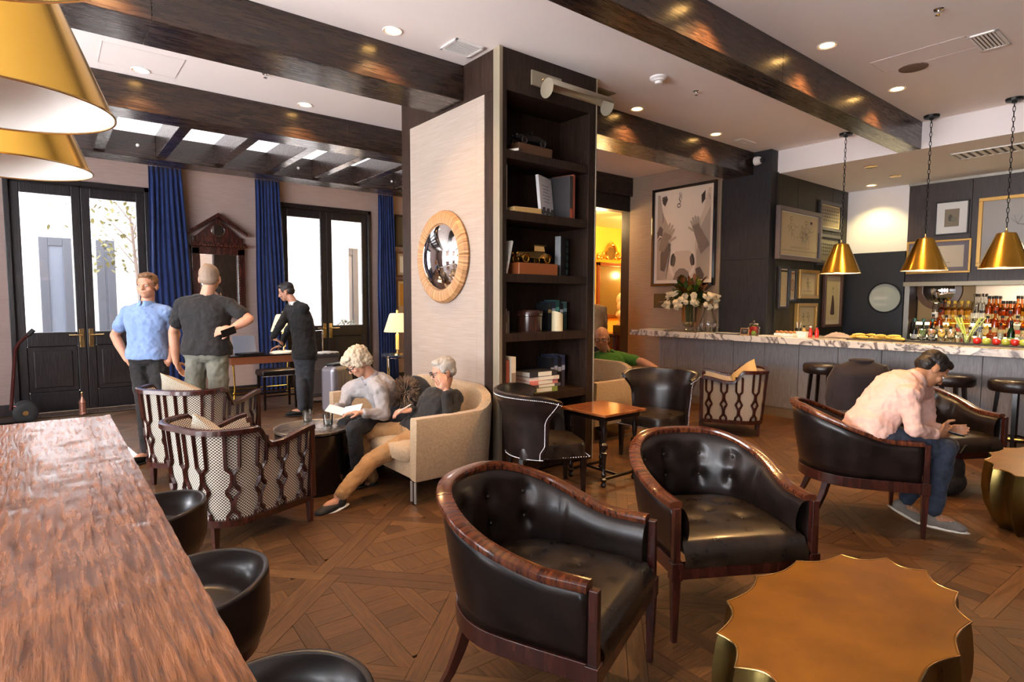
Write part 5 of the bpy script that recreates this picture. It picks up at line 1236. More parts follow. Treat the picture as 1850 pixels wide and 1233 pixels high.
# ================================================================ FRAMED PICTURES
def picture(loc, w_, h_, rz, label, fm, fw=.035, depth=.03, mount=.05, paper='cream_paper', mountm='white', art=(), cat='picture', group=None, glassp=False):
    """centre loc on the wall, picture plane local XZ, facing local -Y"""
    r = root('framed_picture', loc, label, cat, group, rz)
    f = MB()
    for g in ((-w_/2, w_/2, h_/2-fw, h_/2), (-w_/2, w_/2, -h_/2, -h_/2+fw), (-w_/2, -w_/2+fw, -h_/2+fw, h_/2-fw), (w_/2-fw, w_/2, -h_/2+fw, h_/2-fw)):
        f.bb(g[0], g[1], -depth, 0, g[2], g[3])
    f.build('frame', M[fm] if isinstance(fm, str) else fm, r, smooth=0, bevel=.004)
    iw, ih = w_-2*fw, h_-2*fw
    MB().bb(-iw/2, iw/2, -depth*.4, -depth*.4+.004, -ih/2, ih/2).build('mount', M[mountm] if isinstance(mountm, str) else mountm, r, smooth=0)
    pw_, ph_ = iw-2*mount, ih-2*mount; y0 = -depth*.4-.001
    MB().bb(-pw_/2, pw_/2, y0, y0+.001, -ph_/2, ph_/2).build('sheet', M[paper] if isinstance(paper, str) else paper, r, smooth=0)
    by = {}
    for n_, a in enumerate(art):
        y = y0-.0006-.00035*n_
        if a[0] == 'p':
            P = [((u-.5)*pw_, y, (v-.5)*ph_) for u, v in a[2]]
            b = by.setdefault(a[1], MB()); b.add(P, [tuple(range(len(P)))])
        else:
            P = [((u-.5)*pw_, (v-.5)*ph_) for u, v in a[3]]; wd_ = a[2]; b = by.setdefault(a[1], MB())
            L_, R_ = [], []
            for i, p in enumerate(P):
                q0 = P[max(0, i-1)]; q1 = P[min(len(P)-1, i+1)]; dx, dz = q1[0]-q0[0], q1[1]-q0[1]; l = math.hypot(dx, dz) or 1
                k = wd_/2*(1 if 0 < i < len(P)-1 else .4); L_.append((p[0]-dz/l*k, y, p[1]+dx/l*k)); R_.append((p[0]+dz/l*k, y, p[1]-dx/l*k))
            b.grid([L_, R_], flip=True)
    for mn, b in by.items(): b.build('drawing', M[mn], r, smooth=0)['kind'] = 'stuff'
    if glassp: MB().bb(-iw/2, iw/2, -depth*.8, -depth*.8+.002, -ih/2, ih/2).build('glass', M['clear'], r, smooth=0)
    return r
flat('h_light', (.66, .56, .43)); flat('h_lighter', (.80, .72, .60)); flat('h_mid', (.26, .20, .155)); flat('h_dark', (.05, .04, .035)); flat('h_grey', (.13, .10, .08)); flat('h_soft', (.46, .38, .29)); flat('gframe', (.015, .012, .012), .12, coat=.6)
def ell(cx, cy, a, b_, rot=0, n=20, a0=0, a1=2*PI):
    c_, s_ = math.cos(rot), math.sin(rot); return [(cx+a*math.cos(t)*c_-b_*math.sin(t)*s_, cy+a*math.cos(t)*s_+b_*math.sin(t)*c_) for t in [a0+(a1-a0)*i/n for i in range(n)]]
def hand(ox, oy, sx, rot, arm):
    out = []; T = lambda x, y: (ox+(x*math.cos(rot)-y*math.sin(rot))*sx, oy+(x*math.sin(rot)+y*math.cos(rot))*abs(sx)*.75)
    def cap(x0, y0, x1, y1, w0, w1):
        dx, dy = x1-x0, y1-y0; l = math.hypot(dx, dy); nx, ny = -dy/l, dx/l
        return [T(x0+nx*w0, y0+ny*w0), T(x1+nx*w1, y1+ny*w1), T(x1+dx/l*w1, y1+dy/l*w1), T(x1-nx*w1, y1-ny*w1), T(x0-nx*w0, y0-ny*w0)]
    out.append(('p', 'h_mid', [T(*p) for p in arm]))
    out.append(('p', 'h_mid', [T(-.55, -.5), T(.5, -.5), T(.62, .35), T(.2, .55), T(-.5, .5)]))
    for i, (x, l) in enumerate(((-.42, .80), (-.13, 1.05), (.17, .98), (.45, .70))):
        out.append(('p', 'h_soft', cap(x, .4, x*1.35, .4+l, .165, .12))); out.append(('l', 'h_grey', .006, [T(x-.15, .45), T(x*1.35-.12, .4+l)]))
    out.append(('p', 'h_soft', cap(.5, -.3, 1.15, .45, .17, .11))); out.append(('l', 'h_grey', .005, [T(-.3, .2), T(.1, -.1), T(.4, .1)]))
    return out
horse = [('p', 'h_soft', [(0, 0), (.20, 0), (.26, .3), (.24, .62), (.10, .80), (.05, 1), (0, 1)]),
         ('p', 'h_soft', [(1, 0), (.78, 0), (.76, .3), (.84, .6), (1, .8)]),
         ('p', 'h_lighter', [(.05, 1), (.10, .80), (.24, .60), (.27, .35), (.24, .20), (.27, .08), (.36, .02), (.62, .02), (.72, .08), (.76, .20), (.73, .36), (.76, .58), (.88, .78), (.95, 1)]),
         ('p', 'h_light', [(.27, .28), (.30, .14), (.36, .05), (.62, .05), (.70, .14), (.72, .28), (.62, .33), (.38, .33)]),
         ('p', 'h_mid', [(.33, .0), (.66, 0), (.62, .09), (.54, .13), (.45, .13), (.38, .09)]),
         ('p', 'h_dark', ell(.315, .235, .035, .075, -.25)), ('p', 'h_grey', ell(.345, .215, .03, .065, -.25)),
         ('p', 'h_dark', ell(.70, .225, .030, .07, .3)), ('p', 'h_grey', ell(.675, .21, .026, .06, .3)),
         ('p', 'h_dark', [(.09, .97), (.18, .98), (.20, .93), (.15, .86), (.10, .90)]), ('l', 'h_grey', .02, [(.08, .93), (.14, .97), (.21, .94)]),
         ('p', 'h_dark', [(.83, .93), (.90, .98), (.90, .88), (.84, .83)]), ('l', 'h_dark', .016, [(.97, .93), (.99, .87)]),
         ('l', 'h_dark', .014, [(.43, 1), (.44, .95), (.42, .92), (.45, .89), (.42, .86)]), ('l', 'h_grey', .010, [(.46, 1), (.47, .94), (.45, .9)]), ('l', 'h_dark', .012, ell(.42, .85, .03, .022, 0, 14)+[(.45, .85)]),
         ('l', 'h_dark', .010, [(.10, .82), (.12, .70), (.10, .66)]), ('l', 'h_dark', .012, [(.22, .10), (.24, .22), (.27, .34), (.25, .44)]), ('l', 'h_grey', .012, [(.20, .02), (.23, .18)]),
         ('p', 'h_grey', [(0, .56), (.06, .64), (.12, .60), (.10, .50), (.02, .46)]), ('l', 'h_lighter', .03, [(.01, .47), (.06, .52), (.12, .50)]),
         ('p', 'h_grey', [(.08, .12), (.16, .10), (.25, .32), (.28, .42), (.14, .46), (.08, .30)])]
horse += hand(.19, .50, .15, -.45, [(-.6, -.4), (.55, -.4), (.35, -1.5), (-.35, -1.6)])
horse += hand(.76, .58, -.115, -.30, [(-.6, -.4), (.55, -.4), (.30, -3.6), (-1.3, -2.9)])
horse += [('p', 'h_grey', [(.76, .12), (.84, .14), (.92, .05), (.90, 0), (.78, 0)]), ('l', 'h_dark', .012, [(.80, .10), (.90, .02)])]
picture((8.148, 5.735, 2.655), 1.21, 1.62, -PI/2, 'very large framed black and white photograph of two hands on a white horse\'s face', 'gframe', .045, .05, .055, 'h_light', 'h_lighter', horse, 'photograph')
r = root('wall_plaque', (8.148, 6.03, 1.60), 'small dark metal plaque with faint lettering on the wall below the horse photograph', 'plaque', rz=-PI/2)
MB().box((0, -.01, 0), (.52, .02, .24)).build('plate', flat('steel_blue', (.07, .10, .13), .25, metal=.8), r, bevel=.003)
b = MB()
for i in range(11): b.box((-.14+.03*i, -.0206, -.02), (.018, .0008, .02))
b.ball((.03, -.0205, .04), (.03, .001, .035), 10, 5); b.build('lettering', flat('plaque_copper', (.35, .24, .14)), r, smooth=0)
random.seed(11)
def figure(x, y, s_, n_=5):
    o = [('l', 'ink', .006, ell(x, y+.30*s_, .035*s_, .045*s_, 0, 9)+[(x+.035*s_, y+.30*s_)]), ('l', 'ink', .007, [(x, y+.26*s_), (x-.02*s_, y+.1*s_), (x+.03*s_, y-.05*s_), (x, y-.3*s_)]), ('l', 'ink', .006, [(x+.02*s_, y+.2*s_), (x+.13*s_, y+.08*s_), (x+.20*s_, y+.12*s_)]), ('l', 'ink', .006, [(x-.01*s_, y+.2*s_), (x-.1*s_, y+.05*s_), (x-.05*s_, y-.02*s_)]), ('l', 'ink', .006, [(x+.02*s_, y-.04*s_), (x+.10*s_, y-.16*s_), (x+.08*s_, y-.30*s_)])]
    for i in range(n_): o.append(('l', 'ink', .004, [(x+random.uniform(-.12, .12)*s_, y+random.uniform(-.2, .2)*s_), (x+random.uniform(-.12, .12)*s_, y+random.uniform(-.2, .2)*s_), (x+random.uniform(-.12, .12)*s_, y+random.uniform(-.2, .2)*s_)]))
    return o
def script(x0, x1, y, a=.012, n=34): return [('l', 'ink', .004, [(lerp(x0, x1, i/n), y+a*math.sin(i*2.1)*(1+.6*math.sin(i*.9))) for i in range(n+1)])]
big = figure(.28, .60, .9, 3)+figure(.66, .52, 1.0, 8)+figure(.55, .48, .7, 6)+script(.25, .75, .19, .022)+script(.05, .95, .11, .012, 60)+[('p', 'ink', ell(.78, .83, .03, .035))]+[('l', 'ink', .006, [(.40, .45), (.56, .45), (.56, .30)]), ('l', 'ink', .006, [(.42, .45), (.42, .30)])]
PY = 4.236
def wallpic(u0, v0, u1, v1, **k):     # corners of the picture seen on the side wall
    a = at(u0, v0, y=PY); b_ = at(u1, v1, y=PY); return ((a.x+b_.x)/2, PY, (a.z+b_.z)/2), abs(b_.x-a.x), abs(a.z-b_.z)
flat('fr_grey', (.16, .12, .11), .4); flat('fr_gold', (.50, .28, .07), .3, metal=.5); flat('fr_brown', (.12, .05, .03), .4); flat('fr_black', (.02, .015, .014), .35); flat('photo_grey', (.20, .18, .12)); flat('photo_dark', (.09, .08, .06))
l, w_, h_ = wallpic(1401, 371, 1478, 475); picture(l, 1.36, .76, 0, 'large framed ink cartoon of waiters at a table with handwriting below it', 'fr_grey', .06, .06, .012, art=big)
crowd = [('p', 'photo_dark', ell(.1+.1*i+.02*(j % 2), .30+.16*j, .035, .05, 0, 8)) for i in range(9) for j in range(4)]+[('p', 'h_soft', ell(.1+.1*i+.02*(j % 2), .36+.16*j, .018, .025, 0, 7)) for i in range(9) for j in range(4)]
picture((9.93, PY, 2.96), .80, .46, 0, 'upper of the two framed old group photographs on the side wall', 'fr_black', .05, .04, .02, 'inklight', 'cream_paper', crowd, 'photograph')
picture((9.92, PY, 2.42), .82, .50, 0, 'lower of the two framed old group photographs on the side wall', 'fr_black', .05, .04, .03, 'photo_grey', 'photo_dark', crowd, 'photograph')
txt = [('l', 'inklight', .006, [(.1, .9-.045*i), (.9, .9-.045*i)]) for i in range(18)]
picture((8.47, PY, 1.80), .30, .62, 0, 'narrow framed menu sheet with a black band, leftmost on the side wall', 'fr_black', .035, .04, .01, art=txt+[('p', 'ink', [(.05, .93), (.95, .93), (.95, .98), (.05, .98)])])
flat('print_red', (.35, .05, .03))
picture((8.74, PY, 1.84), .22, .48, 0, 'narrow framed printed sheet with a red oval stamp', 'fr_black', .03, .04, .01, art=txt+[('l', 'print_red', .012, ell(.5, .5, .33, .2, 0, 24)+[(.83, .5)]), ('p', 'print_red', [(.1, .92), (.9, .92), (.9, .96), (.1, .96)])]+figure(.5, .5, .4, 2))
picture((9.22, PY, 1.86), .66, .44, 0, 'gold framed small ink drawing behind the left bar pendant', 'fr_gold', .05, .06, .02, 'cream_paper', 'h_soft', figure(.5, .5, .9, 6)+script(.2, .8, .15))
picture((9.20, PY, 1.34), .66, .46, 0, 'lower gold framed small ink drawing just above the bar', 'fr_gold', .05, .06, .02, 'cream_paper', 'h_soft', figure(.35, .5, .7, 4)+figure(.62, .5, .8, 4)+script(.2, .8, .14))
lady = [('p', 'print_purple', [(.35, .15), (.50, .12), (.72, .14), (.66, .45), (.58, .62), (.48, .62), (.42, .40)]), ('p', 'ink', [(.60, .14), (.72, .14), (.66, .45), (.58, .62)]), ('p', 'h_soft', ell(.53, .72, .04, .06)), ('p', 'ink', ell(.53, .80, .03, .03))]
flat('print_purple', (.10, .045, .05))
picture((10.12, PY, 1.62), .66, .88, 0, 'tall framed print of a figure in a long dark coat', 'fr_brown', .045, .05, .07, 'cream_paper', 'h_light', lady)
# back wall pictures (facing -X)
BX = 10.612
hat = [('p', 'ink', [(.28, .80), (.36, .80), (.36, .90), (.28, .90)]), ('p', 'ink', [(.25, .78), (.39, .78), (.39, .80), (.25, .80)]), ('p', 'h_soft', ell(.32, .73, .03, .05)), ('p', 'ink', [(.24, .45), (.40, .42), (.38, .68), (.28, .68)]), ('l', 'ink', .01, [(.30, .45), (.28, .2)]), ('l', 'ink', .01, [(.37, .45), (.38, .2)])]+script(.45, .75, .22, .02)+figure(.5, .82, .25, 2)
picture((BX, 2.77, 2.85), .42, .50, -PI/2, 'small picture with a wide white mount and tiny grey etching behind the bar', 'fr_black', .02, .03, .10, 'inklight', 'paper', [('p', 'photo_dark', ell(.4, .5, .15, .2)), ('p', 'photo_grey', ell(.65, .4, .2, .15))])
picture((BX, 2.92, 2.28), .82, .50, -PI/2, 'gold framed drawing of a man in a top hat behind the middle bar pendant', 'fr_gold', .03, .03, .06, 'h_light', flat('mount_mauve', (.20, .17, .20)), hat)
bird = [('l', 'ink', .012, [(.25, .60), (.40, .55), (.60, .52), (.85, .56)]), ('l', 'ink', .012, [(.40, .55), (.42, .40), (.50, .28)]), ('l', 'ink', .008, [(.25, .60), (.20, .70)]), ('l', 'ink', .008, [(.25, .60), (.22, .74)]), ('l', 'ink', .008, [(.25, .60), (.28, .73)]), ('l', 'inklight', .008, [(.38, .95), (.42, .80), (.36, .70)]), ('l', 'ink', .008, [(.50, .28), (.60, .22), (.62, .30)]), ('l', 'ink', .008, [(.60, .52), (.66, .40), (.72, .44)])]
flat('silver_sheet', (.36, .33, .30), .35)
picture((BX, 1.62, 2.60), 1.66, .98, -PI/2, 'very large gold framed picture of dark branches on silver paper at the right edge', 'fr_gold', .05, .04, .01, 'silver_sheet', 'h_soft', bird)
# pictures on the far wall between curtain and column
for i, (z_, hh_, lab) in enumerate(((2.95, .62, 'dark framed picture high on the far wall beside the column'), (2.30, .50, 'small brown framed picture, second from the top beside the column'), (1.60, .82, 'gold matted dark framed picture above the lit lamp'))):
    picture((5.62, DY-.002, z_), .50, hh_, 0, lab, ('fr_black', 'fr_brown', 'fr_brown')[i], .04, .04, .05, ('photo_dark', 'paper', 'fr_gold')[i], ('photo_dark', 'h_soft', 'cream_paper')[i])
r = root('card_holder', (5.40, DY-.03, 1.35), 'small pale card leaning behind the lit table lamp', 'card')
MB().box((0, 0, 0), (.22, .01, .26)).build('card', M['h_soft'], r, smooth=0)
# pedimented mirror on the far wall
pm = root('pediment_mirror', (2.20, DY, 1.30), 'tall dark wooden mirror topped by a triangular pediment with a round cut out', 'mirror')
def pmb(name, m_, *g, bevel=.005): 
    b = MB()
    for q in g: b.bb(*q)
    return b.build(name, m_, pm, smooth=0, bevel=bevel)
pmb('frame', M['mahogd'], (-.39, -.28, -.09, 0, 0, 1.12), (.28, .39, -.09, 0, 0, 1.12), (-.39, .39, -.09, 0, 1.02, 1.14), (-.39, .39, -.09, 0, 0, .1))
pmb('cornice', M['mahogd'], (-.43, .43, -.13, 0, 1.14, 1.18), (-.41, .41, -.11, 0, 1.18, 1.21), (-.37, .37, -.08, 0, 1.21, 1.30))
pmb('mirror_glass', M['mirror'], (-.28, .28, -.035, -.03, .1, 1.02), bevel=0)
T_ = Matrix.Rotation(PI/2, 4, 'X')
MB().prism([(-.33, 1.30), (.33, 1.30), (0, 1.60)], .0, .07, T=T_).build('pediment_panel', M['mahogd'], pm, smooth=0)
b = MB()
for s in (-1, 1): b.prism([(0, 1.62), (s*.44, 1.33), (s*.44, 1.37), (0, 1.68)][::s], 0, .13, T=T_)
b.build('pediment_moulding', M['mahogd'], pm, smooth=0)
MB().lathe([(.001, .001), (.10, .001)], 24, T=Matrix.Translation((0, -.074, 1.41)) @ T_, cap=False).build('round_glass', M['mirror'], pm)
MB().tube([(.10*math.cos(2*PI*k/24), -.078, 1.41+.10*math.sin(2*PI*k/24)) for k in range(24)], .010, 6, closed=True).build('round_frame', M['mahogd'], pm)
b = MB()
for i in range(19): b.box((-.36+.04*i, -.135, 1.16), (.02, .012, .02))
for s in (-1, 1):
    for i in range(22): b.ball((s*.30, -.092, .12+.042*i), .011, 6, 4)
b.build('beading', M['mahog'], pm, smooth=0)

# ================================================================ CURTAINS, RODS
def curtain(x0, x1, label, x0b=None, x1b=None):
    r = root('curtain', ((x0+x1)/2, DY-.16, 0), label, 'curtain', 'blue velvet curtains')
    xm = (x0+x1)/2; K = 20; n = 90; G = []; x0b = x0 if x0b is None else x0b; x1b = x1 if x1b is None else x1b
    for j in range(K+1):
        z = lerp(3.58, .03, j/K); row = []; t = j/K
        for i in range(n+1):
            s_ = i/n; w_ = .040*(.5+.5*min(1, t*4)); fold = math.sin(s_*2*PI*7+.4*math.sin(t*5))*w_*(.7+.3*math.sin(s_*9+t*3))
            row.append(Vector((lerp(lerp(x0, x0b, t), lerp(x1, x1b, t), s_)-xm+.006*math.sin(t*9+s_*5), fold, z)))
        G.append(row)
    MB().grid(G).build('drape', M['velvet'], r, solid=.006, smooth=80)
    for i in range(5):
        x = lerp(x0+.03, x1-.03, i/4)-xm
        MB().tube([(x, -.0+.026*math.cos(a), 3.615+.028*math.sin(a)) for a in [2*PI*k/12 for k in range(12)]], .004, 5, closed=True).build('curtain_ring', M['brassp'], r)
curtain(1.26, 1.70, 'blue velvet curtain on the right of the first french door, behind the two men', 1.20, 1.85)
curtain(2.76, 3.15, 'blue velvet curtain between the tall mirror and the second french door', 2.74, 3.25)
curtain(4.95, 5.26, 'blue velvet curtain on the right side of the second french door near the column', 4.92, 5.34)
def rod(x0, x1, label):
    r = root('curtain_rod', ((x0+x1)/2, DY-.16, 3.62), label, 'curtain rod', 'brass curtain rods'); h_ = (x1-x0)/2
    MB().tube([(-h_, 0, 0), (h_, 0, 0)], .020, 10).build('pole', M['brassp'], r)
    for s in (-1, 1): MB().ball((s*(h_+.035), 0, 0), .042, 12, 8).lathe([(.028, 0), (.028, .02)], 10, T=Matrix.Translation((s*h_-.01, 0, 0)) @ Matrix.Rotation(PI/2, 4, 'Y')).build('finial', M['brassp'], r)
    for x in (-h_+.12, h_-.12): MB().tube([(x, 0, 0), (x, .08, -.01), (x, .155, -.02)], .010, 6).build('bracket', M['brassp'], r)
rod(-.9, 1.70, 'brass curtain rod with round finials above the first french door')
rod(2.72, 5.42, 'brass curtain rod with round finials above the second french door')

# ================================================================ FAR LEFT: DESK, LAMPS, LUGGAGE, TROLLEY
dk = root('writing_desk', (2.55, 9.35, 0), 'wooden writing desk with thin brass legs below the curtain', 'desk')
MB().box((0, 0, .765), (1.05, .55, .02)).build('leather_top', M['ebony'], dk, smooth=0, bevel=.003)
MB().box((0, 0, .70), (1.0, .52, .11)).build('apron', flat('desk_wood', (.24, .075, .030), .3, coat=.3), dk, smooth=0, bevel=.004)
for x in (-.46, .46):
    for y in (-.22, .22): MB().tube([(x, y, .65), (x*.97, y, .3), (x, y, .09), (x*1.03, y, .02)], [.014, .011, .018, .022], 8).ball((x, y, .22), .022).build('leg', M['brass'], dk)
MB().tube([(-.45, -.22, .22), (.45, -.22, .22)], .010, 6).tube([(-.45, .22, .22), (.45, .22, .22)], .010, 6).build('stretcher', M['brass'], dk)
lp = root('laptop', (2.36, 9.32, .776), 'open grey laptop computer standing on the writing desk', 'laptop', rz=.2)
MB().box((0, -.02, .01), (.34, .24, .02)).build('keyboard_base', M['black'], lp, bevel=.003)
MB().box((0, .12, .15), (.34, .012, .30), T=Matrix.Rotation(-.2, 4, 'X')).build('screen_lid', flat('lid_grey', (.22, .25, .33), .4), lp, bevel=.003)
for i in range(3):
    o = MB().box((0, 0, .004), (.22, .30, .006)).build('paper_sheet', M['paper'], None, smooth=0, loc=(2.78+.05*i, 9.22+.05*i, .776+.007*i)); o.rotation_euler = (0, 0, .3*i)
    tag(o, ('bottom', 'middle', 'top')[i]+' sheet of the white papers on the right end of the desk', 'paper', 'papers on the desk')
def shade_lamp(loc, label, sc_=1, holder=True):
    r = root('table_lamp', loc, label, 'lamp', 'lit lamps with pleated shades'); n = 60; G = []
    for q, z in ((.10, .62), (.115, .60), (.19, .36), (.195, .34)):
        G.append([Vector((q*sc_*(1+.02*(k % 2))*math.cos(2*PI*k/n), q*sc_*(1+.02*(k % 2))*math.sin(2*PI*k/n), z*sc_)) for k in range(n)])
    MB().grid(G, close=True, flip=True).build('pleated_shade', M['shade'], r, smooth=0)
    MB().lathe([(.0, 0), (.09, 0), (.09, .015), (.02, .03), (.014, .06), (.014, .08)], 20).build('base', M['brassp'], r)
    MB().lathe([(.0, .08), (.028, .08), (.028, .30*sc_), (.01, .32*sc_), (.01, .62*sc_), (.016, .64*sc_), (.02, .66*sc_), (.0, .68*sc_)], 14).build('stem', mat('candle_sleeve', (.85, .65, .20), rough=.3, emit=.35) if 'candle_sleeve' not in bpy.data.materials else bpy.data.materials['candle_sleeve'], r)
    l = light('lamp_bulb', 'POINT', (loc[0], loc[1], loc[2]+.48*sc_), 10, (1, .70, .36), .05)
    return r
p = at(513, 632, y=9.45); shade_lamp((p.x, 9.45, .776), 'lit lamp with a pleated shade standing on the writing desk', .95)
p = at(718, 640, y=9.2); lx_ = p.x; lz = p.z
shade_lamp((lx_, 9.2, lz), 'lit lamp with a pleated shade on the small glass table beside the column', 1.15)
st = root('lamp_table', (lx_, 9.2, 0), 'small round glass side table with thin metal legs under the pleated lamp', 'table')
MB().lathe([(0, lz-.02), (.28, lz-.02), (.28, lz-.002), (0, lz-.002)], 32).build('tabletop', flat('glass_dark', (.10, .13, .18), .06, coat=.5), st)
MB().tube([(.27*math.cos(2*PI*k/32), .27*math.sin(2*PI*k/32), lz-.05) for k in range(32)], .008, 6, closed=True).build('ring', M['chrome'], st)
for k in range(4): MB().tube([(.24*math.cos(k*PI/2+.4), .24*math.sin(k*PI/2+.4), lz-.02), (.22*math.cos(k*PI/2+.4), .22*math.sin(k*PI/2+.4), 0)], .010, 6).build('leg', M['chrome'], st)
ch = root('desk_stool', (2.62, 8.85, 0), 'low dark leather stool with nailhead trim pushed against the desk', 'stool')
MB().box((0, 0, .53), (.52, .38, .09)).build('seat', M['leather'], ch, bevel=.03)
b = MB()
for i in range(26): b.ball((-.255+.0204*i, -.192, .495), .007, 5, 4)
b.build('nailhead_trim', M['chrome'], ch)['kind'] = 'stuff'
for x in (-.22, .22):
    for y in (-.15, .15): MB().box((x, y, .245), (.026, .026, .49), top=(1.5, 1.5)).build('leg', M['ebony'], ch, smooth=0)
MB().box((0, -.15, .2), (.44, .02, .02)).box((0, .15, .2), (.44, .02, .02)).build('stretcher', M['ebony'], ch, smooth=0)
lug = root('suitcase', (3.34, 9.0, 0), 'large grey brown soft suitcase with its handle pulled out by the second door', 'suitcase')
MB().box((0, 0, .42), (.50, .32, .66)).build('body', flat('case_brown', (.11, .085, .078), .8), lug, bevel=.045, seg=3)
MB().box((0, -.165, .34), (.42, .03, .40)).build('front_pocket', flat('case_brown2', (.09, .07, .065), .8), lug, bevel=.02)
MB().box((0, -.02, .73), (.49, .30, .05)).build('zip_band', flat('case_band', (.06, .05, .05), .6), lug, bevel=.01)
MB().tube([(-.17, .05, .74), (-.17, .05, 1.10), (.05, .05, 1.12), (.05, .05, .74)], .010, 6).build('pull_handle', M['chrome'], lug)
for x in (-.2, .2):
    MB().tube([(x-.015, 0, .045), (x+.015, 0, .045)], .045, 12).build('wheel', M['rubber'], lug)
o = MB().add(*(lambda n: ([Vector((.22*math.cos(2*PI*k/n)*(1+.15*math.sin(3*k)), .15*math.sin(2*PI*k/n), .002+.012*(k % 2))) for k in range(n)]+[Vector((0, 0, .035))], [(k, (k+1) % n, n) for k in range(n)]))(24)).build('white_cloth', M['paper'], None, solid=.006, loc=(3.40, 8.98, .757))
tag(o, 'crumpled white cloth lying on top of the grey brown suitcase', 'cloth')
sc2 = root('silver_suitcase', (3.10, 7.75, 0), 'upright silver hard shell suitcase behind the grey haired woman', 'suitcase', rz=.5)
MB().box((0, 0, .38), (.42, .26, .64)).build('shell', flat('silver_shell', (.50, .50, .58), .25, metal=.7), sc2, bevel=.07, seg=4)
b = MB()
for i in range(5): b.box((-.14+.07*i, -.131, .38), (.012, .006, .50))
b.build('rib', flat('silver_dark', (.30, .30, .36), .3, metal=.7), sc2, bevel=.002)
MB().box((0, 0, .715), (.30, .14, .03)).build('top_grip', M['rubber'], sc2, bevel=.01)
for x in (-.15, .15): MB().tube([(x-.02, 0, .03), (x+.02, 0, .03)], .03, 10).build('wheel', M['rubber'], sc2)
# hand truck by the first door
ht = root('hand_truck', (-.33, 9.72, 0), 'tall folding hand truck with two black wheels leaning by the first french door', 'hand truck')
def L_(u, v, y=9.72): p = at(u, v, y=y); return (p.x+.33, p.y-9.72, p.z)
b = MB(); b.tube([L_(20, 742), L_(26, 650), L_(27, 632), L_(34, 620), L_(60, 597)], .020, 8).tube([tuple(Vector(L_(20, 742))+Vector((0, .28, 0))), tuple(Vector(L_(26, 640))+Vector((0, .28, 0))), tuple(Vector(L_(34, 620))+Vector((0, .28, 0)))], .016, 8)
b.build('frame', flat('truck_tube', (.16, .05, .05), .25, metal=.8), ht)
MB().tube([tuple(Vector(L_(50, 606))), tuple(Vector(L_(61, 596)))], .030, 8).build('grip', M['rubber'], ht)
for k, (u, v, dy) in enumerate(((47, 751, -.02), (43, 742, .26))):
    c_ = Vector(L_(u, v)); c_.z = .13; c_.y += dy
    MB().lathe([(.0, -.02), (.05, -.025), (.11, -.03), (.13, -.02), (.13, .02), (.11, .03), (.05, .025), (0, .02)], 24, T=Matrix.Translation(c_) @ Matrix.Rotation(PI/2, 4, 'X')).build('wheel', M['rubber'], ht)
    MB().lathe([(0, -.034), (.03, -.034), (.03, .034), (0, .034)], 12, T=Matrix.Translation(c_) @ Matrix.Rotation(PI/2, 4, 'X')).build('hub', M['brassp'], ht)
MB().tube([L_(20, 735), L_(36, 737), L_(46, 748)], .012, 6).build('axle_bracket', flat('truck_tube', (0, 0, 0)), ht)
MB().box((-.10, .12, .03), (.34, .36, .012)).build('toe_plate', M['black'], ht)
ds = root('door_stop_bottle', (.33, 9.95, 0), 'small copper lantern shaped door stop standing before the first french door', 'door stop')
MB().lathe([(0, 0), (.045, 0), (.045, .02), (.038, .03), (.038, .16), (.045, .17), (.02, .22), (.012, .25), (.016, .27), (.0, .29)], 12).build('body', flat('copper', (.62, .30, .22), .3, metal=.8), ds, smooth=20)
MB().ball((0, 0, .30), .018).build('knob', M['brassp'], ds)

# ================================================================ AMBER ROOM: MIRROR, BUST, CABINET, SCONCE
lm = root('lattice_mirror', (10.35, 9.29, 1.2), 'tall antique framed mirror with a carved scrolling crest in the amber room', 'mirror')
b = MB()
for g in ((-.46, -.38, 0, 1.28), (.38, .46, 0, 1.28), (-.46, .46, 1.20, 1.28), (-.46, .46, 0, .08)): b.bb(g[0], g[1], -.06, 0, g[2], g[3])
b.build('frame', flat('antique_frame', (.14, .045, .02), .3, metal=.3), lm, smooth=0, bevel=.008)
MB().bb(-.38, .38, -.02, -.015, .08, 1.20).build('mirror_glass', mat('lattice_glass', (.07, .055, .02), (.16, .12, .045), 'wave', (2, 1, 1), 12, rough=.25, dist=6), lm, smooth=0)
b = MB(); b.bb(-.50, .50, -.09, 0, 1.28, 1.34)
b.tube([(.17*math.cos(a), -.04, 1.52+.20*math.sin(a)) for a in [PI*k/12-.1 for k in range(13)]], .035, 8)
for s in (-1, 1):
    b.tube([(s*(.20+.10*t+.05*math.sin(t*9)), -.04, 1.50-.14*t+.05*math.cos(t*9)) for t in [k/12*1.4 for k in range(13)]], .030, 8)
    b.ball((s*.42, -.04, 1.39), (.05, .03, .05)); b.ball((s*.42, -.04, 1.45), (.03, .02, .04)); b.ball((s*.14, -.05, 1.40), (.04, .03, .05))
b.ball((0, -.04, 1.74), (.06, .03, .03)); b.build('crest', M['brassp'], lm)
MB().lathe([(.001, 0), (.15, 0)], 20, T=Matrix.Translation((0, -.03, 1.50)) @ T_, cap=False).build('crest_panel', flat('crest_dark', (.10, .07, .02), .3), lm)
cb = root('cabinet', (9.3, 7.9, 0), 'dark red round fronted cabinet under the marble bust in the amber room', 'cabinet')
MB().lathe([(0, 0), (.42, 0), (.44, .03), (.42, .06), (.42, .88), (.45, .90), (.45, .94), (0, .94)], 32, sx=1.25, sy=.8).build('body', M['mahogd'], cb)
for s in (-1, 1): MB().box((s*.2, -.335, .48), (.34, .03, .72)).build('door', M['mahogd'], cb, bevel=.008)
bs_ = root('marble_bust', (9.22, 7.9, .94), 'yellow lit marble bust of a woman in a hooded veil on a dark plinth', 'bust')
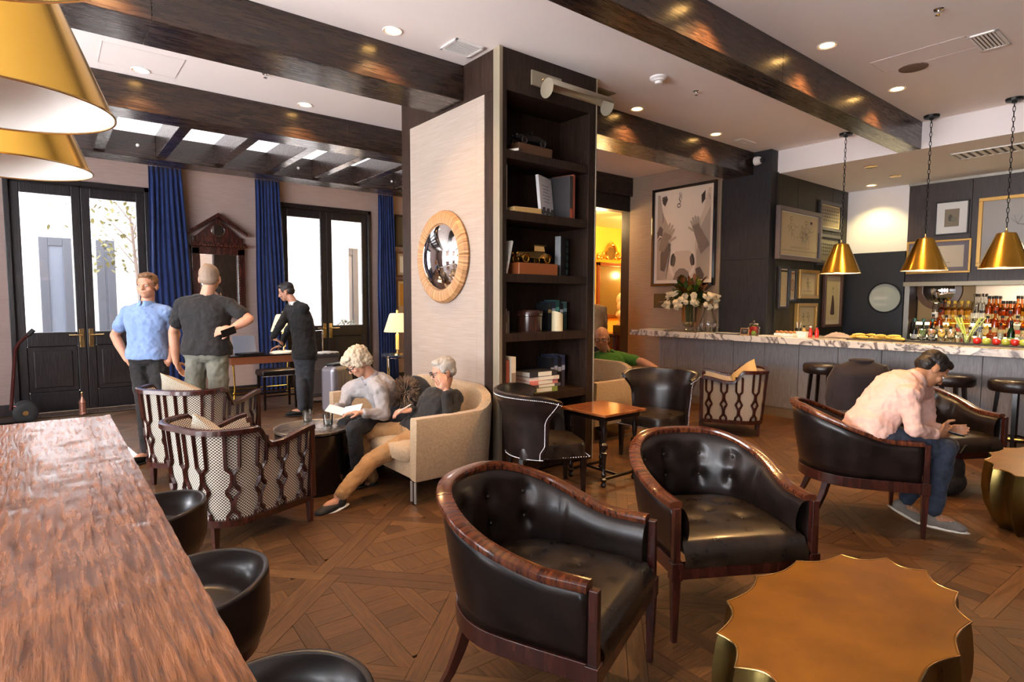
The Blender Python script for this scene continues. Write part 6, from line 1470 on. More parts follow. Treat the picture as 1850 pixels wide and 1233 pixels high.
MB().box((0, 0, .08), (.34, .24, .16)).build('plinth', M['ebony'], bs_, bevel=.008)
MB().lathe([(0, .16), (.12, .16), (.12, .19), (.08, .21), (.06, .26), (0, .26)], 20).build('socle', M['h_light'], bs_)

# ================================================================ PEOPLE
def V(*a): return Vector(a)
def capsule(b, p0, p1, r0, r1, n=14):
    p0, p1 = Vector(p0), Vector(p1); d = p1-p0; L = max(d.length, 1e-4)
    q = d.to_track_quat('Z', 'Y').to_matrix().to_4x4(); q.translation = p0
    pr = [(r0*math.sin(a), -r0*math.cos(a)) for a in [.001, PI/6, PI/3, PI/2]]+[(lerp(r0, r1, t), L*t) for t in (.33, .66)]+[(r1*math.sin(a), L-r1*math.cos(a)) for a in [PI/2, PI*2/3, PI*5/6, PI-.001]]
    b.lathe(pr, n, T=q)
def ellip(b, c, r, B=None, n=16, m=12):
    T = (B.to_4x4() if B is not None else Matrix.Identity(4)); T.translation = Vector(c); b.ball(T, r, n, m)
def bake(name, b, m_, par, vox, smooth=4, noise_=0, nscale=.05, loc=None, sfac=.5, decim=0):
    o = b.build(name, m_, None, smooth=0)
    q = o.modifiers.new('r', 'REMESH'); q.mode = 'VOXEL'; q.voxel_size = vox
    q = o.modifiers.new('s', 'SMOOTH'); q.iterations = smooth; q.factor = sfac
    if noise_:
        t = bpy.data.textures.new('n', 'CLOUDS'); t.noise_scale = nscale; t.noise_depth = 2
        q = o.modifiers.new('d', 'DISPLACE'); q.texture = t; q.strength = noise_; q.mid_level = .5; q.texture_coords = 'LOCAL'
    dg = bpy.context.evaluated_depsgraph_get(); me = bpy.data.meshes.new_from_object(o.evaluated_get(dg)); me.name = name
    o.modifiers.clear(); old = o.data; o.data = me; bpy.data.meshes.remove(old)
    me.shade_smooth(); me.materials.clear(); me.materials.append(m_)
    if loc is not None: me.transform(Matrix.Translation(-Vector(loc)))
    o.parent = par
    return o
def basis(f, u):
    f = Vector(f).normalized(); r = f.cross(Vector(u)).normalized(); u = r.cross(f); return Matrix((r, f, u)).transposed()   # cols: right, forward, up
def hand_parts(b, w_, d, nrm, s=1, curl=.5, side=1):
    """wrist w_, direction d, palm normal nrm (fingers curl towards it)"""
    d = Vector(d).normalized(); nrm = (Vector(nrm)-d*d.dot(Vector(nrm))).normalized(); lat = d.cross(nrm)*side
    c0 = w_+d*.045*s; B = Matrix((lat, d, nrm)).transposed()
    ellip(b, c0, (.040*s, .050*s, .017*s), B); ellip(b, w_+d*.01, (.026*s, .03*s, .02*s), B)
    for i, (x, l) in enumerate(((-.030, .062), (-.010, .074), (.011, .070), (.030, .056))):
        p = w_+d*(.085*s)+lat*x*s; q0 = p; dd = d.copy()
        for k, f in enumerate((.45, .32, .25)):
            dd = (dd+nrm*curl*(.5+.5*k)).normalized(); q1 = q0+dd*l*f*s*1.15; capsule(b, q0, q1, (.0095-.001*k)*s, (.0088-.001*k)*s, 8); q0 = q1
    p = w_+d*.03*s-lat*.030*s; q1 = p+(d*.6-lat*.7+nrm*.35).normalized()*.040*s; q2 = q1+(d*.9-lat*.1+nrm*.5).normalized()*.032*s
    capsule(b, p, q1, .014*s, .011*s, 8); capsule(b, q1, q2, .011*s, .009*s, 8)
def person(name, label, J, skin, top, bot, shoe, hair, sc=1., vox=.008, group=None, sleeves='long', hairkind='short', glasses=None, jaw=1., belly=0, collar=None, shoulderw=1.):
    base = J['base']; r = root('person', base, label, 'person', group)
    if name: pass
    body, shirt, trou = MB(), MB(), MB()
    pel, neck, R_ = V(*J['pel']), V(*J['neck']), V(*J['right']).normalized(); R2 = V(*J.get('hipright', J['right'])).normalized()
    hd = V(*J['head']); hf = V(*J['hf']); hu = V(*J.get('hu', (0, 0, 1))); B = basis(hf, hu)
    sp = neck-pel; L = sp.length; bend = V(*J.get('bend', (0, 0, 0)))
    def spine(t): return pel.lerp(neck, t)+bend*4*t*(1-t)
    PRF = ((-.14, .10, .085), (-.08, .150, .110), (0, .172, .125), (.12, .170, .128), (.27, .152, .115+belly*.6), (.42, .152, .114+belly), (.56, .166, .120+belly*.4), (.70, .178, .124), (.82, .172, .110), (.91, .140, .088), (.98, .075, .065))
    def loft(b, t0, t1, e):
        N_ = 18; G = []
        for i in range(N_+1):
            t = lerp(t0, t1, i/N_); k_ = 0
            while k_ < len(PRF)-2 and PRF[k_+1][0] < t: k_ += 1
            q = sm(0, 1, (t-PRF[k_][0])/(PRF[k_+1][0]-PRF[k_][0])); w_ = lerp(PRF[k_][1], PRF[k_+1][1], q)*sc*shoulderw+e; d_ = lerp(PRF[k_][2], PRF[k_+1][2], q)*sc+e
            tt = max(0, min(1, t)); c = spine(tt)+(spine(.1)-spine(0))*10*min(0, t)
            u_ = (spine(min(1, tt+.06))-spine(max(0, tt-.06))).normalized(); rr = R2.lerp(R_, tt).normalized(); f_ = u_.cross(rr).normalized()
            G.append([c+rr*w_*math.copysign(abs(math.cos(a))**.85, math.cos(a))+f_*d_*math.copysign(abs(math.sin(a))**.85, math.sin(a)) for a in [2*PI*j/28 for j in range(28)]])
        b.grid(G, close=True); b.add(G[0], [tuple(range(28))[::-1]]); b.add(G[-1], [tuple(range(28))])
    loft(body, -.1, .95, -.025); loft(shirt, -.02, .97, .016); loft(trou, -.14, .05, .002)
    u = (neck-spine(.8)).normalized(); f = u.cross(R_)
    for s, k in ((1, 'R'), (-1, 'L')):
        sh = neck-u*.075*sc+R_*s*.175*sc*shoulderw; 
        if 'sh'+k in J: sh = V(*J['sh'+k])
        el, wr = V(*J['el'+k]), V(*J['wr'+k]); hdir = J.get('hd'+k); hn = J.get('hn'+k, (0, 0, -1))
        for q, e in ((body, -.012), (shirt, .012)):
            capsule(q, neck-u*.03*sc, sh, .055*sc+e, .058*sc+e); capsule(q, spine(.75), sh, .10*sc, .060*sc+e)
        ak = .72 if sleeves == 'long' else 1
        capsule(body, sh, el, .048*sc*.85, .040*sc*ak); capsule(body, el, el.lerp(wr, .35), .040*sc*ak, .043*sc*ak); capsule(body, el.lerp(wr, .35), wr, .043*sc*ak, .026*sc)
        if sleeves == 'long':
            capsule(shirt, sh, el, .064*sc, .053*sc); capsule(shirt, el, wr.lerp(el, .12), .052*sc, .038*sc); capsule(shirt, wr.lerp(el, .24), wr.lerp(el, .12), .041*sc, .043*sc)
        elif sleeves == 'roll':
            capsule(shirt, sh, el, .064*sc, .055*sc); capsule(shirt, el, wr.lerp(el, .55), .054*sc, .048*sc)
        else: capsule(shirt, sh, sh.lerp(el, .62), .062*sc, .062*sc)
        hand_parts(body, wr, hdir if hdir else (wr-el), hn, sc*1.02, J.get('curl', .45), side=-s)
        hp = pel+R2*s*.085*sc; kn, an = V(*J['kn'+k]), V(*J['an'+k])
        capsule(body, hp, kn, .075*sc, .052*sc); capsule(body, kn, kn.lerp(an, .35), .050*sc, .052*sc); capsule(body, kn.lerp(an, .35), an, .052*sc, .034*sc)
        capsule(trou, hp, kn, .092*sc, .070*sc); capsule(trou, kn, kn.lerp(an, .93), .070*sc, .056*sc)
        td = V(*J['td'+k]).normalized(); tu = V(*J.get('tu'+k, (0, 0, 1)))
        S2 = MB(); Bs = basis(td, tu); heel = an-Bs.col[2]*.045*sc
        ellip(body, an-Bs.col[2]*.03*sc+td*.05*sc, (.036*sc, .09*sc, .03*sc), Bs)
        ellip(S2, heel+td*.0, (.042*sc, .055*sc, .048*sc), Bs); ellip(S2, heel+td*.085*sc-Bs.col[2]*.010, (.048*sc, .105*sc, .040*sc), Bs); ellip(S2, heel+td*.15*sc-Bs.col[2]*.016, (.046*sc, .055*sc, .030*sc), Bs)
        sh_o = bake('shoe', S2, shoe, r, .007, 3, loc=base)
        S3 = MB(); ellip(S3, heel+td*.075*sc-Bs.col[2]*.040*sc, (.047*sc, .150*sc, .014*sc), Bs)
        so = S3.build('sole', J.get('sole', M['rubber']), None); so.data.transform(Matrix.Translation(-Vector(base))); so.parent = sh_o
        if J.get('laces'):
            lb_ = MB()
            for q in range(4): lb_.tube([heel+td*(.05+.025*q)*sc+Bs.col[0]*x*.03+Bs.col[2]*(.044-.006*q-abs(x)*.012) for x in (-1, -.5, 0, .5, 1)], .0035, 5)
            lo_ = lb_.build('laces', M['paper'], None); lo_.data.transform(Matrix.Translation(-Vector(base))); lo_.parent = sh_o
    # neck & head
    k = sc
    def h(x, y, z): return hd+B @ Vector((x*k, y*k, z*k))
    capsule(body, neck-u*.05, h(0, -.02, -.06), .058*k, .052*k)
    ellip(body, h(0, -.012, .030), (.077*k, .098*k, .092*k), B); ellip(body, h(0, .022, -.035), (.062*k*jaw, .070*k, .078*k), B); ellip(body, h(0, .050, -.082), (.036*k*jaw, .034*k, .028*k), B)
    ellip(body, h(0, .075, .022), (.052*k, .016*k, .012*k), B)   # brow
    capsule(body, h(0, .084, .012), h(0, .103, -.026), .009*k, .0145*k, 8); ellip(body, h(0, .094, -.030), (.019*k, .012*k, .010*k), B)
    ellip(body, h(0, .080, -.058), (.024*k, .012*k, .007*k), B); ellip(body, h(0, .079, -.068), (.021*k, .011*k, .007*k), B)
    for s in (-1, 1):
        ellip(body, h(s*.079, -.010, -.012), (.010*k, .022*k, .032*k), B); ellip(body, h(s*.042, .062, -.030), (.024*k, .022*k, .022*k), B)
    bo = bake('body', body, skin, r, min(vox, .0065), 2, loc=base, sfac=.4)
    fc_ = MB()
    for s in (-1, 1): ellip(fc_, h(s*.031, .078, .000), (.013*k, .010*k, .008*k), B, 10, 8)
    e = fc_.build('eye', flat('eye_white', (.7, .66, .62), .2), None); e.data.transform(Matrix.Translation(-Vector(base))); e.parent = bo
    fc_ = MB()
    for s in (-1, 1): ellip(fc_, h(s*.031, .0865, .000), (.0055*k, .003*k, .0055*k), B, 8, 6)
    ellip(fc_, h(0, .0885, -.063), (.019*k, .004*k, .0018*k), B, 8, 4)
    e = fc_.build('pupils_and_lip_line', flat('pupil', (.03, .015, .01), .3), None); e.data.transform(Matrix.Translation(-Vector(base))); e.parent = bo
    fc_ = MB()
    for s in (-1, 1): fc_.tube([h(s*x, .088-x*.25, .022+.006*math.sin((x-.012)/.04*PI)) for x in (.012, .024, .036, .05)], [.003*k, .0042*k, .004*k, .002*k], 6)
    e = fc_.build('eyebrow', hair, None); e.data.transform(Matrix.Translation(-Vector(base))); e.parent = bo
    hb = MB()
    if hairkind == 'short':
        ellip(hb, h(0, -.022, .052), (.083*k, .098*k, .078*k), B); ellip(hb, h(0, -.055, .0), (.076*k, .060*k, .060*k), B); ellip(hb, h(0, .035, .092), (.062*k, .050*k, .028*k), B)
        for s in (-1, 1): ellip(hb, h(s*.070, .006, .030), (.014*k, .035*k, .038*k), B)
        bake('hair', hb, hair, r, .007, 2, .012, .02, loc=base)
    elif hairkind == 'full':
        ellip(hb, h(0, -.020, .058), (.098*k, .118*k, .092*k), B); ellip(hb, h(0, -.060, -.005), (.092*k, .070*k, .078*k), B); ellip(hb, h(0, .055, .092), (.080*k, .052*k, .034*k), B)
        for s in (-1, 1): ellip(hb, h(s*.078, .008, .018), (.026*k, .055*k, .056*k), B); 
        ellip(hb, h(.04, .09, .075), (.05*k, .025*k, .028*k), B)
        bake('hair', hb, hair, r, .007, 1, .030, .022, loc=base)
    elif hairkind == 'bald':
        ellip(hb, h(0, -.050, -.006), (.081*k, .058*k, .042*k), B)
        for s in (-1, 1): ellip(hb, h(s*.073, -.010, .012), (.010*k, .035*k, .026*k), B)
        bake('hair', hb, hair, r, .007, 2, loc=base)
    elif hairkind == 'crop':
        ellip(hb, h(0, -.020, .034), (.081*k, .094*k, .088*k), B); ellip(hb, h(0, -.050, -.012), (.075*k, .060*k, .050*k), B)
        bake('hair', hb, hair, r, .007, 2, loc=base)
    if glasses:
        gb = MB()
        for s in (-1, 1):
            gb.tube([h(s*.033+.024*math.cos(a), .102, .000+.018*math.sin(a)) for a in [2*PI*q/16 for q in range(16)]], .0032, 5, closed=True)
            gb.tube([h(s*.056, .100, .006), h(s*.080, .05, .006), h(s*.086, -.01, .004)], .003, 5)
        gb.tube([h(-.010, .103, .003), h(0, .106, .006), h(.010, .103, .003)], .003, 5)
        e = gb.build('glasses', M[glasses], None); e.data.transform(Matrix.Translation(-Vector(base))); e.parent = r
    so = bake('shirt', shirt, top, r, vox, 3, .024, .055, loc=base)
    bake('trousers', trou, bot, r, vox, 3, .024, .06, loc=base)
    if collar:
        cbm = MB(); nb = neck-u*.0+f*.0; uu = (hd-neck).normalized()
        for s in (-1, 1):
            cbm.grid([[neck+uu*(.035-.01*q)+(R_*s*math.sin(a)*(.066+.016*q)+f*math.cos(a)*(.066+.02*q))*sc-uu*.045*q for a in [PI*.0+.12+PI*.95*t/8 for t in range(9)]] for q in (0, .5, 1)], flip=s < 0)
        e = cbm.build('collar', collar, None, solid=.005); e.data.transform(Matrix.Translation(-Vector(base))); e.parent = so
    return r
def D(u, v, d): p = at(u, v, d=d); return (p.x, p.y, p.z)
cl = lambda n, c, c2=None: mat(n, c, c2 or tuple(q*.8 for q in c), 'noise', (1, 1, 1), 8, rough=.85, bump=.7, sheen=.1, detail=3)
T = tuple
toward = -FW.copy(); toward.z = 0; toward.normalize(); rightv = RT.copy(); rightv.z = 0; rightv.normalize()   # picture right
def mix(a, b_, c_=0): q = toward*a+rightv*b_+Vector((0, 0, c_)); return T(q)
def dn(p, z): return (p[0], p[1], z)
# 1 polo man, facing the camera, hands on hips
d = 5.75; g0 = at(267, 780, d=d); g0.z = 0
P1 = dict(base=(g0.x, g0.y, 0), pel=D(268, 648, d), neck=D(265, 551, d), right=mix(0, -1), head=D(266, 517, d-.04), hf=mix(1, .12), 
          elR=D(207, 606, d+.10), wrR=D(229, 650, d-.02), hdR=mix(.3, .6, -.5), hnR=mix(-.4, .6, 0), elL=D(318, 604, d+.12), wrL=D(306, 652, d-.0), hdL=mix(.3, -.5, -.6), hnL=mix(-.5, -.6, 0),
          knR=D(262, 740, d-.05), anR=(0, 0, 0), knL=D(294, 740, d-.03), anL=(0, 0, 0), tdR=mix(1, -.3), tdL=mix(1, .3))
P1['anR'] = (P1['knR'][0], P1['knR'][1], .10); P1['anL'] = (P1['knL'][0], P1['knL'][1], .10)
person('polo', 'standing man in a light blue polo shirt with hands on his hips, facing the camera', P1, M['skin'], cl('polo_blue', (.19, .29, .52)), cl('trousers_charcoal', (.010, .008, .008)), M['black'], flat('hair_brown', (.16, .08, .035), .6), 1.06, .009, sleeves='short', collar=cl('polo_collar', (.20, .32, .56)))
# 2 man in a black t-shirt seen from behind
d = 5.55; g0 = at(376, 780, d=d)
P2 = dict(base=(g0.x, g0.y, 0), pel=D(374, 640, d), neck=D(371, 536, d), right=mix(0, 1), head=D(379, 503, d+.02), hf=mix(-1, -.25), hu=(0, 0, 1),
          elL=D(313, 600, d+.10), wrL=D(318, 655, d+.16), hdL=mix(-.5, .2, -1), hnL=mix(-.2, 1, 0), elR=D(450, 577, d-.02), wrR=D(418, 594, d-.10), hdR=mix(.2, -1, -.2), hnR=mix(-.8, 0, -.4),
          knR=D(398, 742, d), knL=D(350, 742, d), anR=(0, 0, 0), anL=(0, 0, 0), tdR=mix(-1, .3), tdL=mix(-1, -.3))
P2['anR'] = (P2['knR'][0], P2['knR'][1], .10); P2['anL'] = (P2['knL'][0], P2['knL'][1], .10)
person('tee', 'broad man in a black t-shirt and grey green trousers seen from behind, hand on hip', P2, M['skin'], cl('tee_black', (.009, .008, .009)), cl('khaki', (.15, .15, .12), (.09, .09, .07)), M['black'], flat('hair_grey_crop', (.24, .17, .12), .7), 1.12, .009, sleeves='short', hairkind='crop', shoulderw=1.12)
o = MB().box((0, 0, 0), (.07, .012, .13)).build('mobile_phone', M['black'], None, bevel=.004); o.location = D(413, 600, d-.16); o.rotation_euler = (.4, 1.2, .5); tag(o, 'black phone held at the hip of the man in the black t-shirt', 'phone')
# 3 person in a dark suit by the luggage
d = 8.05
P3 = dict(base=T(at(548, 742, d=d).xy)+(0,), pel=D(550, 648, d), neck=D(533, 548, d), right=mix(-.5, -.6), head=D(517, 528, d), hf=mix(.1, -1, -.35), hu=mix(0, -.35, 1), bend=mix(0, .04),
          elR=D(505, 590, d-.15), wrR=D(492, 612, d-.05), hdR=mix(0, .9, -.3), elL=D(520, 598, d+.20), wrL=D(508, 625, d+.12), hdL=mix(0, -1, -.3),
          knR=D(545, 700, d-.05), knL=D(557, 700, d+.08), anR=(0, 0, 0), anL=(0, 0, 0), tdR=mix(.3, -1), tdL=mix(0, -1))
P3['anR'] = (P3['knR'][0], P3['knR'][1], .10); P3['anL'] = (P3['knL'][0], P3['knL'][1], .10)
person('suit', 'person in a dark suit leaning to the desk beside the suitcase', P3, M['skin'], cl('suit_dark', (.009, .010, .013)), cl('suit_trousers', (.045, .050, .060)), M['black'], flat('hair_dark', (.02, .015, .015), .5), 1.05, .010, collar=M['paper'])
# 4 grey haired woman on the sofa
F4 = mix(.45, -1)
P4 = dict(base=(2.30, 5.10, 0), pel=D(697, 752, 5.35), neck=D(668, 682, 5.15), right=mix(.55, .45, 0), hipright=mix(.75, .35), head=D(647, 656, 5.05), hf=mix(.55, -.85, -.75), hu=mix(.2, -.45, 1), bend=mix(0, .06),
          shR=D(686, 705, 4.98), shL=D(632, 705, 5.28), elR=D(694, 750, 4.95), wrR=D(655, 746, 4.82), hdR=mix(.2, -1, .05), hnR=mix(0, 0, -1), elL=D(622, 738, 5.22), wrL=D(606, 737, 5.05), hdL=mix(.5, .1, .1), hnL=mix(0, 0, -1),
          knR=D(640, 775, 4.80), anR=D(648, 862, 4.95), knL=D(622, 770, 5.05), anL=D(634, 850, 5.20), tdR=mix(.5, -1), tdL=mix(.2, -1))
person('woman', 'grey haired woman with glasses in a pale grey cardigan reading a paper on the sofa', P4, M['skin'], cl('cardigan_grey', (.34, .31, .30)), cl('trousers_black', (.012, .012, .014)), M['black'], flat('hair_blonde_grey', (.46, .38, .27), .6), 1.0, .008, hairkind='full', glasses='black', collar=cl('cardigan_neck', (.34, .31, .32)))
rp = root('reading_paper', D(622, 741, 4.86), 'white folded paper held by the grey haired woman', 'paper')
for k, (a, off) in enumerate(((.25, -.07), (-.2, .07))):
    o = MB().box((0, 0, 0), (.15, .11, .003)).build('page', M['paper'], rp, smooth=0); o.location = T(rightv*off+Vector((0, 0, .01*k))); o.rotation_euler = (.35, a, math.atan2(rightv.y, rightv.x))
# 5 grey haired man, head resting on his hand
P5 = dict(base=(2.45, 4.45, 0), pel=D(748, 785, 4.95), neck=D(800, 705, 5.05), right=mix(.75, .5, -.1), hipright=mix(.85, .5), head=D(801, 672, 5.0), hf=mix(.45, -1, -.25), hu=mix(0, .12, 1), bend=mix(.05, .03, -.02),
          shR=D(822, 720, 4.90), shL=D(772, 722, 5.18), elR=D(812, 770, 4.72), wrR=D(806, 706, 4.80), hdR=mix(.1, -.25, 1), hnR=mix(-.6, -.3, 0), curl=1.0, elL=D(764, 752, 5.05), wrL=D(742, 742, 4.88), hdL=mix(.3, -1, 0), hnL=mix(-.2, 0, -.8),
          knL=D(650, 780, 4.98), anL=D(672, 868, 5.05), knR=D(672, 832, 4.72), anR=D(612, 898, 4.45), tdR=mix(.7, -.7, -.15), tdL=mix(.3, -1), sole=M['paper'])
person('man', 'grey haired man in a black jacket and tan trousers resting his head on his hand', P5, M['skin'], cl('jacket_black', (.011, .009, .008)), cl('chinos_tan', (.38, .21, .085), (.30, .16, .06)), M['rubber'], flat('hair_silver', (.36, .32, .27), .6), 1.02, .008, glasses='black')
o = MB().tube([(-.07, 0, 0), (.07, 0, 0)], .006, 6).build('pen', M['paper'], None); o.location = D(731, 738, 4.84); o.rotation_euler = (0, -.3, .2); tag(o, 'white pen in the hand of the grey haired man', 'pen')
# furry hood coat between them
fc = root('fur_hood_coat', (2.72, 4.98, .46), 'dark coat with a brown fur trimmed hood lying on the sofa between the couple', 'coat')
b = MB(); ellip(b, D(752, 722, 5.35), (.14, .22, .22)); ellip(b, D(738, 750, 5.25), (.20, .2, .14)); o = bake('coat', b, cl('coat_black', (.015, .015, .018)), fc, .012, 4, .02, .08, loc=(2.72, 4.98, .46))
b = MB(); c0 = Vector(D(732, 712, 5.20)); random.seed(5)
for i in range(900):
    v = Vector((random.gauss(0, 1), random.gauss(0, 1), random.gauss(0, 1))).normalized(); p = c0+Vector((v.x*.10, v.y*.12, v.z*.13)); q = p+(v*.8+Vector((0, 0, -.3))+Vector((random.uniform(-.5, .5),)*3)).normalized()*random.uniform(.03, .06)
    b.tube([p-v*.02, p.lerp(q, .6), q], [.004, .003, .001], 3, cap=False)
b.build('fur_trim', mat('brown_fur', (.05, .028, .016), (.34, .22, .14), 'noise', (1, 1, 1), 14, rough=.8), None, loc=(0, 0, 0)).parent = fc
fur = bpy.data.objects['fur_trim']; fur.data.transform(Matrix.Translation(-Vector((2.72, 4.98, .46)))); fur['kind'] = 'stuff'
# white bag with red tag
bg = root('striped_bag', T(at(612, 880, z=0)), 'pale canvas bag with a red luggage tag beside the tan trousered leg', 'bag')
b = MB(); ellip(b, (0, .1, .17), (.13, .11, .18)); ellip(b, (.0, .1, .08), (.15, .13, .09)); bake('bag_body', b, cl('bag_canvas', (.42, .37, .30)), bg, .010, 4, .02, .06)
MB().tube([(-.08, .05, .30), (-.05, .02, .37), (.03, .02, .37), (.06, .05, .30)], .010, 6, sq=(1, .4)).build('handle', M['inklight'], bg)
o = MB().box((0, -.02, .27), (.05, .012, .11)).build('luggage_tag', flat('tag_red', (.65, .01, .015), .4), bg, bevel=.006)
MB().box((.01, -.02, .16), (.035, .01, .12)).build('tag_strap', M['paper'], bg, bevel=.003)
# dark rucksack on the floor under the sofa
rk = root('dark_rucksack', T(at(668, 858, z=0)), 'dark rucksack on the floor behind the tan trousered leg', 'bag')
b = MB(); ellip(b, (0, .15, .10), (.20, .13, .11)); ellip(b, (.05, .15, .06), (.22, .14, .07)); bake('rucksack_body', b, M['rubber'], rk, .012, 4, .02, .06)
# 6 man in pink shirt
P6 = dict(base=(4.62, 1.75, 0), pel=D(1566, 782, 4.12), neck=D(1654, 686, 4.10), right=mix(.78, -.15, 0), hipright=mix(.85, .0), head=D(1683, 668, 4.08), hf=mix(.25, 1, -1.1), hu=mix(.0, .75, .75), bend=mix(0, -.035, .030),
          shR=D(1640, 715, 3.92), shL=D(1668, 706, 4.30), elR=D(1652, 776, 3.85), wrR=D(1690, 786, 3.95), hdR=mix(-.2, 1, .05), hnR=mix(-.8, .1, .3), elL=D(1676, 770, 4.32), wrL=D(1698, 777, 4.15), hdL=mix(.3, 1, .05), hnL=mix(.8, 0, .3),
          knR=D(1706, 812, 3.95), anR=D(1684, 928, 4.0), knL=D(1712, 808, 4.18), anL=D(1634, 906, 4.25), tdR=mix(.45, 1, -.1), tdL=mix(.45, 1, -.55), laces=True, sole=flat('sole_white', (.75, .70, .60), .5))
person('pink', 'dark haired man in a pale pink shirt and jeans bent over his phone', P6, M['skin2'], mat('shirt_pink', (.74, .47, .38), (.66, .40, .32), 'noise', (1, 1, 1), 7, rough=.85, bump=.9, detail=3), cl('jeans', (.020, .028, .050), (.012, .016, .03)), cl('sneaker_grey', (.20, .17, .14)), flat('hair_black', (.010, .006, .004), .5), 1.02, .007, collar=cl('collar_pink', (.80, .54, .45)))
ph_ = root('smartphone', D(1716, 782, 3.98), 'smartphone with a glowing dark screen in the hands of the man in pink', 'phone')
ph_.rotation_euler = (-.15, .25, math.atan2(rightv.y, rightv.x)-.3)
MB().box((0, 0, 0), (.15, .075, .009)).build('case', M['black'], ph_, bevel=.003)
b = MB()
for i in range(7):
    for j in range(3): b.box((-.055+.018*i, -.022+.022*j, .0055), (.012, .014, .001))
b.build('screen_icons', mat('icon_glow', (.25, .35, .55), emit=.5), ph_, smooth=0)
# his black bag on the floor
bb_ = root('black_backpack', T(at(1735, 905, z=0).xy)+(0,), 'black backpack on the floor between the sneakers and the right brass table', 'bag')
b = MB(); ellip(b, (.16, .16, .20), (.16, .14, .22)); ellip(b, (.16, .16, .10), (.19, .16, .12)); bake('bag_body', b, M['rubber'], bb_, .012, 4, .02, .06)
MB().tube([(.10, .04, .36), (.13, .02, .42), (.2, .02, .42), (.22, .04, .36)], .010, 6).build('handle', M['black'], bb_)
# jacket on the bar stool
jk = root('hanging_jacket', (7.1, 2.65, .4), 'dark jacket draped over a bar stool behind the man in pink', 'jacket')
b = MB(); G = []; top_ = Vector(D(1556, 652, 6.45)); c_ = Vector((.62, -.78, 0))
for j in range(19):
    t = j/18; z = lerp(top_.z, .42, t); w_ = lerp(.10, .25, sm(0, .10, t))+.04*t; dp = lerp(.05, .13, sm(0, .3, t)); row = []
    for k in range(48):
        a = 2*PI*k/48; fo = 1+.10*math.sin(a*7+t*2)*t+.06*math.sin(a*3+1); p = c_*(w_*fo*math.cos(a)-.03*t)+Vector((-c_.y, c_.x, 0))*(-dp*fo*math.sin(a))
        row.append(Vector((top_.x+p.x-.02, top_.y+p.y, z+.02*math.sin(a*2)*t)))
    G.append(row)
b.grid(G, close=True); b.add(G[0], [tuple(range(48))]); b.add(G[-1], [tuple(range(48))[::-1]])
jb = b.build('jacket_body', cl('jacket_dark', (.020, .013, .016)), jk, smooth=70); jb.data.transform(Matrix.Translation(-Vector((7.1, 2.65, .4))))
for s_ in (-1, 1):
    b = MB(); q0 = top_+c_*s_*.20+Vector((0, 0, -.06)); b.tube([q0, q0+c_*s_*.07+Vector((0, 0, -.16)), q0+c_*s_*.08+Vector((-.04, 0, -.36)), q0+c_*s_*.06+Vector((-.05, 0, -.52))], [.06, .068, .060, .055], 12)
    sl = b.build('sleeve', bpy.data.materials['jacket_dark'], jk, smooth=70); sl.data.transform(Matrix.Translation(-Vector((7.1, 2.65, .4))))
b = MB().tube([top_+c_*math.cos(a)*.11+Vector((-c_.y, c_.x, 0))*(-.06*math.sin(a)) for a in [2*PI*k/20 for k in range(20)]], .022, 8, closed=True)
sl = b.build('collar', bpy.data.materials['jacket_dark'], jk); sl.data.transform(Matrix.Translation(-Vector((7.1, 2.65, .4))))
# 7 man in green
P7 = dict(base=(5.25, 5.25, 0), pel=D(1098, 700, 7.9), neck=D(1098, 636, 7.95), right=mix(.1, -1), head=D(1087, 612, 7.85), hf=mix(1, -.25, -.15),
          elR=D(1062, 668, 7.8), wrR=D(1075, 690, 7.5), hdR=mix(.7, .5, -.2), elL=D(1160, 654, 7.75), wrL=D(1195, 672, 7.5), hdL=mix(.6, .8, -.2),
          knR=D(1080, 700, 7.35), anR=D(1085, 775, 7.25), knL=D(1130, 702, 7.4), anL=D(1130, 775, 7.3), tdR=mix(1, -.1), tdL=mix(1, .1))
person('green', 'bald man with glasses in a green polo shirt leaning back on the far sofa', P7, M['skin'], cl('polo_green', (.055, .20, .022)), cl('trousers_brown', (.12, .07, .035)), M['black'], flat('hair_fringe', (.30, .22, .15), .6), 1.25, .010, sleeves='short', hairkind='bald', glasses='black', belly=.045, jaw=1.12, collar=cl('collar_green', (.04, .16, .02)))
# 8 pale figure in the amber doorway
d = 9.6; g0 = at(1084, 700, d=d)
P8 = dict(base=(g0.x, g0.y, 0), pel=D(1074, 625, d), neck=D(1070, 552, d), right=mix(0, 1), head=D(1066, 528, d), hf=mix(-1, .5), elR=D(1092, 580, d), wrR=D(1094, 605, d+.2), hdR=mix(-1, .3, -.3), elL=D(1052, 585, d), wrL=D(1052, 610, d+.2), hdL=mix(-1, 0, -.3),
          knR=D(1082, 680, d), knL=D(1066, 680, d), anR=(0, 0, 0), anL=(0, 0, 0), tdR=mix(-1, .2), tdL=mix(-1, 0))
P8['anR'] = (P8['knR'][0], P8['knR'][1], .10); P8['anL'] = (P8['knL'][0], P8['knL'][1], .10)
person('waiter', 'person in a pale shirt seen from behind in the amber doorway beside the bust', P8, M['skin'], cl('shirt_pale', (.62, .42, .22)), cl('trousers_dark2', (.04, .03, .03)), M['black'], flat('hair_brown2', (.25, .14, .06), .6), 1.0, .012)
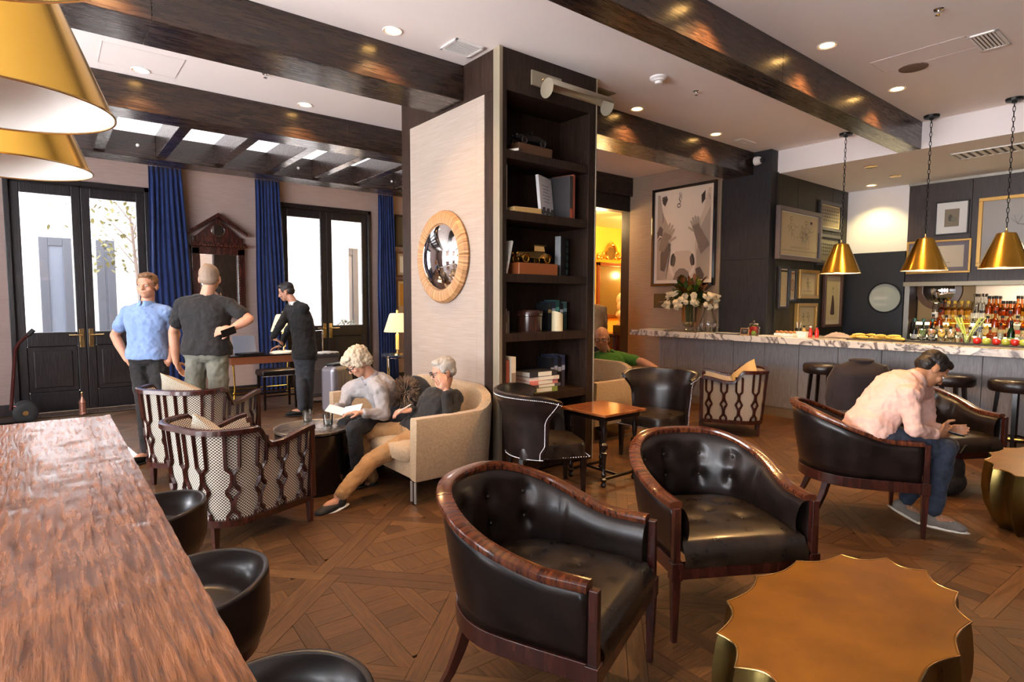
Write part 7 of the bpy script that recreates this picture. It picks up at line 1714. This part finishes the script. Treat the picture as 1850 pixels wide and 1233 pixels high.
# bust figure
b = MB(); c = Vector((0, 0, .26))
for p0, p1, r0, r1 in (((0, 0, .28), (0, 0, .36), .09, .15), ((-.12, 0, .38), (.12, 0, .38), .09, .09), ((0, 0, .42), (0, 0, .58), .07, .06)): capsule(b, p0, p1, r0, r1)
ellip(b, (0, -.01, .66), (.085, .10, .12)); ellip(b, (0, .02, .68), (.115, .12, .15)); ellip(b, (0, -.10, .65), (.018, .03, .03)); ellip(b, (-.07, .02, .54), (.07, .09, .12)); ellip(b, (.07, .02, .54), (.07, .09, .12))
for s in (-1, 0, 1): capsule(b, (s*.08, -.12, .45), (s*.03, -.14, .30), .025, .02)
o = bake('veiled_head_and_shoulders', b, flat('bust_marble', (.80, .68, .45), .5), bs_, .009, 2)
o.rotation_euler = (0, 0, .45)

# ================================================================ CEILING FITTINGS AND LAMPS
def downlight(x, y, label, power=55, z=CZ, on=True, warm=(1, .54, .20)):
    r = root('recessed_downlight', (x, y, z), label, 'ceiling light')
    MB().lathe([(.055, -.001), (.075, -.008), (.080, -.001)], 28, cap=False).build('trim_ring', M['white'] if on else M['brassp'], r)
    MB().lathe([(0, -.004), (.056, -.003)], 24, cap=False).build('lamp_face', M['lamp_on'] if on else M['brass'], r)
    if on:
        light('downlight_beam', 'SPOT', (x, y, z-.03), power*1.5, warm, .03, target=(x, y, 0), spot=2.0, blend=.7)
downlight(2.25, 4.36, 'lit recessed ceiling light left of the column in front of the near beam', 55)
downlight(.78, 6.58, 'gold toned recessed ceiling light above the upper brass pendant', 35, on=True)
downlight(2.32, 6.58, 'small recessed ceiling light between the two left beams', 45)
downlight(5.27, 4.36, 'recessed ceiling light right of the bookcase top', 70)
downlight(6.84, 4.36, 'recessed ceiling light left of the security camera', 70)
downlight(5.22, 2.30, 'bright recessed ceiling light above the big beam, left one', 120)
downlight(6.82, 2.30, 'bright recessed ceiling light above the big beam, right one', 110)
downlight(3.75, 2.30, 'recessed ceiling light beside the big beam near the top edge', 130)
downlight(.35, 4.36, 'recessed ceiling light above the left beam near the top left pendant', 60)
for i, (u, v, on) in enumerate(((1573, 301, False), (1618, 318, False), (1574, 335, True))):
    p = at(u, v, z=SZ); downlight(p.x, p.y, ('left square', 'right square', 'star bright')[i]+' spotlight in the lowered ceiling over the bar', 40, SZ, on, (1, .80, .35))
def smoke(x, y, label):
    r = root('smoke_detector', (x, y, CZ), label, 'smoke detector')
    MB().lathe([(.085, 0), (.085, -.012), (.06, -.028), (.058, -.034), (.036, -.04), (.034, -.062), (0, -.066)], 28).build('housing', M['white'], r, smooth=30)
smoke(4.70, 3.63, 'white round smoke detector on the ceiling right of the bookcase')
def sprinkler(u, v, label):
    p = at(u, v, z=CZ); r = root('sprinkler', (p.x, p.y, CZ), label, 'sprinkler', 'ceiling sprinklers')
    MB().lathe([(.035, 0), (.030, -.008), (.010, -.010), (.010, -.035), (.022, -.037), (.022, -.040), (0, -.042)], 16).build('head', M['chrome'], r)
sprinkler(1258, 165, 'small sprinkler head on the ceiling right of the smoke detector'); sprinkler(1696, 17, 'sprinkler head near the top right of the picture'); sprinkler(480, 133, 'sprinkler head on the ceiling between the left beams')
p = at(1650, 122, z=CZ); r = root('ceiling_speaker', (p.x, p.y, CZ), 'round brown ceiling speaker grille on the right of the big beam', 'speaker')
MB().lathe([(.115, 0), (.115, -.006), (.10, -.010), (0, -.010)], 32).build('grille', flat('speaker_brown', (.16, .10, .08)), r)
def hatch(u, v, w_, h_, label):
    p = at(u, v, z=CZ); r = root('access_hatch', (p.x, p.y, CZ), label, 'hatch'); b = MB(); t = .006
    for g in ((-w_/2, w_/2, -h_/2, -h_/2+t), (-w_/2, w_/2, h_/2-t, h_/2), (-w_/2, -w_/2+t, -h_/2, h_/2), (w_/2-t, w_/2, -h_/2, h_/2)): b.bb(*g, -.003, 0)
    b.build('frame', flat('hatch_line', (.62, .55, .54)), r, smooth=0); MB().bb(-w_/2+t, w_/2-t, -h_/2+t, h_/2-t, -.0015, 0).build('panel', M['ceiling'], r, smooth=0)
hatch(255, 110, .62, .55, 'square white access panel in the ceiling above the upper left pendant'); hatch(1665, 100, .34, .7, 'access panel around the round speaker in the right ceiling')
cm = root('security_camera', (8.02, 4.42, 3.60), 'white dome security camera at the end of the beam', 'camera', rz=0)
MB().lathe([(.06, -.05), (.06, 0), (.05, .03), (0, .05)], 20, T=Matrix.Rotation(PI/2, 4, 'X')).build('housing', M['white'], cm)
MB().ball((0, .0-.05, -.0), .032, 12, 8).build('lens', M['rubber'], cm)
p = at(1137, 505, y=9.2); sc_ = root('wall_sconce', (p.x-.1, 9.25, p.z), 'bright wall sconce in the amber room right of the tall mirror', 'wall lamp')
MB().lathe([(.06, 0), (.10, .16), (.09, .16), (.05, .0)], 20, cap=False).build('shade', M['lamp_on'], sc_); MB().tube([(0, .04, -.25), (0, 0, -.1), (0, 0, .02)], .012, 8).box((0, .04, -.27), (.08, .02, .16)).build('bracket', M['black'], sc_)
light('sconce_glow', 'POINT', (p.x-.1, 9.0, p.z+.1), 30, (1, .62, .22), .08)
# plants outside the second door
def bush(loc, rad, label, n=420, c_='bush_green', hh=.5):
    r = root('potted_shrub', loc, label, 'shrub'); b = MB(); random.seed(int(rad*1000))
    for i in range(n):
        v = Vector((random.gauss(0, 1), random.gauss(0, 1), random.gauss(0, 1))).normalized()*rad*random.uniform(.75, 1.05); leafm(b, v+Vector((0, 0, rad+.35+hh)), v+Vector((random.uniform(-.3, .3),)*3), .05, .018, .2)
    b.build('foliage', flat(c_, (.025, .04, .02), .5), r)['kind'] = 'stuff'
    MB().lathe([(0, 0), (.12, 0), (.16, .32), (.14, .32), (0, .30)], 16).build('pot', M['outgrey'], r); MB().tube([(0, 0, .3), (0, 0, rad+.3+hh)], .015, 6).build('stem', M['inklight'], r)
bush(T(at(530, 545, y=12.2)[:2])+(-.15,), .36, 'clipped round shrub outside the second french door, behind the desk lamp'); q = at(552, 582, y=11.6)
bush((q.x, 11.6, -.15), .22, 'small low shrub outside the left pane of the second french door'); q = at(625, 583, y=11.6); bush((q.x, 11.6, -.15), .24, 'small low shrub outside the right pane of the second french door', c_='bush_light')
tr = root('courtyard_tree', (1.25, 12.6, -.1), 'thin tree with yellow green leaves outside the first french door', 'tree'); b = MB(); b.tube([(0, 0, 0), (.1, 0, 1.6), (0, .1, 3.2)], [.05, .04, .02], 6)
for i in range(9): b.tube([(.05, .05, 2.2+.12*i), (.05+.6*math.cos(i*2.3), .05+.5*math.sin(i*2.3), 2.8+.14*i)], [.015, .005], 5)
b.build('trunk', M['h_grey'], tr); b = MB(); random.seed(9)
for i in range(380):
    p = Vector((random.gauss(-.15, .45), random.gauss(0, .3), random.uniform(2.2, 4.0))); leafm(b, p, (random.uniform(-1, 1), random.uniform(-1, 1), random.uniform(-1, .3)), .09, .03, .2)
b.build('leaves', flat('tree_leaf', (.10, .095, .02), .6), tr)['kind'] = 'stuff'
